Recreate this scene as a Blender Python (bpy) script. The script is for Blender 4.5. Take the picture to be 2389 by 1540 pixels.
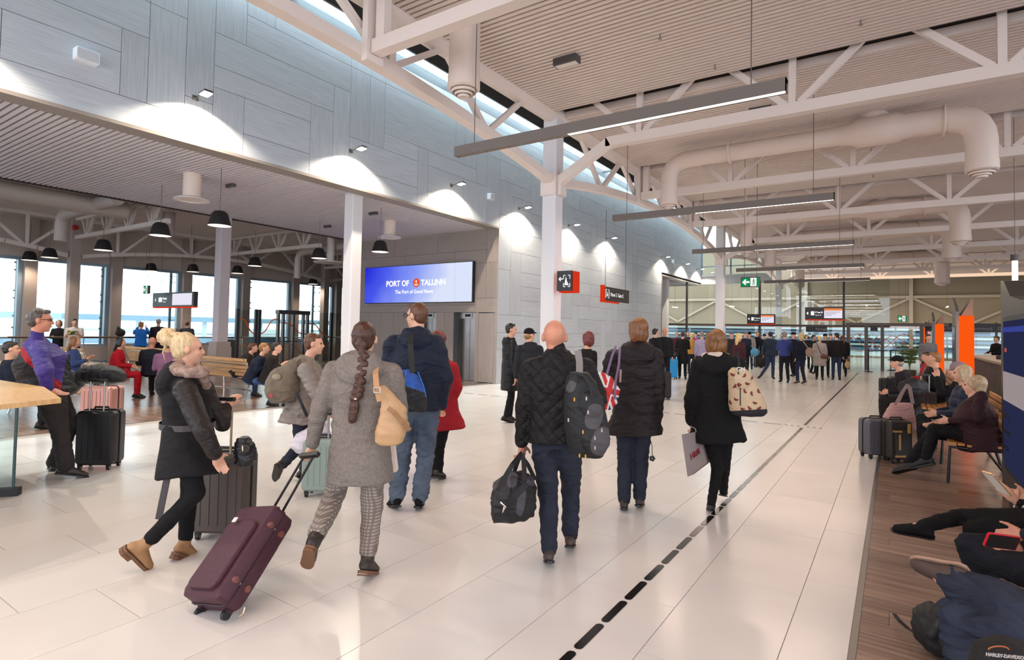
import bpy, bmesh, math, random
import numpy as np
from mathutils import Vector, Matrix, noise as mnoise

random.seed(7)
for o in list(bpy.data.objects): bpy.data.objects.remove(o)
SC = bpy.context.scene
COL = SC.collection
V = Vector
PI = math.pi

# ---------------------------------------------------------------- camera
YAW, PITCH, ROLL, FPX, CX, CY, EYE = 0.591675, 0.0313278, 0.0192171, 1330.34, 1194.5, 727.45, 1.65
_f = V((-math.sin(YAW)*math.cos(PITCH), math.cos(YAW)*math.cos(PITCH), math.sin(PITCH)))
_r0 = V((math.cos(YAW), math.sin(YAW), 0)); _u0 = _r0.cross(_f)
CR = math.cos(ROLL)*_r0 + math.sin(ROLL)*_u0
CU = -math.sin(ROLL)*_r0 + math.cos(ROLL)*_u0
CF = _f
CAMP = V((0, 0, EYE))
cd = bpy.data.cameras.new('camera'); cam = bpy.data.objects.new('camera', cd); COL.objects.link(cam)
rm = Matrix((CR, CU, -CF)).transposed().to_4x4()
cam.matrix_world = Matrix.Translation(CAMP) @ rm
cd.sensor_width = 36; cd.sensor_fit = 'HORIZONTAL'; cd.lens = FPX/2389*36
cd.shift_y = -(770-CY)/2389; cd.clip_start = 0.05; cd.clip_end = 2000
SC.camera = cam

# ---------------------------------------------------------------- world, lights, exposure
SC.view_settings.view_transform = 'Standard'; SC.view_settings.look = 'None'
SC.view_settings.exposure = -0.06; SC.view_settings.gamma = 1.0; SC.view_settings.use_curve_mapping = False
wd = bpy.data.worlds.new('world'); SC.world = wd; wd.use_nodes = True
bg = wd.node_tree.nodes['Background']
bg.inputs[0].default_value = (0.82, 0.89, 1.0, 1); bg.inputs[1].default_value = 4.0

def lamp(name, kind, loc, energy, color=(1, 1, 1), rot=None, **kw):
    d = bpy.data.lights.new(name, kind); d.energy = energy; d.color = color
    for k, v in kw.items(): setattr(d, k, v)
    o = bpy.data.objects.new(name, d); COL.objects.link(o); o.location = loc
    if rot: o.rotation_euler = rot
    return o
WARM = (1.0, 0.77, 0.62)
FIXY = [0.7, 6.03, 11.32, 17.12, 22.8, 28.4]
for y in FIXY:                       # the hall's suspended light bars, plus an unseen second row added for brightness
    lamp('bar_and_fill_lamp', 'AREA', (-2.94, y, 3.99), 84, WARM, None, shape='RECTANGLE', size=4.1, size_y=0.08)
    lamp('bar_and_fill_lamp', 'AREA', (4.6, y, 3.99), 84, WARM, None, shape='RECTANGLE', size=4.1, size_y=0.08)
lamp('bar_and_fill_lamp', 'AREA', (-2.94, -4.6, 3.99), 84, WARM, None, shape='RECTANGLE', size=4.1, size_y=0.08)
lamp('bar_and_fill_lamp', 'AREA', (4.6, -4.6, 3.99), 84, WARM, None, shape='RECTANGLE', size=4.1, size_y=0.08)  # added second row, continued behind the camera
for y in (40.0, 46.0):
    lamp('far_hall_fill', 'AREA', (0, y, 5.8), 420, (1.0, .80, .58), None, shape='RECTANGLE', size=22, size_y=0.25)  # fill lights without fixtures, added to brighten the far end wall
for y in (-1.75, 1.62, 4.97, 8.35, 11.8, 15.15, 18.5, 21.86, 28.6, 31.95, 34.9):   # wall spots
    lamp('wall_spot_lamp', 'SPOT', (-9.62, y, 5.50), 420, (1.0, 0.87, 0.70), (0, math.radians(6), 0),
         spot_size=math.radians(138), spot_blend=0.35, shadow_soft_size=0.03)
lamp('roof_slit_daylight', 'AREA', (-9.62, 16, 8.75), 3000, (0.76, 0.86, 1.0), (0, math.radians(8), 0), shape='RECTANGLE', size=0.5, size_y=38)
PEND = [(-11.14, 6.1), (-13.65, 6.14), (-17.93, 6.63), (-21.67, 6.59), (-24.92+1.6, 6.57), (-13.82, 10.51), (-17.66, 10.9), (-11.1, 10.32),
        (-22.02, 11.1), (-23.3, 10.2), (-20.9, 12.2), (-22.6, 16.9)]

# ---------------------------------------------------------------- picture point -> place helpers
def ray(x, y): return CR*((x-CX)/FPX) - CU*((y-CY)/FPX) + CF
def J(x, y, d): return CAMP + ray(x, y)*d                       # the point seen at x,y at depth d
def G(x, y, z=0.0): r = ray(x, y); return CAMP + r*((z-EYE)/r.z)
def onX(x, y, X): r = ray(x, y); return CAMP + r*(X/r.x)
def onY(x, y, Y): r = ray(x, y); return CAMP + r*(Y/r.y)

# ---------------------------------------------------------------- materials
MATS = {}
def lin(c):
    if isinstance(c, str):
        c = tuple(int(c[i:i+2], 16)/255 for i in (0, 2, 4))
        return tuple((x/12.92 if x <= 0.04045 else ((x+0.055)/1.055)**2.4) for x in c)
    return c
def mat(name, c, rough=0.6, metal=0.0, var=0.0, vscale=8.0, stretch=(1, 1, 1), bump=0.0, bscale=60.0, c2=None,
        emit=0.0, trans=0.0, spec=0.5, rnd=0.0, detail=4.0, coat=0.0, alpha=1.0, sheen=0.0, wrinkle=0.0, ior=1.45, quilt=None):
    if name in MATS: return MATS[name]
    m = bpy.data.materials.new(name); m.use_nodes = True; MATS[name] = m
    nt = m.node_tree; n = nt.nodes; L = nt.links; b = n['Principled BSDF']
    c = lin(c); b.inputs['Base Color'].default_value = (*c, 1)
    b.inputs['Roughness'].default_value = rough; b.inputs['Metallic'].default_value = metal
    b.inputs['Specular IOR Level'].default_value = spec; b.inputs['IOR'].default_value = ior
    if trans: b.inputs['Transmission Weight'].default_value = trans
    if coat: b.inputs['Coat Weight'].default_value = coat
    if sheen: b.inputs['Sheen Weight'].default_value = sheen
    if emit: b.inputs['Emission Color'].default_value = (*c, 1); b.inputs['Emission Strength'].default_value = emit
    if var or c2 is not None or bump or rnd or wrinkle or quilt:
        tc = n.new('ShaderNodeTexCoord'); mp = n.new('ShaderNodeMapping'); mp.inputs['Scale'].default_value = stretch
        L.new(tc.outputs['Object'], mp.inputs['Vector'])
    if var or c2 is not None or rnd:
        nz = n.new('ShaderNodeTexNoise'); nz.inputs['Scale'].default_value = vscale; nz.inputs['Detail'].default_value = detail
        L.new(mp.outputs['Vector'], nz.inputs['Vector'])
        rp = n.new('ShaderNodeValToRGB'); rp.color_ramp.elements[0].position = 0.3; rp.color_ramp.elements[1].position = 0.7
        if c2 is None: a0 = tuple(x*(1-var) for x in c); a1 = tuple(min(1, x*(1+var)) for x in c)
        else: a0 = c; a1 = lin(c2)
        rp.color_ramp.elements[0].color = (*a0, 1); rp.color_ramp.elements[1].color = (*a1, 1)
        L.new(nz.outputs['Fac'], rp.inputs['Fac']); out = rp.outputs['Color']
        if rnd:
            oi = n.new('ShaderNodeObjectInfo'); mr = n.new('ShaderNodeMapRange')
            mr.inputs['To Min'].default_value = 1-rnd; mr.inputs['To Max'].default_value = 1+rnd
            L.new(oi.outputs['Random'], mr.inputs['Value'])
            mx = n.new('ShaderNodeVectorMath'); mx.operation = 'SCALE'
            L.new(out, mx.inputs[0]); L.new(mr.outputs['Result'], mx.inputs['Scale']); out = mx.outputs['Vector']
            ad = n.new('ShaderNodeVectorMath'); ad.operation = 'ADD'
            sc_ = n.new('ShaderNodeVectorMath'); sc_.operation = 'SCALE'; sc_.inputs[0].default_value = (37, 19, 53)
            L.new(oi.outputs['Random'], sc_.inputs['Scale']); L.new(mp.outputs['Vector'], ad.inputs[0]); L.new(sc_.outputs['Vector'], ad.inputs[1])
            L.new(ad.outputs['Vector'], nz.inputs['Vector'])
        L.new(out, b.inputs['Base Color'])
    last = None
    if bump:
        n2 = n.new('ShaderNodeTexNoise'); n2.inputs['Scale'].default_value = bscale; n2.inputs['Detail'].default_value = 3
        L.new(mp.outputs['Vector'], n2.inputs['Vector'])
        bp = n.new('ShaderNodeBump'); bp.inputs['Strength'].default_value = bump; bp.inputs['Distance'].default_value = 0.004
        L.new(n2.outputs['Fac'], bp.inputs['Height']); last = bp
    if wrinkle:
        n3 = n.new('ShaderNodeTexNoise'); n3.inputs['Scale'].default_value = 7; n3.inputs['Detail'].default_value = 3
        n3.inputs['Distortion'].default_value = 1.2
        m3 = n.new('ShaderNodeMapping'); m3.inputs['Scale'].default_value = (1.0, 1.0, 1.9); L.new(tc.outputs['Object'], m3.inputs['Vector'])
        L.new(m3.outputs['Vector'], n3.inputs['Vector'])
        b3 = n.new('ShaderNodeBump'); b3.inputs['Strength'].default_value = wrinkle; b3.inputs['Distance'].default_value = 0.035
        L.new(n3.outputs['Fac'], b3.inputs['Height'])
        if last: L.new(last.outputs['Normal'], b3.inputs['Normal'])
        last = b3
    for ang in ((0.785, -0.785) if quilt and quilt[0] == 'diamond' else (0,) if quilt else ()):
        mq = n.new('ShaderNodeMapping'); mq.inputs['Rotation'].default_value = (0, ang, 0); L.new(tc.outputs['Object'], mq.inputs['Vector'])
        w = n.new('ShaderNodeTexWave'); w.wave_type = 'BANDS'; w.bands_direction = 'Z'; w.wave_profile = 'SIN'; w.inputs['Scale'].default_value = 0.157/quilt[1]; w.inputs['Distortion'].default_value = 0.6; L.new(mq.outputs['Vector'], w.inputs['Vector'])
        pq = n.new('ShaderNodeMath'); pq.operation = 'POWER'; pq.inputs[1].default_value = 0.35; L.new(w.outputs['Fac'], pq.inputs[0])
        bq = n.new('ShaderNodeBump'); bq.inputs['Strength'].default_value = quilt[2]; bq.inputs['Distance'].default_value = 0.012; L.new(pq.outputs[0], bq.inputs['Height'])
        if last: L.new(last.outputs['Normal'], bq.inputs['Normal'])
        last = bq
    if last: L.new(last.outputs['Normal'], b.inputs['Normal'])
    return m
def glass_mat(name, tint=(0.9, 0.97, 0.95), refl=0.12, rough=0.0):
    if name in MATS: return MATS[name]
    m = bpy.data.materials.new(name); m.use_nodes = True; MATS[name] = m
    nt = m.node_tree; n = nt.nodes; L = nt.links
    for x in list(n): n.remove(x)
    o = n.new('ShaderNodeOutputMaterial'); t = n.new('ShaderNodeBsdfTransparent'); t.inputs[0].default_value = (*tint, 1)
    g = n.new('ShaderNodeBsdfGlossy'); g.inputs['Roughness'].default_value = rough
    lw = n.new('ShaderNodeLayerWeight'); lw.inputs[0].default_value = 0.5; pw = n.new('ShaderNodeMath'); pw.operation = 'POWER'; pw.inputs[1].default_value = 4.0; L.new(lw.outputs['Facing'], pw.inputs[0])
    fr = n.new('ShaderNodeMath'); fr.operation = 'MULTIPLY_ADD'; fr.inputs[1].default_value = 0.9; fr.inputs[2].default_value = 0.05; L.new(pw.outputs[0], fr.inputs[0])
    mx = n.new('ShaderNodeMixShader'); L.new(fr.outputs[0], mx.inputs[0]); L.new(t.outputs[0], mx.inputs[1]); L.new(g.outputs[0], mx.inputs[2])
    L.new(mx.outputs[0], o.inputs[0]); return m
def emis(name, c, s):
    if name in MATS: return MATS[name]
    m = bpy.data.materials.new(name); m.use_nodes = True; MATS[name] = m
    nt = m.node_tree; n = nt.nodes; L = nt.links
    for x in list(n): n.remove(x)
    o = n.new('ShaderNodeOutputMaterial'); e = n.new('ShaderNodeEmission'); e.inputs[0].default_value = (*lin(c), 1); e.inputs[1].default_value = s
    L.new(e.outputs[0], o.inputs[0]); return m

# ---------------------------------------------------------------- objects
def tag(o, label=None, cat=None, group=None, kind=None):
    if label: o['label'] = label
    if cat: o['category'] = cat
    if group: o['group'] = group
    if kind: o['kind'] = kind
    return o
def thing(name, label, cat, loc=(0, 0, 0), rz=0.0, group=None):
    o = bpy.data.objects.new(name, None); COL.objects.link(o); o.location = loc; o.rotation_euler = (0, 0, rz)
    o.empty_display_size = 0.1
    return tag(o, label, cat, group)
def attach(o, parent):
    o.parent = parent
    if parent.parent is None:
        o.matrix_parent_inverse = Matrix.LocRotScale(parent.location, parent.rotation_euler, None).inverted()
def link_mesh(name, me, mats, parent=None, smooth=False, local=None):
    if not isinstance(mats, (list, tuple)): mats = [mats]
    for m in mats: me.materials.append(m)
    if smooth:
        me.polygons.foreach_set('use_smooth', [True]*len(me.polygons))
    o = bpy.data.objects.new(name, me); COL.objects.link(o)
    if parent is not None: attach(o, parent)
    return o
class MB:
    """collects boxes, bars, tubes in world space; build() makes ONE mesh object"""
    def __init__(s): s.v = []; s.f = []; s.m = []; s.mi = 0
    def add(s, vs, fs):
        k = len(s.v); s.v += [tuple(p) for p in vs]; s.f += [tuple(i+k for i in f) for f in fs]; s.m += [s.mi]*len(fs); return s
    def box(s, x0, x1, y0, y1, z0, z1):
        vs = [(x, y, z) for z in (z0, z1) for y in (y0, y1) for x in (x0, x1)]
        return s.add(vs, [(0, 2, 3, 1), (4, 5, 7, 6), (0, 1, 5, 4), (2, 6, 7, 3), (0, 4, 6, 2), (1, 3, 7, 5)])
    def obox(s, c, a, b, d):   # centre and three half vectors
        c, a, b, d = V(c), V(a), V(b), V(d)
        vs = [c + a*i + b*j + d*k for k in (-1, 1) for j in (-1, 1) for i in (-1, 1)]
        return s.add(vs, [(0, 2, 3, 1), (4, 5, 7, 6), (0, 1, 5, 4), (2, 6, 7, 3), (0, 4, 6, 2), (1, 3, 7, 5)])
    def bar(s, p, q, w, h, up=(0, 0, 1)):
        p, q = V(p), V(q); d = q-p; L = d.length; d.normalize(); up = V(up); side = d.cross(up)
        if side.length < 1e-4: side = d.cross(V((1, 0, 0)))
        side.normalize(); u = side.cross(d)
        return s.obox((p+q)/2, d*L/2, side*w/2, u*h/2)
    def rbox(s, c, a, b, d, r, n=3):   # box rounded in the a-b plane, extruded along d
        c, a, b, d = V(c), V(a), V(b), V(d); la, lb = a.length, b.length; an, bn = a/la, b/lb; ring = []
        for (sx, sy, a0) in ((1, 1, 0), (-1, 1, 90), (-1, -1, 180), (1, -1, 270)):
            for k in range(n+1):
                t = math.radians(a0+90*k/n)
                ring.append(an*(sx*(la-r)+r*math.cos(t)) + bn*(sy*(lb-r)+r*math.sin(t)))
        N = len(ring); e = min(r*0.5, d.length*0.3); dn = d.normalized(); vs = []
        sh = 1-e/max(la, lb)
        for off, k in ((-d, sh), (-d+dn*e, 1), (d-dn*e, 1), (d, sh)):
            vs += [c+off+p*k for p in ring]
        fs = [tuple(reversed(range(N))), tuple(range(3*N, 4*N))]
        for j in range(3):
            for i in range(N): i2 = (i+1) % N; fs.append((j*N+i, j*N+i2, (j+1)*N+i2, (j+1)*N+i))
        return s.add(vs, fs)
    def tube(s, pts, r, n=10, cap=True, closed=False):
        pts = [V(p) for p in pts]; rs = r if isinstance(r, (list, tuple)) else [r]*len(pts)
        vs = []; prev = None; N = len(pts)
        for i, p in enumerate(pts):
            d = (pts[(i+1) % N]-pts[i-1]) if closed else (pts[min(i+1, N-1)]-pts[max(i-1, 0)])
            d.normalize()
            if prev is None: a = d.orthogonal().normalized()
            else:
                a = prev - d*prev.dot(d)
                a = a.normalized() if a.length > 1e-6 else d.orthogonal().normalized()
            prev = a; b = d.cross(a)
            vs += [p + (a*math.cos(2*PI*k/n)+b*math.sin(2*PI*k/n))*rs[i] for k in range(n)]
        fs = []
        for i in range(N if closed else N-1):
            i2 = (i+1) % N
            for k in range(n): k2 = (k+1) % n; fs.append((i*n+k, i*n+k2, i2*n+k2, i2*n+k))
        if cap and not closed: fs += [tuple(reversed(range(n))), tuple((N-1)*n+k for k in range(n))]
        return s.add(vs, fs)
    def lathe(s, prof, c, axis=(0, 0, 1), n=20, caps=True):
        axis = V(axis).normalized(); a = axis.orthogonal().normalized(); b = axis.cross(a); c = V(c); vs = []
        for r, h in prof: vs += [c + axis*h + (a*math.cos(2*PI*k/n)+b*math.sin(2*PI*k/n))*r for k in range(n)]
        fs = []; M = len(prof)
        for i in range(M-1):
            for k in range(n): k2 = (k+1) % n; fs.append((i*n+k, i*n+k2, (i+1)*n+k2, (i+1)*n+k))
        if caps: fs += [tuple(reversed(range(n))), tuple((M-1)*n+k for k in range(n))]
        return s.add(vs, fs)
    def prism(s, poly, d):    # closed polygon (list of points) pushed along d
        poly = [V(p) for p in poly]; d = V(d); N = len(poly)
        fs = [tuple(reversed(range(N))), tuple(range(N, 2*N))] + [(i, (i+1) % N, N+(i+1) % N, N+i) for i in range(N)]
        return s.add(poly + [p+d for p in poly], fs)
    def build(s, name, mats, parent=None, smooth=False):
        me = bpy.data.meshes.new(name); me.from_pydata(s.v, [], s.f)
        o = link_mesh(name, me, mats, parent, smooth)
        me.polygons.foreach_set('material_index', s.m)
        if smooth == 'auto' or smooth:
            try: me.set_sharp_from_angle(angle=math.radians(38))
            except Exception: pass
        bm = bmesh.new(); bm.from_mesh(me); bmesh.ops.recalc_face_normals(bm, faces=bm.faces); bm.to_mesh(me); bm.free()
        return o
def struct(o, label=None):
    o['kind'] = 'structure'
    if label: o['label'] = label
    return o
def dup(root, loc, rz=0.0, label=None, group=None):
    r = root.copy(); COL.objects.link(r); r.location = loc; r.rotation_euler = (0, 0, rz)
    if label: r['label'] = label
    if group: r['group'] = group
    for ch in list(root.children):
        c = ch.copy(); COL.objects.link(c); mi = ch.matrix_parent_inverse.copy(); c.parent = r; c.matrix_parent_inverse = mi
        for g in ch.children:
            d = g.copy(); COL.objects.link(d); mi = g.matrix_parent_inverse.copy(); d.parent = c; d.matrix_parent_inverse = mi
    return r
WORK = bpy.data.scenes.new('work')        # small scratch scene in which modifiers and fonts are turned into meshes
def to_mesh(o):
    WORK.collection.objects.link(o)
    with bpy.context.temp_override(scene=WORK, view_layer=WORK.view_layers[0]):
        dg = bpy.context.evaluated_depsgraph_get(); dg.update(); me = bpy.data.meshes.new_from_object(o.evaluated_get(dg))
    bpy.data.objects.remove(o); return me
def text_obj(name, s, origin, xdir, ydir, height, m, parent=None, align='LEFT', bold=0.0, extrude=0.001):
    cu = bpy.data.curves.new(name, 'FONT'); cu.body = s; cu.size = height/0.72; cu.align_x = align; cu.extrude = extrude; cu.offset = bold; cu.resolution_u = 3
    me = to_mesh(bpy.data.objects.new('tmp', cu))
    x = V(xdir).normalized(); y = V(ydir).normalized(); z = x.cross(y)
    me.transform(Matrix.Translation(origin) @ Matrix((x, y, z)).transposed().to_4x4())
    me.materials.clear()
    return link_mesh(name, me, m, parent)

# ================================================================ SETTING
white = mat('white_paint', 'd9cfc9', 0.45)
white2 = mat('white_steel', 'dccdc4', 0.42)
greyp = mat('grey_paint', '8f857d', 0.5)
dark = mat('dark_metal', '2c2a2b', 0.4)
blackp = mat('black_plastic', '121214', 0.45)
chrome = mat('chrome', 'c9c9cb', 0.18, 1.0)
alu = mat('aluminium', '9b9794', 0.32, 0.9)
slatm = mat('slat_paint', 'dccbc1', 0.5)
slatd = mat('slat_shadow_board', '2b2523', 0.9)
tilem = mat('floor_tile', 'd6d1cc', 0.2, var=0.035, vscale=1.6, rnd=0.025, spec=0.5)
grout = mat('grout', 'a59d96', 0.8)
plankm = mat('plank_wood', '6e574a', 0.24, c2='957c6c', vscale=5, stretch=(0.35, 7, 1), rnd=0.16, detail=8, bump=0.15, bscale=20)
panH = mat('wall_board_lengthwise', 'abafb5', 0.55, c2='bdc0c5', vscale=5, stretch=(1, 0.35, 9), rnd=0.05, detail=8)
panV = mat('wall_board_upright', 'aaaeb4', 0.55, c2='bcbfc4', vscale=5, stretch=(1, 9, 0.35), rnd=0.05, detail=8)
panB = mat('lift_wall_board', '8d817a', 0.55, c2='9c9089', vscale=5, stretch=(0.35, 1, 9), rnd=0.05, detail=8)
panBV = mat('lift_wall_board_upright', '8d817a', 0.55, c2='9c9089', vscale=5, stretch=(9, 1, 0.35), rnd=0.05, detail=8)
joint = mat('board_joint', '55575b', 0.8)
beige = mat('beige_wall', 'b3a594', 0.7)
brown = mat('brown_soffit', '4c423e', 0.8)
pglass = glass_mat('window_glass')

rng = random.Random(3)
# ---------------------------------------------------------------- floors
fl = MB().box(-10.35, -0.19, -9, 60, -0.12, -0.004).build('floor', grout); struct(fl, 'pale polished stone tile floor of the hall')
fl2 = MB().box(-40, -10.37, -12, 60, -0.12, -0.006).build('floor', mat('wood_floor_base', '3f352f', 0.7)); struct(fl2, 'grey brown wood plank floor of the side hall')
fl3 = MB().box(-0.17, 14, -9, 60, -0.12, -0.006).build('floor', mat('wood_floor_base', '3f352f', 0.7)); struct(fl3, 'brown wood plank floor of the waiting strip')
trim = MB().box(-0.20, -0.17, -9, 33.2, -0.02, 0.003).box(-10.37, -10.345, -9, 14.09, -0.02, 0.003).build('trim_1', alu); struct(trim, 'thin metal edging between tile and wood floors')
tiles = []
for i in range(17):
    x1 = -0.5-0.6*(i-1); x0 = x1-0.6
    if i == 0: x1, x0 = -0.205, -0.5
    x0 = max(x0, -10.34)
    off = [0.2, 0.95, 0.45, 1.2, 0.7][i % 5] + (0.13 if i % 2 else 0)
    k = 0; y = off-9
    while y < 33.2: tiles.append((x0, x1, y, min(y+1.2, 33.2))); y += 1.2
def inview(x, y, z=0.0, m=60):
    d = V((x, y, z))-CAMP; zc = d.dot(CF)
    if zc < 0.3: return None
    px = CX+FPX*d.dot(CR)/zc; py = CY-FPX*d.dot(CU)/zc
    return (zc if -m < px < 2389+m and -m < py < 1540+m else None)
def pick(items, cen, lim=295):
    a = []
    for t in items:
        z = inview(*cen(t))
        a.append((z if z else 1e3+abs(cen(t)[1]), t))
    a.sort(key=lambda q: q[0]); near = [t for z, t in a[:lim] if z < 900]; far = [t for z, t in a if t not in set(near)]
    return near, far
near, far = pick(tiles, lambda t: ((t[0]+t[1])/2, (t[2]+t[3])/2))
g = 0.0022
tm = {}
def slab(name, x0, x1, y0, y1, z0, z1, m, parent, cache):
    """one piece; alike sizes share a mesh"""
    key = (round(x1-x0, 3), round(y1-y0, 3), round(z1-z0, 3), m.name)
    c = V(((x0+x1)/2, (y0+y1)/2, (z0+z1)/2))
    if key not in cache:
        a, b, d = (x1-x0)/2, (y1-y0)/2, (z1-z0)/2
        me = bpy.data.meshes.new(name); q = MB().box(-a, a, -b, b, -d, d); me.from_pydata(q.v, [], q.f); me.materials.append(m)
        bm = bmesh.new(); bm.from_mesh(me); bmesh.ops.recalc_face_normals(bm, faces=bm.faces); bm.to_mesh(me); bm.free(); cache[key] = me
    o = bpy.data.objects.new(name, cache[key]); COL.objects.link(o); o.parent = parent; o.location = c; return o
for x0, x1, y0, y1 in near: slab('floor_tile', x0+g, x1-g, y0+g, y1-g, -0.02, 0, tilem, fl, tm)
q = MB()
for x0, x1, y0, y1 in far: q.box(x0+g, x1-g, y0+g, y1-g, -0.02, 0)
q.build('floor_tiles', tilem, fl)['kind'] = 'stuff'
def planks(x0, x1, y0, y1, root, w=0.19, ln=1.25):
    out = []; y = y0; i = 0
    while y < y1:
        x = x0-((i*0.47) % ln)
        while x < x1:
            a, b = max(x, x0), min(x+ln, x1)
            if b-a > 0.05: out.append((a, b, y, min(y+w, y1)))
            x += ln
        y += w; i += 1
    nr, fr = pick(out, lambda t: ((t[0]+t[1])/2, (t[2]+t[3])/2))
    for a, b, c, d in nr: slab('floor_plank', a+0.001, b-0.001, c+0.0012, d-0.0012, -0.02, 0, plankm, root, tm)
    q = MB()
    for a, b, c, d in fr: q.box(a+0.001, b-0.001, c+0.0012, d-0.0012, -0.02, 0)
    q.build('floor_planks', plankm, root)['kind'] = 'stuff'
planks(-0.17, 5.5, 1.5, 20, fl3)
planks(-24, -10.37, 1.5, 22, fl2)
MB().box(-0.17, 7, 20, 33.2, -0.02, 0).build('floor_planks', plankm, fl3)['kind'] = 'stuff'
q = MB()
for i in range(-28, 12):
    for j in range(16): q.box(i*1.2+0.003, i*1.2+1.197, 33.2+j*1.2, 33.2+j*1.2+1.196, -0.02, 0)
q.build('floor_tiles', tilem, fl)['kind'] = 'stuff'

# guide strip: metal plates let into the floor
gs = thing('guide_strip', 'long row of dark metal guide plates running down the tile floor', 'floor strip', (-1.375, 2.2, 0))
plate = mat('guide_plate', '4a4644', 0.18, 0.85); pr = mat('guide_plate_rim', 'a8a4a0', 0.3, 0.8)
def gplate(y0, y1, x=-1.375, w=0.024):
    pts = []
    for s, yy in ((1, y1), (-1, y0)):
        for k in range(5):
            t = PI*k/4 if s == 1 else PI+PI*k/4
            pts.append((x+w*math.cos(t), yy-s*w+w*math.sin(t), 0.0005))
    m = MB().prism(pts, (0, 0, 0.003)); return m
y = 1.7; n = 0
pos = []
while y < 30: pos.append(y); y += 0.335
for yy in pos[:]:
    if 11.3 < yy < 11.75: continue
    o = gplate(yy, yy+0.305).build('guide_plate', plate, gs)
gs2 = thing('guide_strip', 'cross row of thin metal guide plates across the pale floor', 'floor strip', (-4, 11.55, 0))
x = -9.6
while x < -1.7:
    MB().box(x, x+0.3, 11.535, 11.56, 0.0005, 0.0035).build('guide_plate', plate, gs2); x += 0.42
for xx in (-1.66, -1.56, -1.46, -1.30, -1.20, -1.10):
    MB().lathe([(0.022, 0), (0.022, 0.004)], (xx, 11.55, 0), n=8).build('guide_stud', plate, gs2)

# ---------------------------------------------------------------- left wall of boards
ZL = [4.77, 5.18, 5.52, 5.85, 6.24, 6.83, 7.42, 7.75, 8.02]
ZLOW = [0.0, 0.55, 1.05, 1.55, 2.1, 2.6, 3.05, 3.5, 4.1, 4.77]
U = [-3, -2.4, -1.8, -1.2, -0.6, 0, 0.5, 1.0, 1.5, 2.0, 2.4, 2.95, 3.4, 3.83, 4.22, 4.8, 5.28, 5.86, 6.44, 6.9, 7.3, 7.87, 8.31, 8.87, 9.33, 9.93, 10.49, 10.87, 11.4, 11.94, 12.33, 12.9, 13.41, 14.09,
     14.75, 15.35, 15.9, 16.47, 17.0, 17.6, 18.28, 18.9, 19.4, 19.9, 20.4, 20.9, 21.4, 21.9, 22.5, 23.1, 23.7, 24.2, 24.75, 25.3, 25.9, 26.5, 27.1, 27.7, 28.65,
     29.3, 29.9, 30.5, 31.1, 31.7, 32.3, 32.9, 33.5, 34.1, 34.7, 35.3, 36.0]
known = [(-3, 2.4, 5.18, 5.85, 'H'), (2.4, 3.83, 5.18, 5.85, 'H'), (0, 3.83, 5.85, 6.24, 'H'), (3.83, 4.22, 5.18, 6.24, 'V'), (4.22, 4.8, 5.18, 6.83, 'V'),
         (0, 4.8, 4.77, 5.18, 'H'), (0, 4.22, 6.24, 6.83, 'H'), (4.8, 5.28, 5.52, 7.42, 'V'), (4.8, 5.28, 4.77, 5.52, 'V'), (5.28, 5.86, 4.77, 5.85, 'V'), (5.28, 7.3, 5.85, 6.24, 'H'), (5.28, 7.87, 6.24, 6.83, 'H'),
         (5.28, 5.86, 6.83, 7.75, 'V'), (5.86, 8.31, 6.83, 7.42, 'H'), (5.86, 7.3, 5.18, 5.85, 'H'), (5.86, 7.3, 4.77, 5.18, 'H'), (7.3, 7.87, 4.77, 6.24, 'V'), (5.86, 6.44, 7.42, 8.02, 'V'), (6.44, 8.31, 7.42, 8.02, 'H'),
         (8.31, 8.87, 5.85, 7.42, 'V'), (7.87, 8.31, 4.77, 6.83, 'V'), (8.87, 9.33, 5.85, 7.42, 'V'), (9.33, 11.94, 6.24, 7.42, 'H'), (9.33, 10.49, 5.85, 6.24, 'H'), (8.31, 10.49, 5.18, 5.85, 'H'), (8.31, 10.49, 4.77, 5.18, 'H'),
         (10.49, 10.87, 4.77, 6.24, 'V'), (10.87, 12.9, 5.85, 6.24, 'H'), (10.87, 12.33, 5.18, 5.85, 'H'), (11.94, 12.33, 6.24, 7.42, 'V'), (12.33, 12.9, 6.24, 6.83, 'V'), (12.9, 13.41, 5.85, 7.42, 'V'),
         (12.33, 13.41, 4.77, 5.85, 'V'), (13.41, 14.09, 4.77, 6.83, 'V'), (14.09, 14.75, 3.5, 4.77, 'V')]
def tile_wall(Us, Zs, known, seed):
    r = random.Random(seed); nu, nz = len(Us)-1, len(Zs)-1; used = [[False]*nz for _ in range(nu)]; out = []
    def ix(L, v): return min(range(len(L)), key=lambda i: abs(L[i]-v))
    for a, b, c, d, k in known:
        if c < Zs[0]-0.3 or d > Zs[-1]+0.3: continue
        i0, i1, j0, j1 = ix(Us, a), ix(Us, b), ix(Zs, c), ix(Zs, d)
        if any(used[i][j] for i in range(i0, i1) for j in range(j0, j1)): continue
        for i in range(i0, i1):
            for j in range(j0, j1): used[i][j] = True
        out.append((Us[i0], Us[i1], Zs[j0], Zs[j1], k))
    for j in range(nz-1, -1, -1):
        for i in range(nu):
            if used[i][j]: continue
            if r.random() < 0.55:
                w = r.choice((3, 4, 5)); i1 = i
                while i1 < nu and i1 < i+w and not used[i1][j]: i1 += 1
                j0, k = j, 'H' if i1-i > 1 else 'V'
            else:
                h = r.choice((2, 3, 4)); j0 = j
                while j0 > 0 and j0 > j-h+1 and not used[i][j0-1]: j0 -= 1
                i1, k = i+1, 'V'
            for a in range(i, i1):
                for b in range(j0, j+1): used[a][b] = True
            out.append((Us[i], Us[i1], Zs[j0], Zs[j+1], k))
    return out
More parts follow.
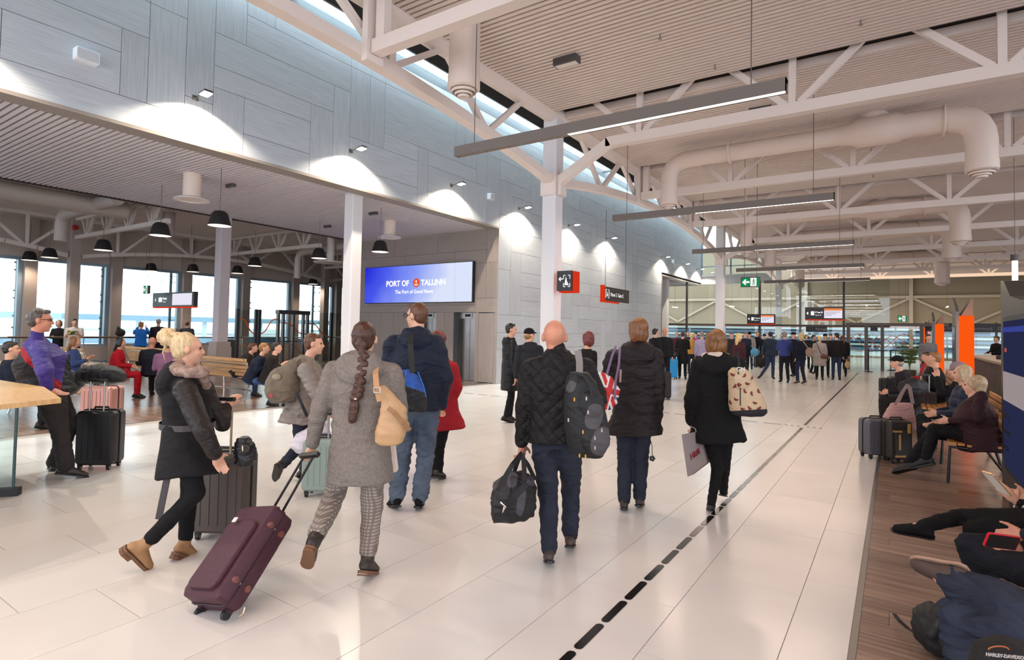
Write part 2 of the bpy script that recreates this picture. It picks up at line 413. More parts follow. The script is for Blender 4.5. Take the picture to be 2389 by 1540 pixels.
wl = MB().box(-10.35, -10.03, -3, 36, 4.77, 8.05).box(-10.35, -10.03, 14.09, 28.65, 0, 4.77).build('wall_left', joint); struct(wl, 'tall wall of grey washed boards with a row of small wall spots')
bd = 0.004
def board(u0, u1, z0, z1, k): return MB().box(-10.03, -10.0, u0+bd, u1-bd, z0+bd, z1-bd)
cells = tile_wall(U, ZL, known, 5) + tile_wall([u for u in U if 14.0 < u < 28.7], ZLOW, known, 9)
def board_obj(name, x0, x1, y0, y1, z0, z1, m, parent):
    c = V(((x0+x1)/2, (y0+y1)/2, (z0+z1)/2)); me = bpy.data.meshes.new(name); a, b, d = (x1-x0)/2, (y1-y0)/2, (z1-z0)/2
    q = MB().box(-a, a, -b, b, -d, d); me.from_pydata(q.v, [], q.f); me.materials.append(m)
    bm = bmesh.new(); bm.from_mesh(me); bmesh.ops.recalc_face_normals(bm, faces=bm.faces); bm.to_mesh(me); bm.free()
    o = bpy.data.objects.new(name, me); COL.objects.link(o); o.location = c; o.parent = parent; return o
for u0, u1, z0, z1, k in cells: board_obj('wall_board', -10.03, -10.0, u0+bd, u1-bd, z0+bd, z1-bd, panH if k == 'H' else panV, wl)
# dark edging under the fascia, far reveal
t2 = MB().box(-10.36, -9.985, -3, 14.09, 4.715, 4.77).box(-10.36, -9.985, 28.65, 36, 4.6, 4.65).build('trim_2', greyp); struct(t2, 'brown metal edge under the board fascia')

# lift block: wall facing the camera
wb = MB().box(-16.2, -13.35, 14.12, 14.5, 0, 4.8).box(-12.45, -11.72, 14.12, 14.5, 0, 4.8).box(-10.84, -10.03, 14.12, 14.5, 0, 4.8).box(-13.35, -12.45, 14.12, 14.5, 2.17, 4.8).box(-11.72, -10.84, 14.12, 14.5, 2.17, 4.8)\
    .box(-16.2, -15.9, 14.5, 28, 0, 4.8).box(-13.5, -10.7, 14.95, 15.0, 0, 2.4).build('wall_lift', joint); struct(wb, 'brown board wall with two lifts and a wide screen')
XU = [-16.2, -15.6, -15.0, -14.4, -13.9, -13.35, -12.45, -11.72, -10.84, -10.45, -10.0]
for (a, b, c, d, k) in [(-16.2, -14.4, 4.1, 4.78, 'H'), (-14.4, -12.45, 4.1, 4.78, 'H'), (-12.45, -10.45, 4.1, 4.78, 'H'), (-10.45, -10.0, 3.7, 4.78, 'V'), (-16.2, -13.9, 3.5, 4.1, 'H'), (-13.9, -11.72, 3.5, 4.1, 'H'), (-11.72, -10.45, 3.7, 4.1, 'H'),
                        (-16.2, -15.6, 2.4, 3.5, 'V'), (-15.6, -13.35, 2.4, 3.5, 'H'), (-13.35, -10.84, 2.4, 3.5, 'H'), (-11.72, -10.84, 3.5, 3.7, 'H'), (-10.84, -10.45, 2.6, 3.7, 'V'), (-10.45, -10.0, 2.6, 3.7, 'V'), (-10.84, -10.0, 2.17, 2.6, 'H'), (-13.35, -10.84, 2.17, 2.4, 'H'), (-16.2, -13.35, 2.17, 2.4, 'H'),
                        (-16.2, -15.6, 0, 2.17, 'V'), (-15.6, -15.0, 0, 2.17, 'V'), (-15.0, -14.4, 0, 2.17, 'V'), (-14.4, -13.9, 0, 2.17, 'V'), (-13.9, -13.35, 0, 2.17, 'V'), (-12.45, -12.1, 0, 2.17, 'V'), (-12.1, -11.72, 0, 2.17, 'V'), (-10.84, -10.7, 0, 2.17, 'V'), (-10.7, -10.12, 0.02, 2.14, 'V'), (-10.12, -10.0, 0, 2.17, 'V')]:
    board_obj('wall_board', a+bd, b-bd, 14.085, 14.12, c+bd, d-bd, panB if k == 'H' else panBV, wb)
steel = mat('brushed_steel', '8b8582', 0.25, 0.9, var=0.08, vscale=3)
for i, (a, b) in enumerate(((-13.35, -12.45), (-11.72, -10.84))):
    t = struct(MB().box(a, b, 14.45, 14.5, 0, 2.17).build('door_%d' % (i+1), greyp), 'brushed steel lift door in a recess')
    m = (a+b)/2
    MB().box(a+0.05, m-0.003, 14.40, 14.45, 0.01, 1.98).build('door_leaf', steel, t); MB().box(m+0.003, b-0.05, 14.41, 14.45, 0.01, 1.98).build('door_leaf', steel, t)
    MB().box(a, b, 14.33, 14.45, 1.98, 2.17).build('door_header', alu, t)
    MB().box(m-0.17, m+0.13, 14.30, 14.34, 2.0, 2.15).build('floor_display', white, t)
    MB().box(m-0.13, m+0.09, 14.29, 14.305, 2.03, 2.12).build('display_screen', blackp, t)
# end wall reveal where the boards stop
we = MB().box(-16.2, -10.0, 28.65, 28.8, 0, 4.65).build('wall_reveal', mat('reveal_paint', '7d756f', 0.7)); struct(we)

# ---------------------------------------------------------------- side hall soffit of slats
so = MB().box(-16.2, -10.36, -3, 14.09, 4.85, 4.95).box(-16.22, -16.18, -3, 28, 4.72, 5.3).build('ceiling', slatd); struct(so, 'low slatted ceiling of the side hall')
sl = []; y = -3.0
while y < 14.05: sl.append(y); y += 0.1
me0 = None
def slatobj(y, x0, x1, z0, z1, w, m, root, cache):
    return slab('ceiling_slat', x0, x1, y, y+w, z0, z1, m, root, cache)
nr = [y for y in sl if y > 0]; 
for y in nr: slatobj(y, -16.17, -10.38, 4.75, 4.85, 0.062, mat('soffit_slat', 'd4ccd0', 0.5), so, tm)
q = MB()
for y in sl:
    if y <= 0: q.box(-16.17, -10.38, y, y+0.062, 4.75, 4.85)
q.build('ceiling_slats', MATS['soffit_slat'], so)['kind'] = 'stuff'
# far opening soffit
s2 = MB().box(-16, -10.36, 28.8, 36, 4.62, 4.75).build('ceiling', mat('far_soffit', '6d6764', 0.8)); struct(s2, 'flat soffit over the far opening')
# high ceiling of the side hall
s3 = MB().box(-24.2, -16.2, -6, 28, 5.17, 5.3).build('ceiling', slatd); struct(s3, 'slatted ceiling along the window side')
q = MB(); y = -6
while y < 28: q.box(-24, -16.22, y, y+0.085, 5.06, 5.17); y += 0.1
q.build('ceiling_slats', mat('side_slat', 'c8c0bc', 0.55), s3)['kind'] = 'stuff'

# ---------------------------------------------------------------- hall ceiling: slat panels between the trusses
TY = [-8.8, -4.3, 0.3, 5.0, 9.9, 14.3, 18.9, 23.3, 27.8, 32.3, 36.8, 41.2, 45.6, 50]
hr = MB().box(-5.95, 14, -9, 52, 7.3, 7.4).build('ceiling', slatd); struct(hr, 'dark roof deck seen through the gaps between the slat panels')
left = 292
for k, (a, b) in enumerate(zip(TY[:-1], TY[1:])):
    hc = MB().box(-5.6, 9, a+0.2, b-0.24, 6.12, 6.16).build('ceiling', mat('panel_back', '3a3330', 0.9)); struct(hc, 'hall ceiling panel of narrow pale slats between two trusses')
    MB().box(-5.6, 9, a+0.19, a+0.21, 5.97, 6.10).build('panel_edge', slatm, hc); MB().box(-5.6, 9, b-0.24, b-0.225, 5.97, 6.10).build('panel_edge', slatm, hc)
    y = a+0.22; ys = []
    while y < b-0.26: ys.append(y); y += 0.1
    if b < 2 or left < len(ys):
        q = MB()
        for y in ys: q.box(-5.6, 9, y, y+0.062, 5.97, 6.06)
        q.build('ceiling_slats', slatm, hc)['kind'] = 'stuff'
    else:
        left -= len(ys)
        for y in ys: slab('ceiling_slat', -5.6, 9, y, y+0.062, 5.97, 6.06, slatm, hc, tm)
# roof slope above the light slit
rs = MB().prism([(-6.1, -6, 6.35), (-6.1, -6, 6.5), (-9.6, -6, 8.75), (-9.6, -6, 8.6)], (0, 42, 0)).box(-6.15, -5.95, -6, 36, 6.2, 7.4).build('ceiling', brown); struct(rs, 'dark brown sloping roof underside beside the light slit')
sf = MB().box(-10.35, -10.0, -6, 36, 8.02, 8.3).box(-9.55, -9.5, -6, 36, 8.2, 8.65).build('trim_3', mat('slit_frame', '5c5f63', 0.5)); struct(sf, 'grey metal frame of the roof light slit')
for i in range(8):
    y0 = -3+i*4.9
    w = struct(MB().box(-10.0, -9.55, y0, y0+0.06, 8.22, 8.3).build('window_%d' % (20+i), mat('slit_frame', '5c5f63', 0.5)), 'narrow roof light pane above the board wall')
    MB().box(-10.0, -9.55, y0+0.06, y0+4.9, 8.25, 8.26).build('pane', pglass, w)

# ---------------------------------------------------------------- window wall of the side hall
frm = mat('window_frame', '7f8e98', 0.4, 0.3); post = mat('window_post', '93877f', 0.6)
ww = MB().box(-24.3, -24.0, -6, 30, -0.1, 0.78).box(-24.3, -24.0, -6, 30, 3.76, 5.3).build('wall_window', mat('window_wall_paint', 'a89c93', 0.7)); struct(ww, 'wall under and over the tall windows of the side hall')
k = 0; y = -0.62
while y < 27:
    k += 1
    w = struct(MB().box(-24.15, -24.05, y-0.02, y+0.03, 0.78, 3.76).build('window_%d' % k, frm), 'tall window of the side hall looking on the harbour')
    MB().box(-24.16, -24.04, y, y+2.1, 0.78, 0.84).box(-24.16, -24.04, y, y+2.1, 3.66, 3.76).box(-24.16, -24.0, y+2.04, y+2.16, 0.78, 3.76).build('window_frame', frm, w)
    MB().box(-24.115, -24.105, y+0.05, y+2.05, 0.84, 3.66).build('pane', pglass, w)
    MB().box(-24.3, -23.78, y+2.16, y+2.5, 0.0, 5.06).build('window_post', post, w)
    y += 2.527
# outside: facade masts with little arms, ground, distant pier
for i, (px_, py_) in enumerate(((38, 700), (238, 700), (397, 700), (503, 700), (568, 700), (730, 700))):
    p = onX(px_, py_, -24.9)
    t = thing('facade_mast', ('dark facade mast with small glass clamps outside, %s' % ('far left', 'behind the man in the white tee shirt', 'beside the hanging screen sign', 'right of the plinth column', 'above the glass gates', 'rightmost behind the glass gates')[i]), 'mast', (p.x, p.y, -1))
    MB().tube([(p.x, p.y, -1), (p.x, p.y, 4.6)], 0.055, 8).build('mast_tube', mat('mast_steel', '4f5f69', 0.4, 0.4), t, True)
    for z in (1.35, 1.75, 2.35, 2.6, 3.3, 3.55):
        q = MB()
        for s in (-1, 1): q.bar((p.x, p.y, z), (p.x+0.3, p.y+s*0.16, z+0.05), 0.02, 0.02); q.lathe([(0.03, 0), (0.03, 0.03)], (p.x+0.3, p.y+s*0.16, z+0.05), (1, 0, 0), 8)
        q.build('clamp_arm', dark, t)
gr = MB().box(-600, -25.2, -300, 400, -3.1, -3.0).build('floor', mat('harbour_ice', 'e4e9ee', 0.9, c2='c3ced8', vscale=0.08, stretch=(1, 0.3, 1), detail=6)); struct(gr, 'pale blue grey harbour water outside the windows')
pier = thing('harbour_pier', 'long pale blue pier with lamp posts far outside the windows', 'pier', (-95, 30, -3))
pm = mat('pier_blue', '7f96a6', 0.8); pw = mat('pier_white', 'dbe5ec', 0.7)
MB().box(-97, -93, -120, 260, 1.9, 2.7).build('deck', pm, pier); MB().box(-96, -94, -120, 260, -1.4, -0.5).build('fender', pm, pier)
for i in range(38): MB().box(-95.6, -95.0, -120+i*10, -119.5+i*10, -3, 2.0).build('pile', pw, pier)
for i in range(10): MB().tube([(-94, -80+i*26, 2.7), (-94, -80+i*26, 14)], 0.12, 6).build('lamp_post', pw, pier)

# ---------------------------------------------------------------- closing walls
we = MB().box(-24.2, -16.2, 27.9, 28.1, 0, 5.3).build('wall_side_hall_end', beige); struct(we)
eb = MB().box(-40, 14, 52, 52.3, 2.55, 9).box(-40, 14, 52, 52.3, -0.1, 0.15).box(-40, 14, 52, 52.3, 2.45, 2.55).build('wall_end', mat('end_wall', '978a74', 0.75)); struct(eb, 'far beige wall with cross bracing')
br = thing('wall_bracing', 'pale steel cross bracing on the far beige wall', 'bracing', (0, 51.8, 0))
for i in range(-5, 4):
    x = i*7.0+1.0
    MB().box(x-0.12, x+0.12, 51.7, 51.95, 0, 7.5).build('brace_post', mat('brace', 'b5a996', 0.6), br)
    MB().bar((x, 51.85, 4.6), (x+3.5, 51.85, 2.7), 0.1, 0.16).build('diagonal', MATS['brace'], br); MB().bar((x+7, 51.85, 4.6), (x+3.5, 51.85, 2.7), 0.1, 0.16).build('diagonal', MATS['brace'], br)
MB().box(-36, 12, 51.75, 51.95, 4.55, 4.75).build('rail_beam', MATS['brace'], br)
# seen through the lower far glazing: a striped blue and white ferry deck and parked coaches outside
fb = thing('ferry_side', 'blue and white striped ferry side beyond the far doors', 'ship', (0, 75, -1))
MB().box(-60, 40, 75, 80, -1, 0.4).build('hull', mat('ferry_white', 'b4bcc2', 0.5), fb)
sb = mat('ferry_blue', '46688c', 0.5); sw = MATS['ferry_white']
for i in range(9): MB().box(-60, 40, 74.8-0.02*i, 75, 0.4+0.42*i-1, 0.62+0.42*i-1).build('stripe', sb if i % 2 == 0 else sw, fb)
MB().box(-60, 40, 76, 80, 0.4, 5.0).build('upper_side', mat('ferry_teal', '465f66', 0.5, c2='7c8478', vscale=0.5), fb)
MB().box(-60, 40, 74.7, 75.9, 2.6, 2.8).build('rail', mat('ferry_orange', 'c06a30', 0.5), fb)
eg = MB().box(-200, 200, 52.3, 300, -0.3, -0.05).build('floor', mat('quay', '9aa0a2', 0.8)); struct(eg, 'grey quay outside the far glazing')
k = 0
for i in range(-12, 4):
    k += 1; x = i*3.1
    w = struct(MB().box(x, x+0.08, 51.95, 52.1, 0.15, 2.45).build('window_%d' % (40+k), frm), 'far window onto the quay')
    MB().box(x+0.08, x+3.1, 52.0, 52.02, 0.15, 2.45).build('pane', pglass, w)
# high end wall with clerestory beyond the boards, and the balcony band
eh = MB().box(-10.3, -5.9, 36, 36.15, 4.7, 5.15).box(-10.3, -5.9, 36, 36.15, 8.3, 9).box(-10.3, -5.9, 35.85, 36.2, 5.15, 5.25).build('wall_balcony', mat('balcony_white', 'b9b9b9', 0.6)); struct(eh, 'white band wall under the high end window')
w = struct(MB().box(-10.05, -9.95, 35.95, 36.05, 5.25, 8.3).box(-8.3, -8.22, 35.97, 36.05, 5.25, 8.3).box(-10, -5.9, 35.97, 36.05, 5.75, 5.8).build('window_39', frm), 'large bright high window at the end of the board wall')
MB().box(-10, -5.9, 36.0, 36.02, 5.25, 8.3).build('pane', pglass, w)
wr = MB().box(13.9, 14.1, 20, 52, 0, 7.4).build('wall_right', beige); struct(wr)

# ---------------------------------------------------------------- columns
def column(x, y, h, label, w=0.3, plinth=False, m=None, z0=0):
    t = thing('column', label, 'column', (x, y, 0)); m = m or white
    a = w/2
    MB().rbox((x, y, (h+z0)/2), (a, 0, 0), (0, a, 0), (0, 0, (h-z0)/2), 0.02, 2).build('shaft', m, t)
    if plinth: MB().box(x-a-0.07, x+a+0.07, y-a-0.07, y+a+0.07, 0, 1.0).box(x-a-0.05, x+a+0.05, y-a-0.05, y+a+0.05, 1.0, 1.14).build('plinth', post, t)
    return t
cw = mat('column_white', 'd6d2d3', 0.45)
column(-10.55, 8.95, 4.76, 'white square column under the slatted soffit left of the blue screen', 0.3, m=cw)
column(-16.2, 9.0, 4.76, 'grey white column with brown plinth in the side hall', 0.31, True, m=mat('column_grey', 'b0a7a9', 0.5))
column(-22.5, 7.5, 5.06, 'beige column at the windows with a red bell on top', 0.3, m=post)
column(-22.5, 17.5, 5.06, 'beige column at the windows behind the glass gates', 0.3, m=post)
for i, y in enumerate((9.95, 23.35, 37.0)):
    t = column(-5.75, y, 6.05, ('white column with the arrow sign, nearest in the hall', 'second white column of the hall, rising behind the blonde brown haired woman', 'third white column of the hall, amid the far crowd')[i], 0.31, m=cw)
    for s in (-1, 1): MB().box(-5.92, -5.58, y+s*0.17-0.03, y+s*0.17+0.03, 4.35, 4.78).build('bracket', white2, t)
    MB().box(-5.59, -5.5, y-0.12, y+0.12, 4.35, 4.75).build('bracket', white2, t)
column(-10.6, 31.0, 4.65, 'white column in the far opening past the board wall', 0.34, m=cw)
column(-5.75, -3.4, 6.05, 'white column of the hall behind the camera', 0.31, m=cw)
bell = tag(MB().lathe([(0.09, 0), (0.09, 0.05), (0.06, 0.09)], (-22.3, 7.42, 4.72), (1, 0, 0), 12).build('alarm_bell', mat('red_plastic', 'a01818', 0.4)), 'red alarm bell high on the window column', 'bell')

# ---------------------------------------------------------------- trusses
def arcz(t, y0, y1): s = (t-y0)/(y1-y0); return 4.62 + 0.62*math.sin(PI*s)**0.8
for gi, (y0, y1) in enumerate(((-3.4, 9.95), (9.95, 23.35), (23.35, 37.0))):
    t = thing('arched_girder', ('white arched girder with round top tube, nearest the camera', 'white arched girder with round top tube, between the first and second columns', 'white arched girder with round top tube, beyond the second column')[gi], 'girder', (-5.75, y0, 4.6))
    n = 22; ys = [y0+0.15+(y1-y0-0.3)*k/n for k in range(n+1)]
    q = MB(); prof = [V((-5.75, yy, arcz(yy, y0, y1))) for yy in ys]
    vs = []; 
    for p in prof: vs += [p+V((-0.09, 0, -0.08)), p+V((0.09, 0, -0.08)), p+V((0.09, 0, 0.08)), p+V((-0.09, 0, 0.08))]
    fs = [(0, 1, 2, 3), tuple(4*n+i for i in (3, 2, 1, 0))]
    for k in range(n):
        for i in range(4): fs.append((4*k+i, 4*k+(i+1) % 4, 4*k+4+(i+1) % 4, 4*k+4+i))
    q.add(vs, fs).build('arched_chord', white2, t)
    MB().tube([(-5.75, y0, 6.03), (-5.75, y1, 6.03)], 0.19, 20).build('top_tube', white2, t, True)
    L = y1-y0
    for f in (0.17, 0.34, 0.5, 0.66, 0.83):
        yy = y0+L*f; zz = arcz(yy, y0, y1)+0.06
        for s in (-1, 1): MB().bar((-5.75, yy+0.06*s, zz), (-5.75, yy+s*L*0.083, 5.93), 0.09, 0.09, (1, 0, 0)).build('diagonal', white2, t)
        if f in (0.34, 0.66): MB().box(-5.83, -5.67, yy-0.06, yy+0.06, zz, 6.9).build('post', white2, t)
        elif f == 0.5: MB().bar((-5.75, yy, zz), (-5.75, yy, 5.95), 0.08, 0.08, (1, 0, 0)).build('post', white2, t)
ords = ['nearest the camera', 'second, ending at the arrow sign column', 'third from the camera, just behind the bent duct', 'fourth from the camera', 'fifth from the camera', 'sixth from the camera', 'seventh from the camera', 'eighth from the camera', 'farthest of the row']
for i, y in enumerate(TY[3:12]):
    oncol = i in (1, 4, 7)
    t = thing('roof_truss', 'pale roof truss across the hall, '+ords[i], 'truss', (-5.5, y, 5.2))
    x0 = -4.55 if oncol else -5.55
    zc = 5.24
    MB().box(x0, 9, y-0.08, y+0.08, zc-0.09, zc+0.09).build('bottom_chord', white2, t)
    MB().box(-5.6, 9, y-0.09, y+0.09, 6.55, 6.7).build('top_chord', greyp, t)
    if oncol: MB().bar((x0+0.06, y, zc), (-5.58, y, 4.62), 0.16, 0.17, (0, 0, 1)).build('strut', white2, t)
    else:
        MB().box(-5.66, -5.56, y-0.14, y+0.14, 5.05, 6.3).build('end_plate', white2, t)
        MB().box(-5.5, -5.35, y-0.06, y+0.06, 5.3, 6.3).build('end_post', white2, t)
    x = -3.9 if i % 2 else -3.3
    for kx in range(5):
        xc = x+kx*2.55
        for dx in (-0.85, 0, 0.85):
            MB().bar((xc+dx*0.12, y, zc+0.08), (xc+dx*1.35, y, 6.3), 0.1, 0.1, (0, 1, 0)).build('diagonal' if dx else 'post', white2, t)
# side hall trusses
st = mat('side_steel', 'bdb3ab', 0.5)
for i, (y, lab) in enumerate(((7.5, 'grey white truss over the side hall, near the pendant lamps'), (12.4, 'grey white truss over the side hall, behind the plinth column'), (17.4, 'grey white truss over the side hall, above the glass gates'))):
    t = thing('roof_truss', lab, 'truss', (-22.4, y, 4.4))
    MB().box(-22.4, -16.25, y-0.06, y+0.06, 4.34, 4.46).build('bottom_chord', st, t); MB().box(-22.4, -16.25, y-0.06, y+0.06, 4.95, 5.05).build('top_chord', st, t)
    for k in range(4):
        xc = -21.5+k*1.45
        for dx in (-1, 0, 1): MB().bar((xc+dx*0.08, y, 4.45), (xc+dx*0.42, y, 4.96), 0.07, 0.07, (0, 1, 0)).build('diagonal', st, t)
for i, (y0, y1) in enumerate(((-2.5, 7.5), (7.5, 17.5), (17.5, 27.5))):
    t = thing('arched_girder', ('arched grey girder along the windows, %s' % ('leftmost', 'between the two window columns', 'rightmost')[i]), 'girder', (-22.5, y0, 4))
    n = 12; q = MB(); ys = [y0+0.2+(y1-y0-0.4)*k/n for k in range(n+1)]
    pts = [V((-22.5, yy, 3.75+0.52*math.sin(PI*(yy-y0)/(y1-y0))**0.8)) for yy in ys]
    for a, b in zip(pts[:-1], pts[1:]): q.bar(a, b+(b-a)*0.02, 0.13, 0.12)
    q.build('arched_chord', st, t); MB().box(-22.56, -22.44, y0, y1, 4.95, 5.06).build('top_chord', st, t)
    for k in range(4):
        yc = y0+(y1-y0)*(k+0.5)/4; zz = 3.8+0.5*math.sin(PI*(yc-y0)/(y1-y0))**0.8
        for dy in (-1, 0, 1): MB().bar((-22.5, yc+dy*0.1, zz), (-22.5, yc+dy*1.1, 4.96), 0.08, 0.08, (1, 0, 0)).build('diagonal', st, t)

# ---------------------------------------------------------------- ducts
duct = mat('duct_paint', 'd6c3b6', 0.5, var=0.02, vscale=2)
def nozzle(t, x, y, z, r):
    MB().lathe([(r+0.012, 0.16), (r+0.012, 0.0), (r*0.86, -0.02), (r*0.84, 0.03)], (x, y, z), n=24, caps=False).build('collar', duct, t, True)
    q = MB()
    for a, h in ((0.84, -0.035), (0.6, -0.07), (0.4, -0.10)): q.lathe([(r*a, h), (r*a*0.9, h-0.03), (r*(a-0.17), h+0.03)], (x, y, z), n=24, caps=False)
    q.lathe([(0.001, -0.12), (r*0.33, -0.125), (r*0.3, -0.09)], (x, y, z), n=24, caps=False)
    q.build('diffuser', duct, t, True)
def elbow(c0, c1, c2, n=5):
    c0, c1, c2 = V(c0), V(c1), V(c2); return [c0.lerp(c1, k/n).lerp(c1.lerp(c2, k/n), k/n) for k in range(n+1)]
t = thing('air_duct', 'upright white air duct hanging beside the first girder', 'duct', (-4.98, 6.1, 5))
MB().tube([(-4.98, 6.1, 5.0), (-4.98, 6.1, 5.96)], 0.215, 28).build('pipe', duct, t, True); nozzle(t, -4.98, 6.1, 4.99, 0.215)
def bent_duct(y, xl, xr, z, zb, rl, rr, label, tee=True):
    t = thing('air_duct', label, 'duct', (xl, y, z))
    a = elbow((xl, y, z-0.45), (xl, y, z), (xl+0.5, y, z)); b = elbow((xr-0.5, y, z), (xr, y, z), (xr, y, z-0.5))
    MB().tube([(xl, y, zb)]+a+[(-1.0, y, z)], rl, 24).build('pipe', duct, t, True)
    MB().tube([(-1.0, y, z), (-0.7, y, z), (-0.6, y, z), (0.05, y, z), (0.15, y, z)]+b+[(xr, y, zb)], [rl, rl+0.04, rr+0.05, rr+0.05, rr]+[rr]*(len(b)+1), 24).build('wide_pipe', duct, t, True)
    for xx in (-3.0, -0.05, 0.75): MB().lathe([(rl+0.035, -0.02), (rl+0.055, 0), (rl+0.035, 0.02)] if xx < -1 else [(rr+0.03, -0.02), (rr+0.05, 0), (rr+0.03, 0.02)], (xx, y, z), (1, 0, 0), 24).build('flange', duct, t, True)
    nozzle(t, xl, y, zb, rl); nozzle(t, xr, y, zb, rr)
    if tee: MB().tube([(-0.35, y, z), (-0.35, y+0.15, 5.96)], [0.22, 0.26], 20).build('branch', duct, t, True)
bent_duct(12.9, -4.35, 1.28, 5.62, 4.62, 0.185, 0.235, 'large bent white air duct with two drops between second and third truss')
bent_duct(21.2, -4.35, 1.6, 5.65, 4.5, 0.2, 0.26, 'white air duct with two drops behind the fourth truss')
bent_duct(25.6, -4.3, 1.7, 5.65, 4.5, 0.22, 0.28, 'white air duct with two drops behind the fifth truss')
bent_duct(34.4, -4.3, 1.9, 5.65, 4.3, 0.24, 0.3, 'farthest white air duct with two drops')
for i, (a, b) in enumerate((((-12.1, 6.02, 4.76), (-12.1, 6.02, 4.22)), ((-12.23, 11.72, 4.76), (-12.23, 11.72, 4.28)))):
    t = thing('ceiling_diffuser', ('round white ceiling diffuser with flat disc, left of the soffit', 'round white ceiling diffuser with flat disc, near the blue screen')[i], 'diffuser', a)
    MB().tube([a, b], 0.17, 24).build('pipe', duct, t, True)
    MB().lathe([(0.17, 0.05), (0.33, 0.0), (0.34, -0.02), (0.24, -0.03), (0.22, -0.01), (0.12, -0.02), (0.001, -0.02)], b, n=28, caps=False).build('disc', white, t, True)
t = thing('air_duct', 'wide grey duct crossing the side hall at far left', 'duct', (-18, 3, 4.8))
MB().tube([(-17.6, -2, 4.72), (-17.6, 7.0, 4.72)], 0.24, 20).build('pipe', mat('side_duct', 'a0958e', 0.5), t, True)
MB().tube([(-16.3, 6.3, 4.78), (-19.4, 6.3, 4.72)]+elbow((-19.4, 6.3, 4.72), (-19.9, 6.3, 4.72), (-19.9, 6.3, 4.3))+[(-19.9, 6.3, 3.95)], 0.17, 20).build('branch', MATS['side_duct'], t, True)
t = thing('air_duct', 'grey duct drop beside the side hall truss', 'duct', (-18.6, 8.6, 4.4))
MB().tube([(-18.6, 8.6, 5.1), (-18.6, 8.6, 4.35)], 0.17, 20).build('pipe', MATS['side_duct'], t, True)
t = thing('air_duct', 'thin white duct with a drop above the glass gates', 'duct', (-19, 14, 4.5))
MB().tube([(-16.3, 14.2, 4.7), (-19.6, 14.2, 4.6)]+elbow((-19.6, 14.2, 4.6), (-20.0, 14.2, 4.6), (-20, 14.2, 4.2))+[(-20, 14.2, 3.55)], 0.13, 16).build('pipe', mat('duct_light', 'b9aea6', 0.5), t, True)
MB().lathe([(0.16, 0.04), (0.62, 0), (0.6, -0.03), (0.001, -0.03)], (-17.6, 13.9, 4.05), n=28, caps=False).build('disc', white, t, True)
MB().tube([(-17.6, 13.9, 4.05), (-17.6, 13.9, 5.0)], 0.14, 14).build('drop', white, t, True)

# ---------------------------------------------------------------- light bars, wall spots, pendants
barm = mat('light_bar_paint', '6a5f58', 0.45); glow = emis('lamp_glow', (1.0, 0.93, 0.84), 4.0); cable = mat('cable', '5a5250', 0.6)
barlab = ['behind the camera', 'nearest, crossing in front of the first column', 'second from the camera, in front of the fourth truss', 'third from the camera', 'fourth from the camera', 'farthest']
for i, y in enumerate(FIXY):
    if i == 0: continue
    t = thing('light_bar', 'long grey suspended light bar, '+barlab[i], 'light bar', (-2.94, y, 4.03))
    MB().box(-5.02, -0.87, y-0.05, y-0.035, 4.02, 4.15).box(-5.02, -0.87, y+0.035, y+0.05, 4.02, 4.15).box(-5.02, -0.87, y-0.035, y+0.035, 4.1, 4.15).box(-5.03, -5.02, y-0.05, y+0.05, 4.02, 4.15).box(-0.88, -0.87, y-0.05, y+0.05, 4.02, 4.15).build('housing', barm, t)
    MB().box(-3.3, -0.89, y-0.034, y+0.034, 4.024, 4.034).build('light_strip', glow, t); MB().box(-5.0, -3.3, y-0.034, y+0.034, 4.05, 4.06).build('light_strip', glow, t)
    q = MB(); x = -4.98
    while x < -3.3: q.box(x, x+0.02, y-0.034, y+0.034, 4.021, 4.05); x += 0.06
    q.build('louvre', barm, t)['kind'] = 'stuff'
    for x in (-4.72, -1.2): MB().tube([(x, y, 4.15), (x, y, 5.97)], 0.006, 5).build('cable', cable, t)
wn = 0
for y in (1.62, 4.97, 8.35, 11.8, 15.15, 18.5, 21.86, 28.6, 31.95, 34.9):
    wn += 1
    lab = ['leftmost, just out of the picture edge', 'first fully seen from the left', 'above the white soffit column', 'third from the left', 'left of the arrow sign column', 'just right of the arrow sign column', 'left of the wall crease', 'left of the far opening', 'over the far opening', 'last before the high window'][wn-1]
    t = thing('wall_spot', 'small wall spot shining down the boards, '+lab, 'wall lamp', (-10, y, 5.52))
    MB().box(-10, -9.98, y-0.05, y+0.05, 5.49, 5.57).build('mount', alu, t)
    MB().bar((-9.98, y, 5.53), (-9.72, y, 5.55), 0.02, 0.02).build('arm', alu, t)
    MB().obox((-9.64, y, 5.545), (0.09, 0, 0.01), (0, 0.075, 0), (0, 0, 0.018)).build('head', alu, t)
    MB().obox((-9.64, y, 5.520), (0.08, 0, 0.01), (0, 0.068, 0), (0, 0, 0.006)).build('lens', emis('spot_glow', (1, 0.9, 0.75), 40), t)
pend = None
plab = ['large, in front of the plinth column', 'large, second from the plinth column', 'middle of the left row', 'fourth in the near row', 'at the far left edge', 'hanging left of the soffit column', 'hanging above the glass gates', 'just left of the blue screen', 'small, over the people at the windows', 'smallest at left, above the hanging screen sign', 'small, right of the plinth column', 'smallest at right, above the gate frame']
psh = mat('pendant_black', '1b191a', 0.5); pin = emis('pendant_inner', (1.0, 0.86, 0.72), 2.2)
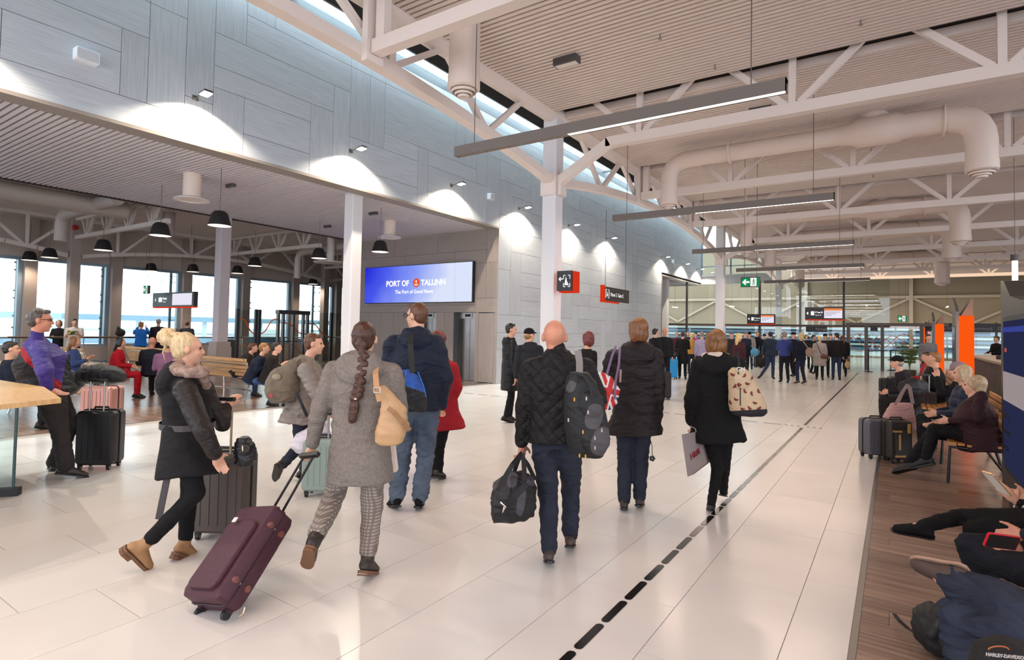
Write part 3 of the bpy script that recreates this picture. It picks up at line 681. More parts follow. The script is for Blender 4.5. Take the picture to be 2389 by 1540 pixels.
for i, (x, y) in enumerate(PEND):
    if pend is None:
        t = thing('pendant_lamp', 'x', 'pendant lamp', (x, y, 3.6))
        MB().lathe([(0.215, 0), (0.205, 0.04), (0.15, 0.24), (0.10, 0.29), (0.02, 0.30)], (x, y, 3.6), n=28, caps=False).build('lamp_shade', psh, t, True)
        MB().lathe([(0.001, 0.22), (0.14, 0.22), (0.20, 0.03), (0.212, 0.002)], (x, y, 3.6), n=28, caps=False).build('shade_lining', pin, t, True)
        MB().tube([(x, y, 3.9), (x, y, 4.8)], 0.006, 5).build('cable', cable, t); pend = t
    else: t = dup(pend, (x, y, 3.6))
    t['label'] = 'black bell shaped pendant lamp, '+plab[i]; t['group'] = 'black pendant lamps of the side hall'
    lamp('pendant_bulb', 'SPOT', (x, y, 3.62), 130, (1.0, 0.8, 0.62), None, spot_size=math.radians(130), spot_blend=0.6, shadow_soft_size=0.15)
# small ceiling fittings
for i, (x, y) in enumerate(((-4.31, 7.83), (-2.12, 11.53))):
    t = thing('ceiling_sensor', ('dark ceiling box between slats near the top of the picture', 'dark ceiling box behind the nearest light bar')[i], 'sensor box', (x, y, 5.95))
    MB().box(x-0.2, x+0.2, y-0.09, y+0.09, 5.86, 5.97).build('box', mat('sensor_grey', '4a4543', 0.6), t)
    MB().box(x-0.18, x+0.18, y-0.05, y+0.07, 5.855, 5.86).build('lens', white, t)
for i, (x, y) in enumerate(((-12.2, 6.9), (-11.7, 10.6), (-14.5, 11.3))):
    t = thing('ceiling_sensor', ('grey speaker box in the slatted soffit, leftmost', 'grey speaker box in the slatted soffit near the lift wall', 'grey speaker box in the slatted soffit above the gates')[i], 'sensor box', (x, y, 4.72))
    MB().box(x-0.13, x+0.13, y-0.05, y+0.05, 4.68, 4.75).build('box', mat('sensor_grey', '4a4543', 0.6), t); MB().box(x-0.05, x+0.12, y-0.03, y+0.04, 4.675, 4.68).build('lens', alu, t)
for i, (p, w) in enumerate(((onX(197, 135, -10), 0.3), (onX(1141, 460, -10), 0.22), (onX(1569, 611, -10), 0.3))):
    t = thing('wall_speaker', ('white box speaker high on the boards at far left', 'white box speaker between the fourth and fifth wall spots', 'small white box speaker near the far wall spots')[i], 'speaker', p)
    MB().rbox(p+V((0.07, 0, 0)), (0, w/2, 0), (0, 0, 0.09), (0.07, 0, 0), 0.02).build('housing', mat('speaker_white', 'd8dadd', 0.5), t)
    MB().box(p.x+0.14, p.x+0.145, p.y-w*0.44, p.y+w*0.44, p.z-0.07, p.z+0.07).build('grille', mat('speaker_grille', 'c8cbd0', 0.7), t)
q = 0
for (x, y) in ((1540-0, 80), (2008, 46), (2032, 345), (2037, 407), (1668, 150)):
    p = G(x, y, 5.97); q += 1
    t = thing('sprinkler', 'tiny sprinkler head under the hall slats, number %d counted from the left' % q, 'sprinkler', p)
    t['label'] = 'tiny sprinkler head under the hall slats, '+['nearest the first light bar', 'near the top edge of the picture', 'above the bend of the large duct', 'beyond the large duct', 'at upper middle of the ceiling'][q-1]; t['group'] = 'sprinkler heads of the hall ceiling'
    MB().tube([p, p-V((0, 0, 0.07))], 0.012, 6).build('stem', alu, t); MB().lathe([(0.03, 0), (0.03, 0.006)], p-V((0, 0, 0.075)), n=8).build('plate', alu, t)

# ================================================================ PEOPLE: builder
class Blob:
    """overlapping closed shells, fused into one continuous surface by finish()"""
    def __init__(s): s.v = []; s.f = []
    def add(s, vs, fs):
        k = len(s.v); s.v += [tuple(p) for p in vs]; s.f += [tuple(i+k for i in f) for f in fs]; return s
    def rings(s, rings, a, b):
        n = len(rings[0]); vs = [p for r in rings for p in r]; M = len(rings); fs = []
        for i in range(M-1):
            for k in range(n): k2 = (k+1) % n; fs.append((i*n+k, i*n+k2, (i+1)*n+k2, (i+1)*n+k))
        vs += [a, b]; ia, ib = M*n, M*n+1
        for k in range(n): k2 = (k+1) % n; fs.append((k2, k, ia)); fs.append(((M-1)*n+k, (M-1)*n+k2, ib))
        return s.add(vs, fs)
    def rc(s, a, b, ra, rb=None, flat=None, n=12):
        a, b = V(a), V(b); rb = ra if rb is None else rb; d = b-a; L = d.length
        if L < 1e-5: d = V((0, 0, 1)); L = 1e-5; b = a+d*L
        d.normalize(); x = d.orthogonal().normalized(); y = d.cross(x)
        def ring(c, r):
            out = []
            for k in range(n):
                o = (x*math.cos(2*PI*k/n)+y*math.sin(2*PI*k/n))*r
                if flat is not None: fd = V(flat[0]).normalized(); o = o-fd*(o.dot(fd)*(1-flat[1]))
                out.append(c+o)
            return out
        R = []
        for t in (70, 45, 20): R.append(ring(a-d*ra*math.sin(math.radians(t)), ra*math.cos(math.radians(t))))
        R.append(ring(a, ra)); R.append(ring(b, rb))
        for t in (20, 45, 70): R.append(ring(b+d*rb*math.sin(math.radians(t)), rb*math.cos(math.radians(t))))
        return s.rings(R, a-d*ra, b+d*rb)
    def chain(s, pts, rs, flat=None, n=12):
        for i in range(len(pts)-1): s.rc(pts[i], pts[i+1], rs[i], rs[i+1], flat, n)
        return s
    def ell(s, c, a, b, d, n=14, m=8):
        c, a, b, d = V(c), V(a), V(b), V(d); R = []
        for i in range(1, m):
            t = PI*i/m; R.append([c - d*math.cos(t) + (a*math.cos(2*PI*k/n)+b*math.sin(2*PI*k/n))*math.sin(t) for k in range(n)])
        return s.rings(R, c-d, c+d)
    def loft(s, st, n=20, p=2.3):
        R = []
        for c, u, v in st:
            c, u, v = V(c), V(u), V(v); r = []
            for k in range(n):
                t = 2*PI*k/n; ct, s_ = math.cos(t), math.sin(t)
                r.append(c + u*(abs(ct)**(2/p)*(1 if ct > 0 else -1)) + v*(abs(s_)**(2/p)*(1 if s_ > 0 else -1)))
            R.append(r)
        return s.rings(R, st[0][0], st[-1][0])
    def finish(s, name, mats, parent=None, voxel=0.012, smooth=3, fold=0.0, ff=1.0, zones=None, seed=0):
        me = bpy.data.meshes.new('raw'); me.from_pydata(s.v, [], s.f)
        bm = bmesh.new(); bm.from_mesh(me); bmesh.ops.recalc_face_normals(bm, faces=bm.faces); bm.to_mesh(me); bm.free()
        o = bpy.data.objects.new('raw', me)
        r = o.modifiers.new('r', 'REMESH'); r.mode = 'VOXEL'; r.voxel_size = voxel
        if smooth: q = o.modifiers.new('s', 'SMOOTH'); q.factor = 0.5; q.iterations = smooth
        me2 = to_mesh(o); bpy.data.meshes.remove(me); me2.name = name; me2.materials.clear()
        n = len(me2.vertices)
        if n and fold:
            P = np.empty(n*3); me2.vertices.foreach_get('co', P); P = P.reshape(-1, 3)
            N = np.empty(n*3); me2.vertices.foreach_get('normal', N); N = N.reshape(-1, 3)
            rs = np.random.RandomState(seed+11); Q = P*np.array([1, 1, 1.5])*ff
            w = np.zeros(n)
            for k in range(5):
                d = rs.randn(3); d /= np.linalg.norm(d); w += np.sin(Q@d*rs.uniform(6, 16)+rs.uniform(0, 6))
            h = np.zeros(n)
            for k in range(4):
                d = rs.randn(3); d[2] *= 1.6; d /= np.linalg.norm(d); h += (1-np.abs(np.sin(Q@d*rs.uniform(7, 19)+w*0.9+rs.uniform(0, 6))))**1.5
            h = (h/4-0.35)*fold*2
            P += N*h[:, None]; me2.vertices.foreach_set('co', P.ravel())
        ob = link_mesh(name, me2, mats, parent, True)
        if zones and n:
            P = np.empty(n*3); me2.vertices.foreach_get('co', P); P = P.reshape(-1, 3)
            nf = len(me2.polygons); C = np.empty(nf*3); me2.polygons.foreach_get('center', C); C = C.reshape(-1, 3)
            idx = np.zeros(nf, dtype=np.int32)
            for fn, k in zones: idx[fn(C)] = k
            me2.polygons.foreach_set('material_index', idx)
        me2.update(); return ob

def skin(name, c): return mat('skin_'+name, c, 0.48, var=0.06, vscale=14, spec=0.4)
SK = skin('fair', 'cc9a80'); SKR = skin('ruddy', 'bf8269'); SKD = skin('tan', 'a8735a')
def cloth(name, c, rough=0.85, **k):
    k.setdefault('bump', 0.25); k.setdefault('bscale', 220); k.setdefault('wrinkle', 0.6); k.setdefault('sheen', 0.0); k.setdefault('spec', 0.25); k.setdefault('var', 0.08)
    return mat('cloth_'+name, c, rough, **k)
def hairm(name, c, c2): return mat('hair_'+name, c, 0.42, c2=c2, vscale=30, stretch=(3, 3, 0.35), bump=0.8, bscale=50, spec=0.5)
HB = hairm('brown', '3a2214', '6b4126'); HD = hairm('dark', '15110f', '2b211c'); HBL = hairm('blonde', 'a98750', 'e0c68f'); HG = hairm('grey', '6d6157', '9a8d80')
HR = hairm('red', '4a1c18', '74302a'); HLB = hairm('light_brown', '6b4527', 'a0713f'); HGB = hairm('grey_blonde', '8d7355', 'c9b08c')
eyew = mat('eye', '2b2422', 0.2); lipm = mat('lips', 'b0655a', 0.45)

def skeleton(base, F, s=1.0, sit=None, stride=0.0, arms='down', lean=0.0):
    """default joints, metres; F = heading (unit, horizontal)"""
    F = V((F[0], F[1], 0)).normalized(); U = V((0, 0, 1)); Rr = F.cross(U)      # person's right
    b = V(base); j = {}
    if sit is None:
        j['pel'] = b+U*0.95*s
        for k, sg in (('L', -1), ('R', 1)):
            ph = stride*(1 if k == 'L' else -1)
            j['hip'+k] = b+Rr*0.09*sg*s+U*0.91*s
            j['kne'+k] = b+Rr*0.095*sg*s+U*0.49*s+F*(0.04+ph*0.5)*s
            j['ank'+k] = b+Rr*0.10*sg*s+U*(0.09+abs(min(ph, 0))*0.25)*s+F*(ph-0.02)*s
            j['toe'+k] = j['ank'+k]+F*0.17*s*math.cos(0.0)-U*(0.07*s)+Rr*sg*0.02
    else:
        h = sit; j['pel'] = b+U*(h+0.10)
        for k, sg in (('L', -1), ('R', 1)):
            j['hip'+k] = b+Rr*0.09*sg*s+U*(h+0.08)
            j['kne'+k] = b+Rr*0.11*sg*s+U*(h+0.07)+F*0.43*s
            j['ank'+k] = b+Rr*0.10*sg*s+U*0.09+F*0.42*s
            j['toe'+k] = j['ank'+k]+F*0.17*s-U*0.06
    T = (U*math.cos(lean)+F*math.sin(lean)).normalized(); p = j['pel']
    j['neck'] = p+T*0.53*s; hd = (T+U*1.2).normalized(); j['head'] = j['neck']+hd*0.165*s+F*0.015
    for k, sg in (('L', -1), ('R', 1)):
        sh = p+T*0.47*s+Rr*sg*0.185*s; j['sh'+k] = sh; o = Rr*sg
        if arms == 'down': el = sh-T*0.28*s+o*0.05*s-F*0.02*s; wr = el-U*0.25*s+F*0.05*s; ha = wr-U*0.18*s+F*0.02
        elif arms == 'fold': el = sh-T*0.27*s+o*0.05*s+F*0.05; wr = el+F*0.19*s-o*0.12*s+U*0.03*s; ha = wr-o*0.16*s+F*0.03
        elif arms == 'phone': el = sh-T*0.26*s+o*0.04*s+F*0.04; wr = el+F*0.20*s-o*0.08*s+U*0.10*s; ha = wr+F*0.10*s+U*0.10*s-o*0.04
        elif arms == 'lap': el = sh-T*0.27*s+o*0.05*s+F*0.04; wr = el+F*0.23*s-o*0.10*s-U*0.04; ha = wr+F*0.13*s-o*0.08*s-U*0.04
        elif arms == 'bag': el = sh-T*0.28*s+o*0.06*s-F*0.04*s; wr = el-U*0.24*s+F*0.0*s; ha = wr-U*0.17*s
        elif arms == 'up': el = sh+F*0.20*s-U*0.10*s+o*0.05; wr = el+F*0.05*s+U*0.22*s-o*0.1*s; ha = wr+U*0.16*s-o*0.05
        j['el'+k] = el; j['wr'+k] = wr; j['ha'+k] = ha
    return j, F, Rr

def hand(B, wr, ha, t, curl, s=1.0):
    d = (ha-wr).normalized(); t = (t-d*t.dot(d)).normalized(); n = d.cross(t)
    B.rc(wr-d*0.02, wr+d*0.03*s, 0.027*s, 0.031*s, (n, 0.72)); B.ell(wr+d*0.058*s, t*0.041*s, d*0.048*s, n*0.0165*s)
    for i in range(4):
        L = (0.040, 0.045, 0.042, 0.033)[i]*s; p = wr+d*(0.088-0.006*abs(i-1.2))*s+t*(0.030-0.0195*i)*s; dd = d.copy(); a = curl
        for k, f in enumerate((1.0, 0.62, 0.5)):
            q = Matrix.Rotation(-a*(0.7 if k == 0 else 1.0), 3, t); dd = q@dd; e = p+dd*L*f
            B.rc(p, e, (0.0095, 0.0088, 0.008)[k]*s, (0.0088, 0.008, 0.007)[k]*s, n=8); p = e
    p = wr+d*0.025*s+t*0.030*s; dd = (d*0.75+t*0.65-n*0.25*(1 if curl >= 0 else -1)).normalized(); e = p+dd*0.045*s
    B.rc(p, e, 0.0135*s, 0.0105*s, n=8); dd = (dd+d*0.5-n*0.3).normalized(); B.rc(e, e+dd*0.032*s, 0.0105*s, 0.0085*s, n=8)

def person(label, base, heading, s=1.0, ov=None, top=None, bottom=None, shoes=None, hair=None, skinm=None, look=None, vb=0.012, vc=0.013,
           sit=None, stride=0.0, arms='down', lean=0.0, group=None, curl=0.5, headu=None, face=True, hs=1.0, extra=None, dd=None, girth=1.0, thumb=None):
    F0 = V((math.sin(math.radians(heading)), math.cos(math.radians(heading)), 0))   # heading 0 = +Y (away), 90 = +X
    j, F, Rr = skeleton(base, F0, s, sit, stride, arms, lean)
    for k, p in (ov or {}).items():
        if len(p) == 2 or (len(p) == 3 and p[2] is not None and not isinstance(p, V)):
            d = (j[k]-CAMP).dot(CF) + (p[2] if len(p) == 3 else 0.0); j[k] = J(p[0], p[1], d)
        else: j[k] = V(p)
    U = V((0, 0, 1)); skm = skinm or SK
    root = thing('person', label, 'person', (base[0], base[1], base[2] if len(base) > 2 else 0), 0, group)
    LK = V((math.sin(math.radians(look)), math.cos(math.radians(look)), 0)) if look is not None else F
    hu = V(headu).normalized() if headu is not None else U
    f = (LK-hu*LK.dot(hu)).normalized(); r = f.cross(hu); hc = j['head']; k = s**0.5*hs
    latS = (j['shR']-j['shL']).normalized(); latH = (j['hipR']-j['hipL']).normalized()
    sp = j['neck']-j['pel']
    def stat(t, hw, hd, off=0.0):
        lat = latH.lerp(latS, max(0, min(1, t))).normalized(); fw = U.cross(lat).normalized() if abs(U.cross(lat).length) > 0.1 else F
        sd = sp.normalized(); fw = lat.cross(sd)*-1; fw = fw.normalized()
        if fw.dot(F) < 0: fw = -fw
        return (j['pel']+sp*t+fw*off, lat*hw*s, fw*hd*s)
    g = girth
    # ---- body: one continuous surface
    B = Blob()
    B.loft([stat(-0.12, .12*g, .09*g), stat(-0.02, .155*g, .11*g), stat(0.25, .13*g, .10*g), stat(0.6, .15*g, .115*g, .005), stat(0.82, .115, .075), stat(0.95, .06, .05)])
    for q in 'LR':
        B.rc(j['neck']-sp*0.14, j['sh'+q]-sp*.03, .04*s, .042*s); B.chain([j['sh'+q]-sp*.03, j['el'+q], j['wr'+q]], [.042*s*g, .038*s, .026*s])
        B.chain([j['hip'+q], j['kne'+q], j['ank'+q]], [.075*s*g, .046*s, .023*s])
        A, T = j['ank'+q], j['toe'+q]; fd = (T-A).normalized()
        B.rc(A, A+(T-A)*0.3, .022*s, .018*s)
        inward = (j['hip'+('R' if q == 'L' else 'L')]-j['hip'+q]).normalized()
        th = V(thumb[q]) if thumb and q in thumb else (F*0.8+inward*0.45)
        cu = curl[q] if isinstance(curl, dict) else curl
        dn = (j['ha'+q]-j['wr'+q]).normalized().cross(th.normalized())
        sg = -1 if dn.dot(inward) > 0 else 1
        hand(B, j['wr'+q], j['ha'+q], th, cu*sg if not (thumb and q in thumb) else cu, s*hs)
    B.rc(j['neck']-sp*0.04, hc-hu*0.055*k-f*0.018*k, .056*s, .054*s)
    B.ell(hc+hu*.024*k-f*.012*k, r*.076*k, f*.095*k, hu*.092*k); B.ell(hc-hu*.03*k+f*.022*k, r*.061*k, f*.066*k, hu*.085*k)
    B.ell(hc-hu*.078*k+f*.036*k, r*.042*k, f*.044*k, hu*.034*k); B.ell(hc-hu*.096*k+f*.062*k, r*.02*k, f*.018*k, hu*.016*k)
    B.rc(hc+hu*.014*k+f*.084*k, hc-hu*.026*k+f*.103*k, .008*k, .0125*k, n=8); B.ell(hc-hu*.028*k+f*.096*k, r*.017*k, f*.012*k, hu*.009*k)
    B.rc(hc+hu*.03*k+f*.074*k-r*.032*k, hc+hu*.03*k+f*.074*k+r*.032*k, .013*k, n=8)
    B.rc(hc-hu*.056*k+f*.080*k-r*.014*k, hc-hu*.056*k+f*.080*k+r*.014*k, .010*k, n=8)
    for sg in (-1, 1):
        B.ell(hc-hu*.004*k-f*.006*k+r*.079*k*sg, (r*sg*.8-f*.5)*.012*k, (f+r*sg*.3)*.017*k, hu*.031*k)
        B.ell(hc-hu*.028*k+f*.062*k+r*.034*k*sg, r*.022*k, f*.018*k, hu*.022*k)
    B.finish('body', [skm], root, vb, 2 if vb < 0.012 else 1)
    if face:
        m = MB()
        for sg in (-1, 1): m.lathe([(0.0005, -0.0085), (0.007, -0.005), (0.0088, 0), (0.007, 0.005), (0.0005, 0.0083)], hc+hu*.008*k+f*.0785*k+r*.031*k*sg, f, 10)
        m.build('eyes', eyew, root, True)
        Blob().rc(hc-hu*.0565*k+f*.0885*k-r*.017*k, hc-hu*.0565*k+f*.0885*k+r*.017*k, .0055*k, n=8).finish('lips', [lipm], root, 0.004, 1)
    # ---- trousers
    bt = bottom or {}; tp0 = (top or {}).get('hem', 0)
    if bt.get('m'):
        rr = bt.get('r', (.098, .070, .058)); T = Blob()
        tq = bt.get('hipk', 1.0 if tp0 < .08 else .9); T.loft([stat(-0.13, .135*g*tq, .105*g*tq), stat(-0.02, .168*g*tq, .125*g*tq), stat(0.16, .15*g*tq, .115*g*tq), stat(0.22, .14*g*tq, .11*g*tq)])
        for q in 'LR':
            en = j['ank'+q].lerp(j['kne'+q], bt.get('cut', 0.05)); mid = j['kne'+q]
            T.rc(j['hip'+q], mid, rr[0]*s*g, rr[1]*s); T.rc(mid, en, rr[1]*s, rr[2]*s)
        T.finish('trousers', bt['m'] if isinstance(bt['m'], list) else [bt['m']], root, vc, 2, bt.get('fold', 0.006)*1.35, bt.get('ff', 1.7), bt.get('zones'), seed=int(base[0]*100) % 97)
    # ---- shoes
    sh = shoes or {}
    if sh.get('m'):
        for q in 'LR':
            A, T = j['ank'+q], j['toe'+q]; kn = j['kne'+q]; shin = (kn-A).normalized(); fd = (T-A); fd = fd-shin*fd.dot(shin)*0.35; fd.normalize()
            side = fd.cross(shin)
            if sh.get('up'+q) is not None: fd = (T-A).normalized(); side = fd.cross(V(sh['up'+q]))
            side.normalize(); up = side.cross(fd); Lf = 0.25*s*sh.get('len', 1.0)
            heel = A-up*0.045*s-fd*0.055*s; z = lambda a, b: heel+fd*a*Lf+up*b*s
            sb_ = Blob(); w = sh.get('w', 1.0)
            sb_.loft([(z(-.08, .0), side*.022*s, up*.02*s), (z(.0, .012), side*.034*s*w, up*.04*s), (z(.3, .02), side*.036*s*w, up*.048*s), (z(.55, .008), side*.041*s*w, up*.036*s), (z(.8, -.004), side*.042*s*w, up*.026*s), (z(.95, -.008), side*.028*s*w, up*.018*s)], 16)
            hh = sh.get('h', 0.06)
            sb_.rc(A-up*0.02*s, A+shin*hh*s, .043*s*w, (.046+0.05*max(0, hh-.1))*s*w)
            sb_.finish('boot' if hh > 0.1 else 'shoe', [sh['m']], root, min(vc, 0.012), 2, 0.003 if vc < 0.02 else 0)
            if vc < 0.02:
                mm = MB(); pts = []
                for a, wd in ((-.09, .018), (0, .034), (.3, .033), (.55, .039), (.8, .040), (.95, .027), (1.0, .011)): pts.append((a, wd))
                poly = [z(a, -.022)+side*wd*s*w for a, wd in pts]+[z(a, -.022)-side*wd*s*w for a, wd in reversed(pts)]
                mm.prism(poly, up*-sh.get('sole', 0.014))
                if sh.get('heel'): poly = [z(a, -.026-sh.get('sole', .014))+side*wd*s*w for a, wd in pts[:3]]+[z(a, -.026-sh.get('sole', .014))-side*wd*s*w for a, wd in reversed(pts[:3])]; mm.prism(poly, up*-sh['heel'])
                mm.build('sole', sh.get('sm', blackp), root)
    # ---- top
    tp = top or {}
    if tp.get('m'):
        m = tp['m']; C = Blob(); bk = tp.get('bulk', 1.12); hem = tp.get('hem', 0.15); fl = tp.get('flare', 1.1); L = sp.length
        w = tp.get('w', {}); ws, wc, wh = w.get('sh', .172), w.get('chest', .165), w.get('waist', .148)
        st_ = []
        st_.append(stat(-(hem+0.01)/L, .168*bk*fl*g*0.97, .125*bk*fl*g*0.97)); st_.append(stat(-hem/L, .17*bk*fl*g, .128*bk*fl*g))
        if hem > 0.3: st_.append(stat(-hem*0.5/L, .170*bk*(1+fl)/2*g, .128*bk*(1+fl)/2*g))
        st_.append(stat(0.0, .168*bk*g, .128*bk*g)); st_.append(stat(0.3, wh*bk*g, .118*bk*g)); st_.append(stat(0.62, wc*bk*g, .13*bk*g, .004)); st_.append(stat(0.80, ws*bk*.82, .110*bk)); st_.append(stat(0.95, .088*bk, .078*bk)); st_.append(stat(1.02, .075*bk, .066*bk))
        C.loft(st_, 24); sr = tp.get('sl', (.066, .056, .045))
        if hem > .1:
            for q in 'LR': C.rc(j['hip'+q]+V((0, 0, .02)), j['hip'+q].lerp(j['kne'+q], max(0, min(.7, (hem-.15)/.42))), .115*s*g, .105*s*g)
        for q in 'LR':
            A = Blob() if tp.get('ms') else C
            C.rc(j['neck']-sp*0.10, j['sh'+q]-sp.normalized()*0.015, .062*bk*s, sr[0]*0.95*s); j['sh'+q] = j['sh'+q]-sp.normalized()*0.012
            if tp.get('short'): A.chain([j['sh'+q], j['sh'+q].lerp(j['el'+q], 0.75)], [sr[0]*s, sr[1]*s*1.05])
            else: A.chain([j['sh'+q], j['el'+q], j['wr'+q].lerp(j['el'+q], 0.06)], [sr[0]*s, sr[1]*s, sr[2]*s])
            if tp.get('ms'): A.finish('sleeve', [tp['ms']], root, vc, 2, tp.get('fold', 0.008), tp.get('ff', 1.0))
        if tp.get('collar'): C.rc(j['neck']-sp*0.05, j['neck']+(hc-j['neck'])*tp['collar'], .074*bk*s, .066*s)
        if tp.get('hood'):
            hb = j['neck']-F*0.075*s-sp.normalized()*0.05; hz = tp['hood']
            C.ell(hb, latS*.135*s*hz, F*.075*s*hz, (sp.normalized()+F*0.25)*.10*s*hz)
            for q, sg in (('L', -1), ('R', 1)): C.rc(hb+latS*sg*.09*s, j['neck']+F*0.05*s+latS*sg*.05*s+U*0.0, .052*s*hz, .035*s)
            C.rc(hb+latS*-.075*s+U*.05*s, hb+latS*.075*s+U*.05*s, .045*s*hz)
        ml = m if isinstance(m, list) else [m]
        C.finish(tp.get('name', 'coat'), ml, root, vc, tp.get('smooth', 2), tp.get('fold', 0.008), tp.get('ff', 1.0), tp.get('zones'), seed=int(base[1]*100) % 89)
    # ---- hair
    if hair:
        stl, hm = hair[0], hair[1]; H = Blob(); P = lambda a, b, c: hc+r*a*k+f*b*k+hu*c*k
        E = lambda a, b, c, x, y, z_: H.ell(P(a, b, c), r*x*k, f*y*k, hu*z_*k)
        if stl in ('short', 'bob', 'long', 'pony', 'bun', 'braid', 'curly'):
            E(0, -.024, .032, .083, .092, .096)
            if stl == 'short': E(0, -.05, -.015, .072, .055, .06); H.rc(P(-.03, .055, .088), P(.04, .05, .09), .022*k)
            elif stl == 'curly': E(0, -.03, .03, .10, .10, .10); E(0, -.055, -.03, .09, .06, .08)
            elif stl in ('bob', 'long'):
                E(0, -.045, -.03, .085, .062, .095)
                for sg in (-1, 1): H.chain([P(.066*sg, .012, .06), P(.080*sg, .0, -.01), P(.076*sg, -.01, -.085)], [.028*k, .026*k, .02*k])
                if stl == 'long': H.chain([P(0, -.075, .0), P(0, -.10, -.12), P(0, -.115, -.28)], [.07*k, .075*k, .04*k], (f, 0.5))
            else:
                E(0, -.045, -.012, .076, .058, .068)
            if stl == 'pony': H.chain([P(0, -.11, .03), P(0, -.15, .0), P(0, -.145, -.16)], [.026*k, .035*k, .016*k])
            if stl == 'bun': E(0, -.13, .07, .045, .042, .045)
        elif stl == 'cap':
            E(0, -.012, .052, .086, .102, .078); H.rc(P(-.03, .085, .045), P(.03, .085, .045), .035*k, None, (hu, 0.28)); H.rc(P(-.02, .12, .038), P(.02, .12, .038), .035*k, None, (hu, 0.2))
        elif stl == 'beanie': E(0, -.012, .045, .088, .105, .092)
        H.finish({'cap': 'cap', 'beanie': 'hat'}.get(stl, 'hair'), [hm], root, min(vc, 0.012), 2 if stl != 'curly' else 0, 0.003 if stl not in ('cap', 'beanie') else 0, 4.0)
        if len(hair) > 2:
            H = Blob(); E(0, -.045, -.012, .075, .056, .07); H.finish('hair', [hair[2]], root, min(vc, 0.012), 1)
    return root, j, F, Rr, (hc, f, r, hu, k)

# ================================================================ PEOPLE in the picture
def gb(x, y): p = G(x, y); return (p.x, p.y, 0.0)
c_black = cloth('black', '111011'); c_char = cloth('charcoal', '1b191a'); c_quilt = cloth('quilted_black', '171415', 0.6, quilt=('diamond', .032, .5)); c_navy = cloth('navy', '121826'); c_jean = cloth('jeans', '1f222d', 0.8, c2='292d3a', vscale=6)
c_jeanl = cloth('jeans_light', '3c4656', 0.8, c2='5a6574', vscale=5); c_grey = cloth('grey_wool', '6b625c', 0.95, c2='7d746d', vscale=60, bump=0.5); c_leath = cloth('brown_leather', '251f1e', 0.42); c_tan = mat('boot_tan', '97704b', 0.6, var=0.1, bump=0.2)
c_dkboot = mat('boot_dark', '2c2522', 0.5, var=0.15, bump=0.2); c_brboot = mat('boot_brown', '3f302b', 0.5, var=0.15); sole_br = mat('sole_brown', '6b4a33', 0.6)
c_purple = cloth('purple', '3a2c70', 0.55); c_red = cloth('red', '8f1420', 0.7); c_bluej = cloth('blue_jacket', '161d2d', 0.6); c_beigej = cloth('beige_quilt', '847a73', 0.5, quilt=('rows', .045, .9))
c_brown = cloth('dark_brown', '1d1616', 0.55); c_white = cloth('white', 'd8d2cc'); c_burg = cloth('burgundy', '31191e', 0.7); c_nvq = cloth('navy_quilt', '1f2438', 0.5, quilt=('rows', .05, .8))

def plaid():
    m = mat('cloth_plaid', '7c7068', 0.9, var=0.05); nt = m.node_tree; n = nt.nodes; L = nt.links; b = n['Principled BSDF']
    tc = n.new('ShaderNodeTexCoord'); outs = []
    for ax, off in (('X', 0), ('Z', 0.3)):
        w = n.new('ShaderNodeTexWave'); w.wave_type = 'BANDS'; w.bands_direction = ax; w.inputs['Scale'].default_value = 15; w.inputs['Phase Offset'].default_value = off; w.inputs['Distortion'].default_value = 0.0
        L.new(tc.outputs['Object'], w.inputs['Vector']); outs.append(w.outputs['Fac'])
    mu = n.new('ShaderNodeMath'); mu.operation = 'MULTIPLY'; L.new(outs[0], mu.inputs[0]); L.new(outs[1], mu.inputs[1])
    r = n.new('ShaderNodeValToRGB'); r.color_ramp.elements[0].color = (*lin('6a5f58'), 1); r.color_ramp.elements[1].color = (*lin('958a80'), 1); r.color_ramp.elements[1].position = 0.7
    L.new(mu.outputs[0], r.inputs[0]); L.new(r.outputs[0], b.inputs['Base Color']); return m
c_plaid = plaid()

# --- bald man from behind
BM = person('bald man seen from behind in a black quilted jacket, jeans and brown boots', gb(1292, 1316), -24, 1.0,
    ov={'head': (1294, 787), 'neck': (1300, 822), 'shL': (1238, 856), 'shR': (1366, 856), 'elL': (1224, 945), 'wrL': (1217, 1035), 'haL': (1219, 1082), 'elR': (1396, 930, .02), 'wrR': (1378, 985, .2), 'haR': (1362, 1010, .3),
        'pel': (1299, 1020), 'hipL': (1270, 1040), 'hipR': (1328, 1040), 'kneL': (1280, 1160), 'kneR': (1332, 1140, .2), 'ankL': (1281, 1284), 'ankR': (1330, 1250, .3), 'toeL': (1276, 1296, .18), 'toeR': (1336, 1264, .5)},
    top=dict(m=c_quilt, hem=0.02, flare=1.04, bulk=1.2, sl=(.078, .068, .052), fold=.008, name='jacket', w=dict(sh=.18, chest=.18, waist=.165), collar=.25),
    bottom=dict(m=c_jean, r=(.098, .073, .064), fold=.009, cut=.06), shoes=dict(m=c_brboot, h=.12), hair=None, skinm=SKR, vb=.009, vc=.011, curl=1.0, look=-26, hs=1.07)
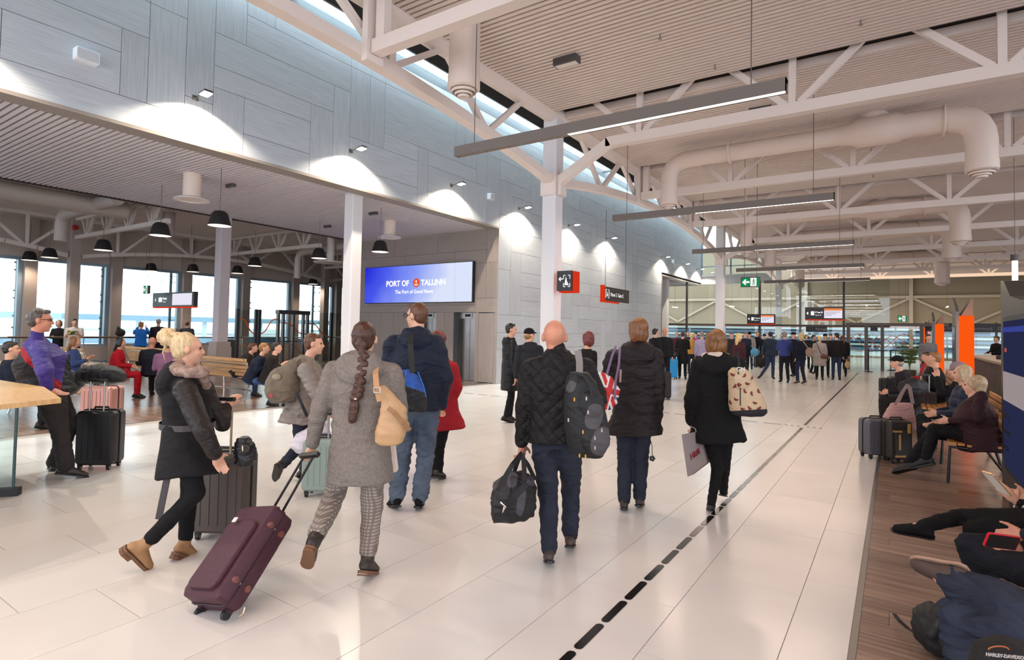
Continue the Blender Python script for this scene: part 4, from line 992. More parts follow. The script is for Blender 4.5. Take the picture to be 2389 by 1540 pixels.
# --- woman in grey wool coat with braid
GW = person('woman in grey wool coat and plaid trousers with long auburn braid, pulling a burgundy suitcase', gb(850, 1350), -34, .97,
    ov={'head': (850, 792), 'neck': (845, 838), 'shL': (778, 862), 'shR': (915, 866), 'elL': (744, 960), 'wrL': (728, 1036), 'haL': (716, 1076, -.04), 'elR': (932, 955), 'wrR': (890, 930, .2), 'haR': (870, 910, .3),
        'pel': (842, 1012), 'hipL': (808, 1050), 'hipR': (872, 1050), 'kneL': (783, 1150, .05), 'kneR': (868, 1180), 'ankL': (733, 1262, -.35), 'ankR': (858, 1306), 'toeL': (728, 1312, -.18), 'toeR': (888, 1322, .06)},
    top=dict(m=c_grey, hem=.30, flare=1.12, bulk=1.17, sl=(.075, .064, .050), fold=.007, hood=1.25, name='coat', w=dict(sh=.18, chest=.172, waist=.165)),
    bottom=dict(m=c_plaid, r=(.095, .075, .062), fold=.006, cut=.16), shoes=dict(m=c_dkboot, h=.15, sm=sole_br, sole=.018, heel=.012, w=1.05), hair=('braid', hairm('auburn', '26130b', '4e2a16')), vb=.009, vc=.011, curl=1.1, look=-36)
hc, f, r, hu, k = GW[4]
hm = MATS['hair_auburn']; hq = Blob(); pts = [J(x, y, GW[1]['neck'].dot(CF)-CAMP.dot(CF)-d) for x, y, d in ((850, 822, .10), (846, 850, .14), (842, 880, .16), (836, 910, .17), (830, 930, .17))]
for a in range(13):
    t = a/12*3.999; i = min(3, int(t)); p = pts[i].lerp(pts[i+1], t-i); hq.ell(p+r*(.014 if a % 2 else -.014), r*.026, f*.022, V((0, 0, .026)))
e = J(822, 978, (pts[-1]-CAMP).dot(CF)); hq.chain([pts[-1], pts[-1].lerp(e, .35), e], [.018, .034, .030], (f, .5)); hq.ell(hc-f*.095-hu*.03, r*.04, f*.03, hu*.05)
hq.finish('braid', [hm], GW[0], .006, 2, .003, 5)
MB().tube([pts[-1]+r*.02+V((0, 0, -.002)), pts[-1]-f*.02, pts[-1]-r*.02, pts[-1]+f*.02], .006, 6, closed=True).build('hair_band', mat('hair_band', 'e8dccb', .5), GW[0])
Blob().chain([hc-hu*.115-f*.05+r*.06, hc-hu*.12-f*.08, hc-hu*.115-f*.05-r*.06], [.02, .022, .02]).finish('scarf', [cloth('scarf_blue', '2f3590')], GW[0], .008, 1)
# --- blonde woman facing right
BW = person('blonde woman with high bun, black hooded coat with leather sleeves and tan boots, walking', gb(445, 1318), 22, .95,
    ov={'head': (438, 815), 'neck': (432, 868), 'shR': (432, 905, -.10), 'shL': (470, 895, .2), 'elR': (472, 1005, -.16), 'wrR': (503, 1062, -.12), 'haR': (516, 1092, -.05), 'elL': (520, 990, .2), 'wrL': (528, 950, .25), 'haL': (543, 930, .28),
        'pel': (440, 1020), 'hipL': (455, 1050, .05), 'hipR': (430, 1050, -.05), 'kneL': (440, 1165, .05), 'kneR': (458, 1150, -.05), 'ankR': (333, 1276, -.05), 'toeR': (366, 1322, -.03), 'ankL': (432, 1270, .08), 'toeL': (468, 1298, .12)},
    top=dict(m=c_char, ms=c_leath, hem=.26, flare=1.3, bulk=1.28, sl=(.078, .062, .05), fold=.008, hood=1.45, name='coat', w=dict(waist=.15)),
    bottom=dict(m=c_black, r=(.09, .062, .053), fold=.003, cut=.17), shoes=dict(m=c_tan, h=.085, sm=sole_br, sole=.02, heel=.022), hair=('bun', hairm('pale_blonde', 'a88a60', 'd6bf97')), vb=.009, vc=.011, curl=.6, look=24)
hc, f, r, hu, k = BW[4]; H = Blob(); bc = J(391, 786, (hc-CAMP).dot(CF))
H.ell(bc, f*.062, r*.055, hu*.06); H.chain([hc-f*.06+hu*.07, bc], [.05, .04]); H.chain([bc-hu*.05, J(380, 822, (hc-CAMP).dot(CF)), J(386, 845, (hc-CAMP).dot(CF))], [.012, .006, .004])
for a in range(16):
    t = a*2.399; H.rc(bc+(f*math.cos(t)+hu*math.sin(t))*.045, bc+(f*math.cos(t+.9)+hu*math.sin(t+.9))*.058+r*.02*math.sin(a*1.7), .018, .012)
H.finish('hair_bun', [MATS['hair_pale_blonde']], BW[0], .006, 1, .004, 5)
MB().tube([bc+f*.05+hu*.045, bc+f*.062-r*.03+hu*.0, bc+f*.04-hu*.045, bc+f*.055+r*.03], .014, 7, closed=True).build('hair_band', mat('hair_band_dark', '3a2a28', .6), BW[0])
Blob().chain([J(472, 868, 3.75), J(440, 868, 3.72), J(410, 862, 3.8), J(420, 845, 3.95)], [.045, .04, .045, .04]).chain([J(472, 868, 3.78), J(482, 900, 3.85)], [.04, .03]).finish('scarf', [cloth('scarf_brown', '6b5750', c2='a3897c', vscale=25)], BW[0], .009, 2, .008, 3)
bd_ = (BW[1]['pel']-CAMP).dot(CF)
q = MB(); ring = []
c0 = BW[1]['pel'].lerp(BW[1]['neck'], .2); lat = BW[2]; fw = BW[3]
for a in range(24): t = 2*PI*a/24; ring.append(c0+lat*math.cos(t)*.172+fw*math.sin(t)*.205)
vs = [p+V((0, 0, s)) for s in (-.02, .02) for p in ring]; q.add(vs, [(i, (i+1) % 24, 24+(i+1) % 24, 24+i) for i in range(24)])
q.build('belt', mat('belt_leather', '3a3435', .45), BW[0])
MB().bar(J(392, 1105, 3.85), J(370, 1212, 3.85), .045, .006, CF).build('belt_end', MATS['belt_leather'], BW[0])
# --- man in purple jacket leaning on the table
zf = lambda fn, k: (fn, k)
PJ = person('man in a purple, red and black jacket and glasses, leaning against the wooden counter', gb(150, 1108), 28, 1.0,
    ov={'head': (94, 748), 'neck': (84, 797), 'shR': (92, 812, -.12), 'shL': (120, 815, .22), 'elR': (105, 868, -.22), 'wrR': (112, 908, -.18), 'haR': (146, 920, -.15), 'elL': (150, 870, .3), 'wrL': (175, 880, .3), 'haL': (195, 868, .3),
        'pel': (112, 912), 'hipL': (125, 925, .08), 'hipR': (118, 925, -.08), 'kneL': (165, 990, .1), 'kneR': (140, 1005, -.08), 'ankL': (126, 1084, .12), 'toeL': (112, 1100, .2), 'ankR': (155, 1090, -.05), 'toeR': (193, 1100, -.05)},
    top=dict(m=[c_purple, cloth('jacket_black', '1c1a1c', .6), c_red], ms=c_purple, hem=.03, flare=1.05, bulk=1.5, sl=(.085, .078, .058), fold=.012, collar=.3, name='jacket',
             zones=[(lambda C: (C[:, 2] < 1.32-0.0), 0)]),
    bottom=dict(m=cloth('dark_grey_trouser', '2e2a29'), r=(.11, .085, .08), fold=.006), shoes=dict(m=c_dkboot, h=.06, len=1.1), hair=('short', hairm('dark_grey', '2b2724', '5d534c')), skinm=SKR, vb=.010, vc=.0085, curl=.15, look=26, girth=1.3, hs=1.1)
def seg_zone(ob, fn):
    me = ob.data; nf = len(me.polygons); C = np.empty(nf*3); me.polygons.foreach_get('center', C); C = C.reshape(-1, 3)
    D = C-np.array(CAMP); zc = D@np.array(CF); px = CX+FPX*(D@np.array(CR))/zc; py = CY-FPX*(D@np.array(CU))/zc
    idx = np.zeros(nf, dtype=np.int32); me.polygons.foreach_get('material_index', idx); idx = fn(C, px, py, idx); me.polygons.foreach_set('material_index', idx); me.update()
def pj(C, px, py, idx):
    # lower back and front placket black, red slanting band between them: measured along the jacket's own back-front axis
    a = (C[:, 0]*F_[0]+C[:, 1]*F_[1]) - base_; z = C[:, 2]
    band = 1.36-(a+.22)*1.0
    arm = np.abs(C[:, 0]*R_[0]+C[:, 1]*R_[1]-rb_) > .17
    idx[:] = 0; idx[z < band] = 1; idx[(z < band+.01) & (z > band-.06)] = 2
    idx[(a > .16)] = 1
    return idx
F_, R_ = PJ[2], PJ[3]; base_ = PJ[1]['pel'].dot(F_); rb_ = PJ[1]['pel'].dot(R_)
for ch in PJ[0].children:
    if ch.name.startswith('jacket'): seg_zone(ch, pj)
hc, f, r, hu, k = PJ[4]
q = MB(); 
for sg in (-1, 1): q.tube([hc+f*.10+hu*.008+r*sg*(.034+.024*math.cos(t*PI/5))+hu*.018*math.sin(t*PI/5) for t in range(10)], .0022, 5, closed=True); q.tube([hc+f*.098+hu*.012+r*sg*.058, hc+hu*.012+r*sg*.084], .0025, 5)
q.tube([hc+f*.104+hu*.012-r*.01, hc+f*.104+hu*.012+r*.01], .002, 5); q.build('glasses', blackp, PJ[0])
# --- tall man in dark blue jacket
TB = person('tall man in a dark blue hooded jacket and faded jeans, seen from behind looking left', gb(955, 1185), -34, 1.09,
    ov={'head': (972, 738), 'neck': (974, 778), 'shL': (918, 800), 'shR': (1018, 800), 'elL': (905, 880, .1), 'wrL': (940, 900, .3), 'haL': (960, 880, .35), 'elR': (1037, 880), 'wrR': (1030, 948), 'haR': (1020, 975, .08),
        'pel': (972, 940), 'hipL': (948, 960), 'hipR': (998, 960), 'kneL': (938, 1070), 'kneR': (992, 1070), 'ankL': (925, 1160), 'ankR': (979, 1162), 'toeL': (905, 1172, .05), 'toeR': (985, 1168, .22)},
    top=dict(m=c_bluej, hem=.05, flare=1.05, bulk=1.25, sl=(.085, .075, .055), fold=.012, name='jacket', hood=1.1, w=dict(sh=.19, chest=.185, waist=.175)),
    bottom=dict(m=c_jeanl, r=(.105, .078, .072), fold=.012), shoes=dict(m=c_black, h=.05, len=1.1), hair=('short', HB), vb=.011, vc=.013, curl=.9, look=-95)
hc, f, r, hu, k = TB[4]
q = MB()
for sg in (-1, 1): q.tube([hc+f*.105+hu*.008+r*sg*(.034+.024*math.cos(t*PI/5))+hu*.018*math.sin(t*PI/5) for t in range(10)], .003, 5, closed=True); q.tube([hc+f*.10+hu*.012+r*sg*.058, hc+hu*.012+r*sg*.084], .003, 5)
q.build('glasses', blackp, TB[0])
# --- woman in beige quilted jacket with backpack
BG = person('short haired woman in beige quilted jacket, jeans and black boots with khaki backpack', gb(705, 1128), 30, .94,
    ov={'head': (733, 803), 'neck': (716, 845), 'shR': (712, 862, -.12), 'shL': (735, 862, .2), 'elR': (735, 915, -.15), 'wrR': (762, 950, -.1), 'haR': (770, 968, -.05), 'elL': (760, 920, .3), 'wrL': (780, 950, .3), 'haL': (790, 960, .3),
        'pel': (702, 952), 'hipL': (712, 965, .08), 'hipR': (700, 965, -.08), 'kneL': (722, 1045, .05), 'kneR': (700, 1040, -.05), 'ankL': (708, 1102, .08), 'toeL': (722, 1118, .1), 'ankR': (658, 1086, -.1), 'toeR': (648, 1112, -.1)},
    top=dict(m=c_beigej, hem=.16, flare=1.3, bulk=1.3, sl=(.085, .075, .055), fold=.012, ff=1.6, hood=1.2, name='jacket'),
    bottom=dict(m=c_jean, r=(.09, .066, .055), fold=.006), shoes=dict(m=c_dkboot, h=.16), hair=('short', HB), vb=.011, vc=.012, curl=.8, look=46)
# --- woman in red coat, mostly behind the tall man
RW = person('red haired woman in a bright red coat mostly hidden behind the tall man', gb(1022, 1113), -20, .93,
    ov={'head': (1024, 795), 'neck': (1028, 835), 'shL': (995, 850), 'shR': (1055, 855), 'elL': (985, 910), 'wrL': (990, 960), 'haL': (990, 985), 'elR': (1066, 905), 'wrR': (1050, 945, .1), 'haR': (1040, 960, .2),
        'pel': (1032, 960), 'hipL': (1018, 970), 'hipR': (1040, 970), 'kneL': (1015, 1045), 'kneR': (1024, 1045, -.1), 'ankL': (1012, 1096), 'ankR': (1022, 1098, -.1), 'toeR': (1042, 1104, -.05), 'toeL': (1016, 1100, .1)},
    top=dict(m=c_red, hem=.18, flare=1.35, bulk=1.25, sl=(.08, .07, .05), fold=.008, name='coat'), bottom=dict(m=c_black, r=(.09, .07, .06), fold=.005), shoes=dict(m=c_dkboot, h=.06), hair=('curly', HR), vb=.013, vc=.014, look=-20)
# --- woman with union flag shoulder bag
UW = person('woman in dark brown parka and jeans with short brown bob, carrying flag patterned bag', gb(1475, 1190), -22, .99,
    ov={'head': (1488, 771), 'neck': (1486, 812), 'shL': (1432, 830), 'shR': (1528, 828), 'elL': (1418, 885, .05), 'wrL': (1440, 925, .3), 'haL': (1455, 930, .4), 'elR': (1536, 905), 'wrR': (1531, 975), 'haR': (1528, 1012, .03),
        'pel': (1482, 965), 'hipL': (1460, 985), 'hipR': (1500, 985), 'kneL': (1457, 1085), 'kneR': (1495, 1080), 'ankL': (1456, 1168), 'ankR': (1492, 1160, .1), 'toeL': (1455, 1175, .15), 'toeR': (1500, 1168, .25)},
    top=dict(m=c_brown, hem=.18, flare=1.18, bulk=1.32, sl=(.085, .074, .055), fold=.016, name='parka', hood=1.35, w=dict(waist=.16)),
    bottom=dict(m=c_jean, r=(.092, .070, .062), fold=.006), shoes=dict(m=c_dkboot, h=.05), hair=('bob', hairm('brown_gloss', '4a2a15', '8a5a30')), vb=.011, vc=.012, curl=.4, look=-62)
hc, f, r, hu, k = UW[4]
Blob().chain([hc-hu*.115-f*.03+r*.07, hc-hu*.125-f*.075, hc-hu*.115-f*.03-r*.07, hc-hu*.13+f*.03-r*.05], [.024, .026, .024, .02]).finish('collar', [cloth('pink_collar', 'b0425c')], UW[0], .009, 1)
# --- woman with paper bag
HW = person('woman in black parka and tight trousers with light brown hair, carrying grey paper bag', gb(1664, 1200), -18, .97,
    ov={'head': (1671, 798), 'neck': (1672, 838), 'shL': (1630, 850), 'shR': (1718, 846), 'elL': (1614, 925), 'wrL': (1612, 985), 'haL': (1622, 1018, .02), 'elR': (1742, 905), 'wrR': (1725, 940, .2), 'haR': (1710, 930, .35),
        'pel': (1672, 975), 'hipL': (1655, 1000), 'hipR': (1692, 1000), 'kneL': (1674, 1092), 'kneR': (1690, 1085, .1), 'ankL': (1661, 1166), 'ankR': (1688, 1138, .35), 'toeL': (1660, 1186, .10), 'toeR': (1692, 1156, .5)},
    top=dict(m=c_black, hem=.20, flare=1.28, bulk=1.25, sl=(.08, .07, .055), fold=.012, name='parka', hood=1.3, w=dict(waist=.155)),
    bottom=dict(m=c_black, r=(.088, .058, .045), fold=.004, cut=.22), shoes=dict(m=c_black, h=.03), hair=('bob', hairm('golden_brown', '4a2a12', '8f6030')), vb=.011, vc=.012, curl=1.0, look=-25)
hc, f, r, hu, k = HW[4]
Blob().chain([hc-hu*.13+r*.10+f*.02, hc-hu*.125-f*.06+r*.06, hc-hu*.12-f*.10, hc-hu*.125-f*.06-r*.06, hc-hu*.13-r*.10+f*.02], [.03, .035, .036, .035, .03]).finish('hood_lining', [cloth('cream', 'cbb5a6')], HW[0], .009, 1, .003, 2)

# ================================================================ people farther off
def C_(h): return cloth('c_'+h, h)
def bg(label, x, y, heading, topc, botc, hair, s=1.0, arms='down', hem=.08, shoe='1c1a19', flare=1.06, short=False, look=None, stride=.06, bulk=1.14, hood=0, ov=None, vv=None, sk=None, group=None, cut=.05, wx=None, **kw):
    b = gb(x, y) if wx is None else (onX(x, y, wx).x, onX(x, y, wx).y, 0.0); d = (V(b)-CAMP).dot(CF); vb = vv or (.014 if d < 11 else .019 if d < 17 else .022)
    return person(label, b, heading, s, ov=ov, top=dict(m=C_(topc) if isinstance(topc, str) else topc, hem=hem, flare=flare, bulk=bulk, fold=.006, hood=hood, short=short, name='top'),
                  bottom=dict(m=C_(botc), fold=.004, r=(.09, .066, .055), cut=cut), shoes=dict(m=mat('shoe_'+shoe, shoe, .6), h=.06), hair=hair, skinm=sk, vb=vb, vc=vb*1.05, stride=stride, arms=arms, look=look, face=d < 11, **kw)
crowd = [
 ('man in a long black puffer coat facing right beside the board wall', 1187, 984, 40, cloth('puffer_black', '17181b', .45, quilt=('rows', .07, .9)), '141315', ('short', HD), dict(s=1.0, hem=.38, look=55, hood=1.0)),
 ('woman with black cap in a long grey black coat beside the puffer coat man', 1232, 1000, -45, '24252a', '141315', ('cap', C_('151515'), HLB), dict(s=.95, hem=.3, hood=1.1, look=20)),
 ('woman with short dark red hair in a black furry coat, seen past the bald man', 1366, 1030, 30, '141213', '141315', ('bob', HR), dict(s=.93, hem=.2, look=-70)),
 ('man in black and denim vest with jeans standing legs apart in the far crowd', 1797, 884, -15, '26303f', '2d3852', ('short', HD), dict(s=1.0, stride=.02, hood=.8, ov={'ankL': (1775, 876), 'ankR': (1803, 878), 'toeL': (1768, 882), 'toeR': (1808, 882)})),
 ('man in a blue sweater with folded arms in the far crowd', 1830, 892, -25, '36407a', '1f2026', ('short', HG), dict(arms='fold', hem=.03)),
 ('man in black cap and black jacket behind the blue sweater man', 1851, 878, -140, '1a1b1e', '15161a', ('cap', C_('151515')), dict()),
 ('blonde woman in navy coat with beige shoulder bag in the far crowd', 1868, 895, -60, '191b2a', '20263c', ('bob', HBL), dict(s=.98, hem=.12, shoe='4b3a30')),
 ('fair haired person in a pale grey coat with brown crossbody bag', 1912, 886, -5, '8d847f', '1c1b1d', ('short', HBL), dict(s=.93, hem=.36, flare=1.2, bulk=1.25)),
 ('man in black cap and dark jacket with white hood, behind the pale grey coat', 1925, 880, 170, '2b2420', '201c1c', ('cap', C_('151515')), dict(s=.98)),
 ('man in dark clothes partly hidden left of the pale grey coat', 1898, 872, 100, '1c1b1e', '17171b', ('short', HD), dict(s=.95)),
 ('man in a black leather jacket and jeans at the right of the far crowd', 1951, 886, -10, '1b1718', '2b3549', ('short', HD), dict(look=-60)),
 ('woman in black with long hair at the far crowd right edge, holding a brown bag', 1966, 878, -15, '171618', '1c1c20', ('long', HB), dict(s=.95)),
 ('man in grey sweater and black knitted hat with back turned', 1748, 862, -15, '8c837e', '27303f', ('beanie', C_('121212')), dict(hem=.05)),
 ('man in navy jacket with reddish hair looking down', 1766, 856, 120, '1c2236', '1f2230', ('short', HLB), dict(s=1.02)),
 ('person in a bright red jacket in the middle of the far crowd', 1775, 850, 150, 'a01a24', '1b1b1e', ('short', HD), dict(s=.93)),
 ('man in black jacket and dark cap beside the denim vest man', 1783, 858, -40, '161518', '17171a', ('cap', C_('151515')), dict(s=.95)),
 ('woman with very long blonde hair in a maroon coat behind the black parka woman', 1723, 905, 30, '3c1e24', '191719', ('long', HBL), dict(s=.95, hem=.3)),
 ('man in grey flat cap and navy coat behind the long blonde hair', 1738, 880, 20, '1d2432', '1d1c20', ('cap', C_('62656b')), dict()),
 ('man in grey cap just right of the light brown hair', 1706, 885, 170, '2a2526', '1d1c20', ('cap', C_('62656b')), dict(s=.98)),
 ('dark haired man in black jacket left of the bald far man', 1527, 905, 30, '17181c', '17171b', ('short', HD), dict()),
 ('bald man in a black puffer jacket at the end of the board wall', 1549, 900, 150, '181a1d', '151518', None, dict(s=1.02, sk=SKR)),
 ('woman with dark red hair in a long black coat beside the bright blue suitcase', 1592, 884, -20, '141413', '141315', ('short', hairm('maroon', '2a1418', '4a242a')), dict(s=.96, hem=.36, flare=1.15, arms='fold')),
 ('blonde woman in a mustard jacket with purple backpack', 1613, 872, -30, 'a5773a', '20222d', ('bun', HBL), dict(s=.93)),
 ('person with a pink scarf in the far crowd', 1623, 860, -160, 'b02a6a', '1c1c20', ('short', HD), dict(s=.95)),
 ('man in a lilac shirt leaning on a trolley', 1637, 885, -20, '9a90ab', '26262d', ('short', HG), dict(s=.97)),
 ('person in maroon in the crowd left of the black coat', 1578, 856, 160, '4f2030', '1c1c20', ('short', HG), dict(s=.95)),
 ('grey haired person in dark coat far behind the blue suitcase', 1604, 850, 160, '2b2a30', '1c1c20', ('short', HG), dict(s=.97)),
 ('dark haired person at the far glass left of the third column', 1650, 852, -20, '23242a', '1c1c20', ('short', HD), dict(s=.97)),
 ('person in teal jacket far behind the beanie man', 1790, 850, 160, '2b5a66', '1c1c20', ('short', HD), dict(s=.97)),
 ('dark haired woman behind the blonde woman in navy', 1881, 862, 160, '1c1b1e', '1c1c20', ('bob', HD), dict(s=.95)),
 ('dark clothed man at the far doors left edge', 1938, 866, 170, '33353a', '1c1c20', ('short', HD), dict(s=.97)),
 # side hall
 ('young man in a white tee shirt with a colourful print standing at the windows', 170, 857, 120, 'cfc6be', '2a3550', ('short', HD), dict(wx=-21.9, s=.98, arms='phone', short=True, look=100, hem=.08)),
 ('woman in black leaning on the window rail', 134, 857, 140, '151416', '17171a', ('bob', HB), dict(wx=-23.2, s=.95, arms='fold')),
 ('woman in a bright blue shirt with short blonde hair at the window rail', 326, 851, -60, '1d5fae', '19191c', ('short', HLB), dict(wx=-22.5, s=.95, arms='up', hem=.1, flare=1.15, bulk=1.2, look=-30)),
 ('man in a dark jacket beside the bright blue shirt woman', 366, 848, -60, '232025', '1b1b20', ('short', HG), dict(wx=-22.5, s=1.02)),
 ('man seen from behind at the window rail above the blonde bun', 433, 850, -60, '2a2c35', '1b1b20', ('short', HB), dict(wx=-22.5, s=.99)),
]
for lab, x, y, hd, tc, bc_, hr, kw in crowd: bg(lab, x, y, hd, tc, bc_, hr, **kw)

for o in list(COL.objects):
    if o.get('label', '').startswith('young man in a white tee'):
        for ch in o.children:
            if ch.name.startswith('top'):
                for c_ in ('2b5a34', 'b09a2a', '20242c'): ch.data.materials.append(mat('print_'+c_, c_, .7))
                seg_zone(ch, lambda C, px, py, idx: np.where((C[:, 2] > 1.22) & (C[:, 2] < 1.34) & (np.abs(px-170) < 12), 1+(np.floor(px/5)+np.floor(py/5)).astype(int) % 3, idx).astype(np.int32))
# seated people -------------------------------------------------------------------------------
def seated(label, bx, by, heading, topc, botc, hair, s=.97, arms='lap', lean=.0, ov=None, look=None, vv=None, hem=.05, bulk=1.15, hood=0, shoe='1c1a19', sk=None, seat=.44, **kw):
    b = (bx, by, 0.0); d = (V(b)-CAMP).dot(CF); vb = vv or (.012 if d < 9 else .017)
    return person(label, b, heading, s, ov=ov, sit=seat, arms=arms, lean=lean, look=look, top=dict(m=C_(topc) if isinstance(topc, str) else topc, hem=hem, flare=1.12, bulk=bulk, fold=.008, hood=hood, name='top'),
                  bottom=dict(m=C_(botc) if isinstance(botc, str) else botc, fold=.005, r=(.095, .068, .058)), shoes=dict(m=mat('shoe_'+shoe, shoe, .6), h=.06), hair=hair, skinm=sk, vb=vb, vc=vb*1.05, face=d < 10, **kw)
SX = .72
BU = seated('grey blonde haired woman in a burgundy padded coat sitting on the near bench', .80, 8.45, -90, c_burg, '141315', ('curly', HGB), s=1.0, bulk=1.6, hem=.14, hood=1.35, look=-80, lean=.0,
    ov={'head': (2272, 900), 'neck': (2268, 940), 'kneR': (2172, 1012), 'ankR': (2118, 1082), 'toeR': (2074, 1100), 'kneL': (2180, 1000), 'ankL': (2160, 1070), 'toeL': (2125, 1085), 'elR': (2245, 985), 'wrR': (2190, 990), 'haR': (2172, 992)})
seated('woman in a navy quilted jacket sitting just beyond the burgundy coat', SX, 9.2, -90, c_nvq, '17171b', ('bob', HGB), s=.95, bulk=1.25, look=-85)
seated('older woman in black with a lilac knitted hat eating, on the near bench', SX, 9.85, -90, '131214', '17171b', ('beanie', C_('8b7478')), s=.96, arms='up', look=-85)
seated('man with short brown hair in a black jumper sitting on the far bench', .62, 13.2, -90, '111012', '151417', ('short', HLB), s=1.04, bulk=1.2, look=-80)
seated('woman with glasses and dark hair in a dark jacket on the far bench', .62, 14.4, -90, '29242a', '1a1a1f', ('short', HB), s=.98, look=-80)
seated('person with red cheeks and brown hair behind the glasses woman', .62, 15.2, -90, '7c5a4a', '1a1a1f', ('short', HLB), s=.95, look=-80)
seated('man in black cap and glasses leaning forward with legs crossed', .25, 12.2, -95, '1e1b1f', '1f1c1a', ('cap', C_('101010'), HG), s=1.0, lean=.35, look=-85, shoe='a9803c')
seated('person in a red hooded top on the far bench', .62, 16.4, -90, 'a3202a', '1a1a1f', ('short', HD), s=.95)
bg('man in grey jumper standing behind the benches', 2166, 905, 160, '6e6a6c', '25252b', ('short', HD), s=1.0, arms='down')
bg('staff member in black behind the dark counter', 2326, 893, -120, '141316', '17171b', ('short', HD), s=1.0, arms='lap')
# side hall benches
def atz(x, y, z): p = G(x, y, z); return p.x, p.y
for lab, x, y, z, hd, tc, bc_, hr, kw in [
 ('long haired blonde woman in a blue sweater reading, seated at the windows', 172, 805, 1.15, 25, '3b4f7d', '2a2b33', ('long', HLB), dict(arms='phone', look=25)),
 ('woman with long black hair and red headband in a red dress holding a child', 272, 800, 1.2, 28, 'a51420', 'a51420', ('long', HD), dict(look=25, lean=.1)),
 ('bald man in a dark jumper sitting on the side hall bench', 355, 800, 1.2, -50, '191c25', '1b1b20', None, dict(sk=SKR, bulk=1.25)),
 ('person in a dusty pink jumper beside the seated bald man', 391, 818, 1.1, -50, '8a5f78', '1b1b20', ('short', HB), dict()),
 ('man in charcoal bending forward, left of the navy jumper man', 552, 808, 1.15, 32, '2a2728', '2b3a5a', ('short', HB), dict(lean=.6, arms='phone')),
 ('man in a navy jumper and blue jeans looking down at his phone', 585, 815, 1.15, 36, '141a2b', '3c527f', ('short', HLB), dict(lean=.42, arms='phone')),
 ('dark haired woman in black with fur collar holding a phone', 622, 824, 1.08, 42, '1b1718', '34496f', ('short', HD), dict(lean=.3, arms='phone')),
 ('person in dark blue sitting behind the purple jacket man', 20, 880, .8, 18, '171b2a', '1b1b20', ('short', HD), dict()),
]:
    X, Y = atz(x, y, z); sd = kw.pop('seat', .44); seated(lab, X, Y, hd, tc, bc_, hr, **kw)

# three people on the nearest bench, mostly outside the right edge
N1 = person('woman in black trousers and ankle boots, legs crossed, using a slim phone', (1.02, 5.35, 0), -90, .98, sit=.45, arms='phone',
    ov={'kneR': (2245, 1205, 0), 'ankR': (2150, 1228, 0), 'toeR': (2098, 1218, .0), 'hipR': (2400, 1215, 0), 'kneL': (2270, 1235, .05), 'hipL': (2420, 1225, .1), 'ankL': (2262, 1330, .1), 'toeL': (2225, 1345, .1),
        'wrR': (2372, 1172, -.1), 'haR': (2318, 1118, -.1), 'elR': (2440, 1190, -.1), 'wrL': (2400, 1160, .12), 'haL': (2352, 1150, .08), 'elL': (2470, 1185, .15)},
    top=dict(m=C_('1d191b'), hem=.05, bulk=1.15, fold=.006, sl=(.06, .05, .036)), bottom=dict(m=c_black, r=(.088, .062, .05), fold=.005), shoes=dict(m=c_black, h=.12, upR=CU-CF*.3), hair=('long', HB), skinm=SK, vb=.008, vc=.012, curl=.35, thumb={'R': (0, 0, 1), 'L': (0, .2, 1)})
N2 = person('man in dark jeans on the nearest bench holding a phone in a red case', (1.02, 4.45, 0), -90, 1.0, sit=.45, arms='phone',
    ov={'kneR': (2275, 1290, 0), 'hipR': (2420, 1340, -.1), 'ankR': (2330, 1420, 0), 'toeR': (2290, 1440, 0), 'kneL': (2262, 1272, .2), 'hipL': (2420, 1300, .2), 'ankL': (2300, 1400, .2), 'toeL': (2270, 1420, .2),
        'wrR': (2390, 1298, -.15), 'haR': (2312, 1272, -.15), 'elR': (2480, 1310, -.2), 'wrL': (2392, 1248, .02), 'haL': (2330, 1250, .02), 'elL': (2480, 1260, .1)},
    top=dict(m=C_('20222a'), hem=.05, bulk=1.15, fold=.006, sl=(.06, .05, .038)), bottom=dict(m=cloth('dark_jeans', '17181f'), r=(.10, .075, .06), fold=.007), shoes=dict(m=c_dkboot, h=.06), hair=('short', HB), skinm=SKR, vb=.008, vc=.012, curl=.5, thumb={'R': (0, 0, 1), 'L': (0, .2, 1)})
N3 = person('man in blue jeans and brown suede shoes, ankle over knee, nearest the camera', (1.0, 3.75, 0), -90, 1.05, sit=.45, arms='lap',
    ov={'kneR': (2330, 1400, -.12), 'hipR': (2480, 1470, -.1), 'ankR': (2212, 1356, .0), 'toeR': (2128, 1342, .04), 'kneL': (2240, 1440, .15), 'hipL': (2450, 1480, .1), 'ankL': (2255, 1620, .1), 'toeL': (2200, 1650, .1)},
    top=dict(m=C_('17161a'), hem=.05, bulk=1.2, fold=.006), bottom=dict(m=cloth('near_jeans', '222531', .8, c2='323747', vscale=5), r=(.115, .092, .075), fold=.012, cut=.12), shoes=dict(m=mat('suede_brown', '4a3a34', .8, var=.12, bump=.4), h=.04, len=.92, w=1.35, sm=mat('sole_pale', '9b7a66', .6), upR=-CF*.95-CU*.3), hair=('short', HB), skinm=SKR, vb=.012, vc=.010, curl=.5)

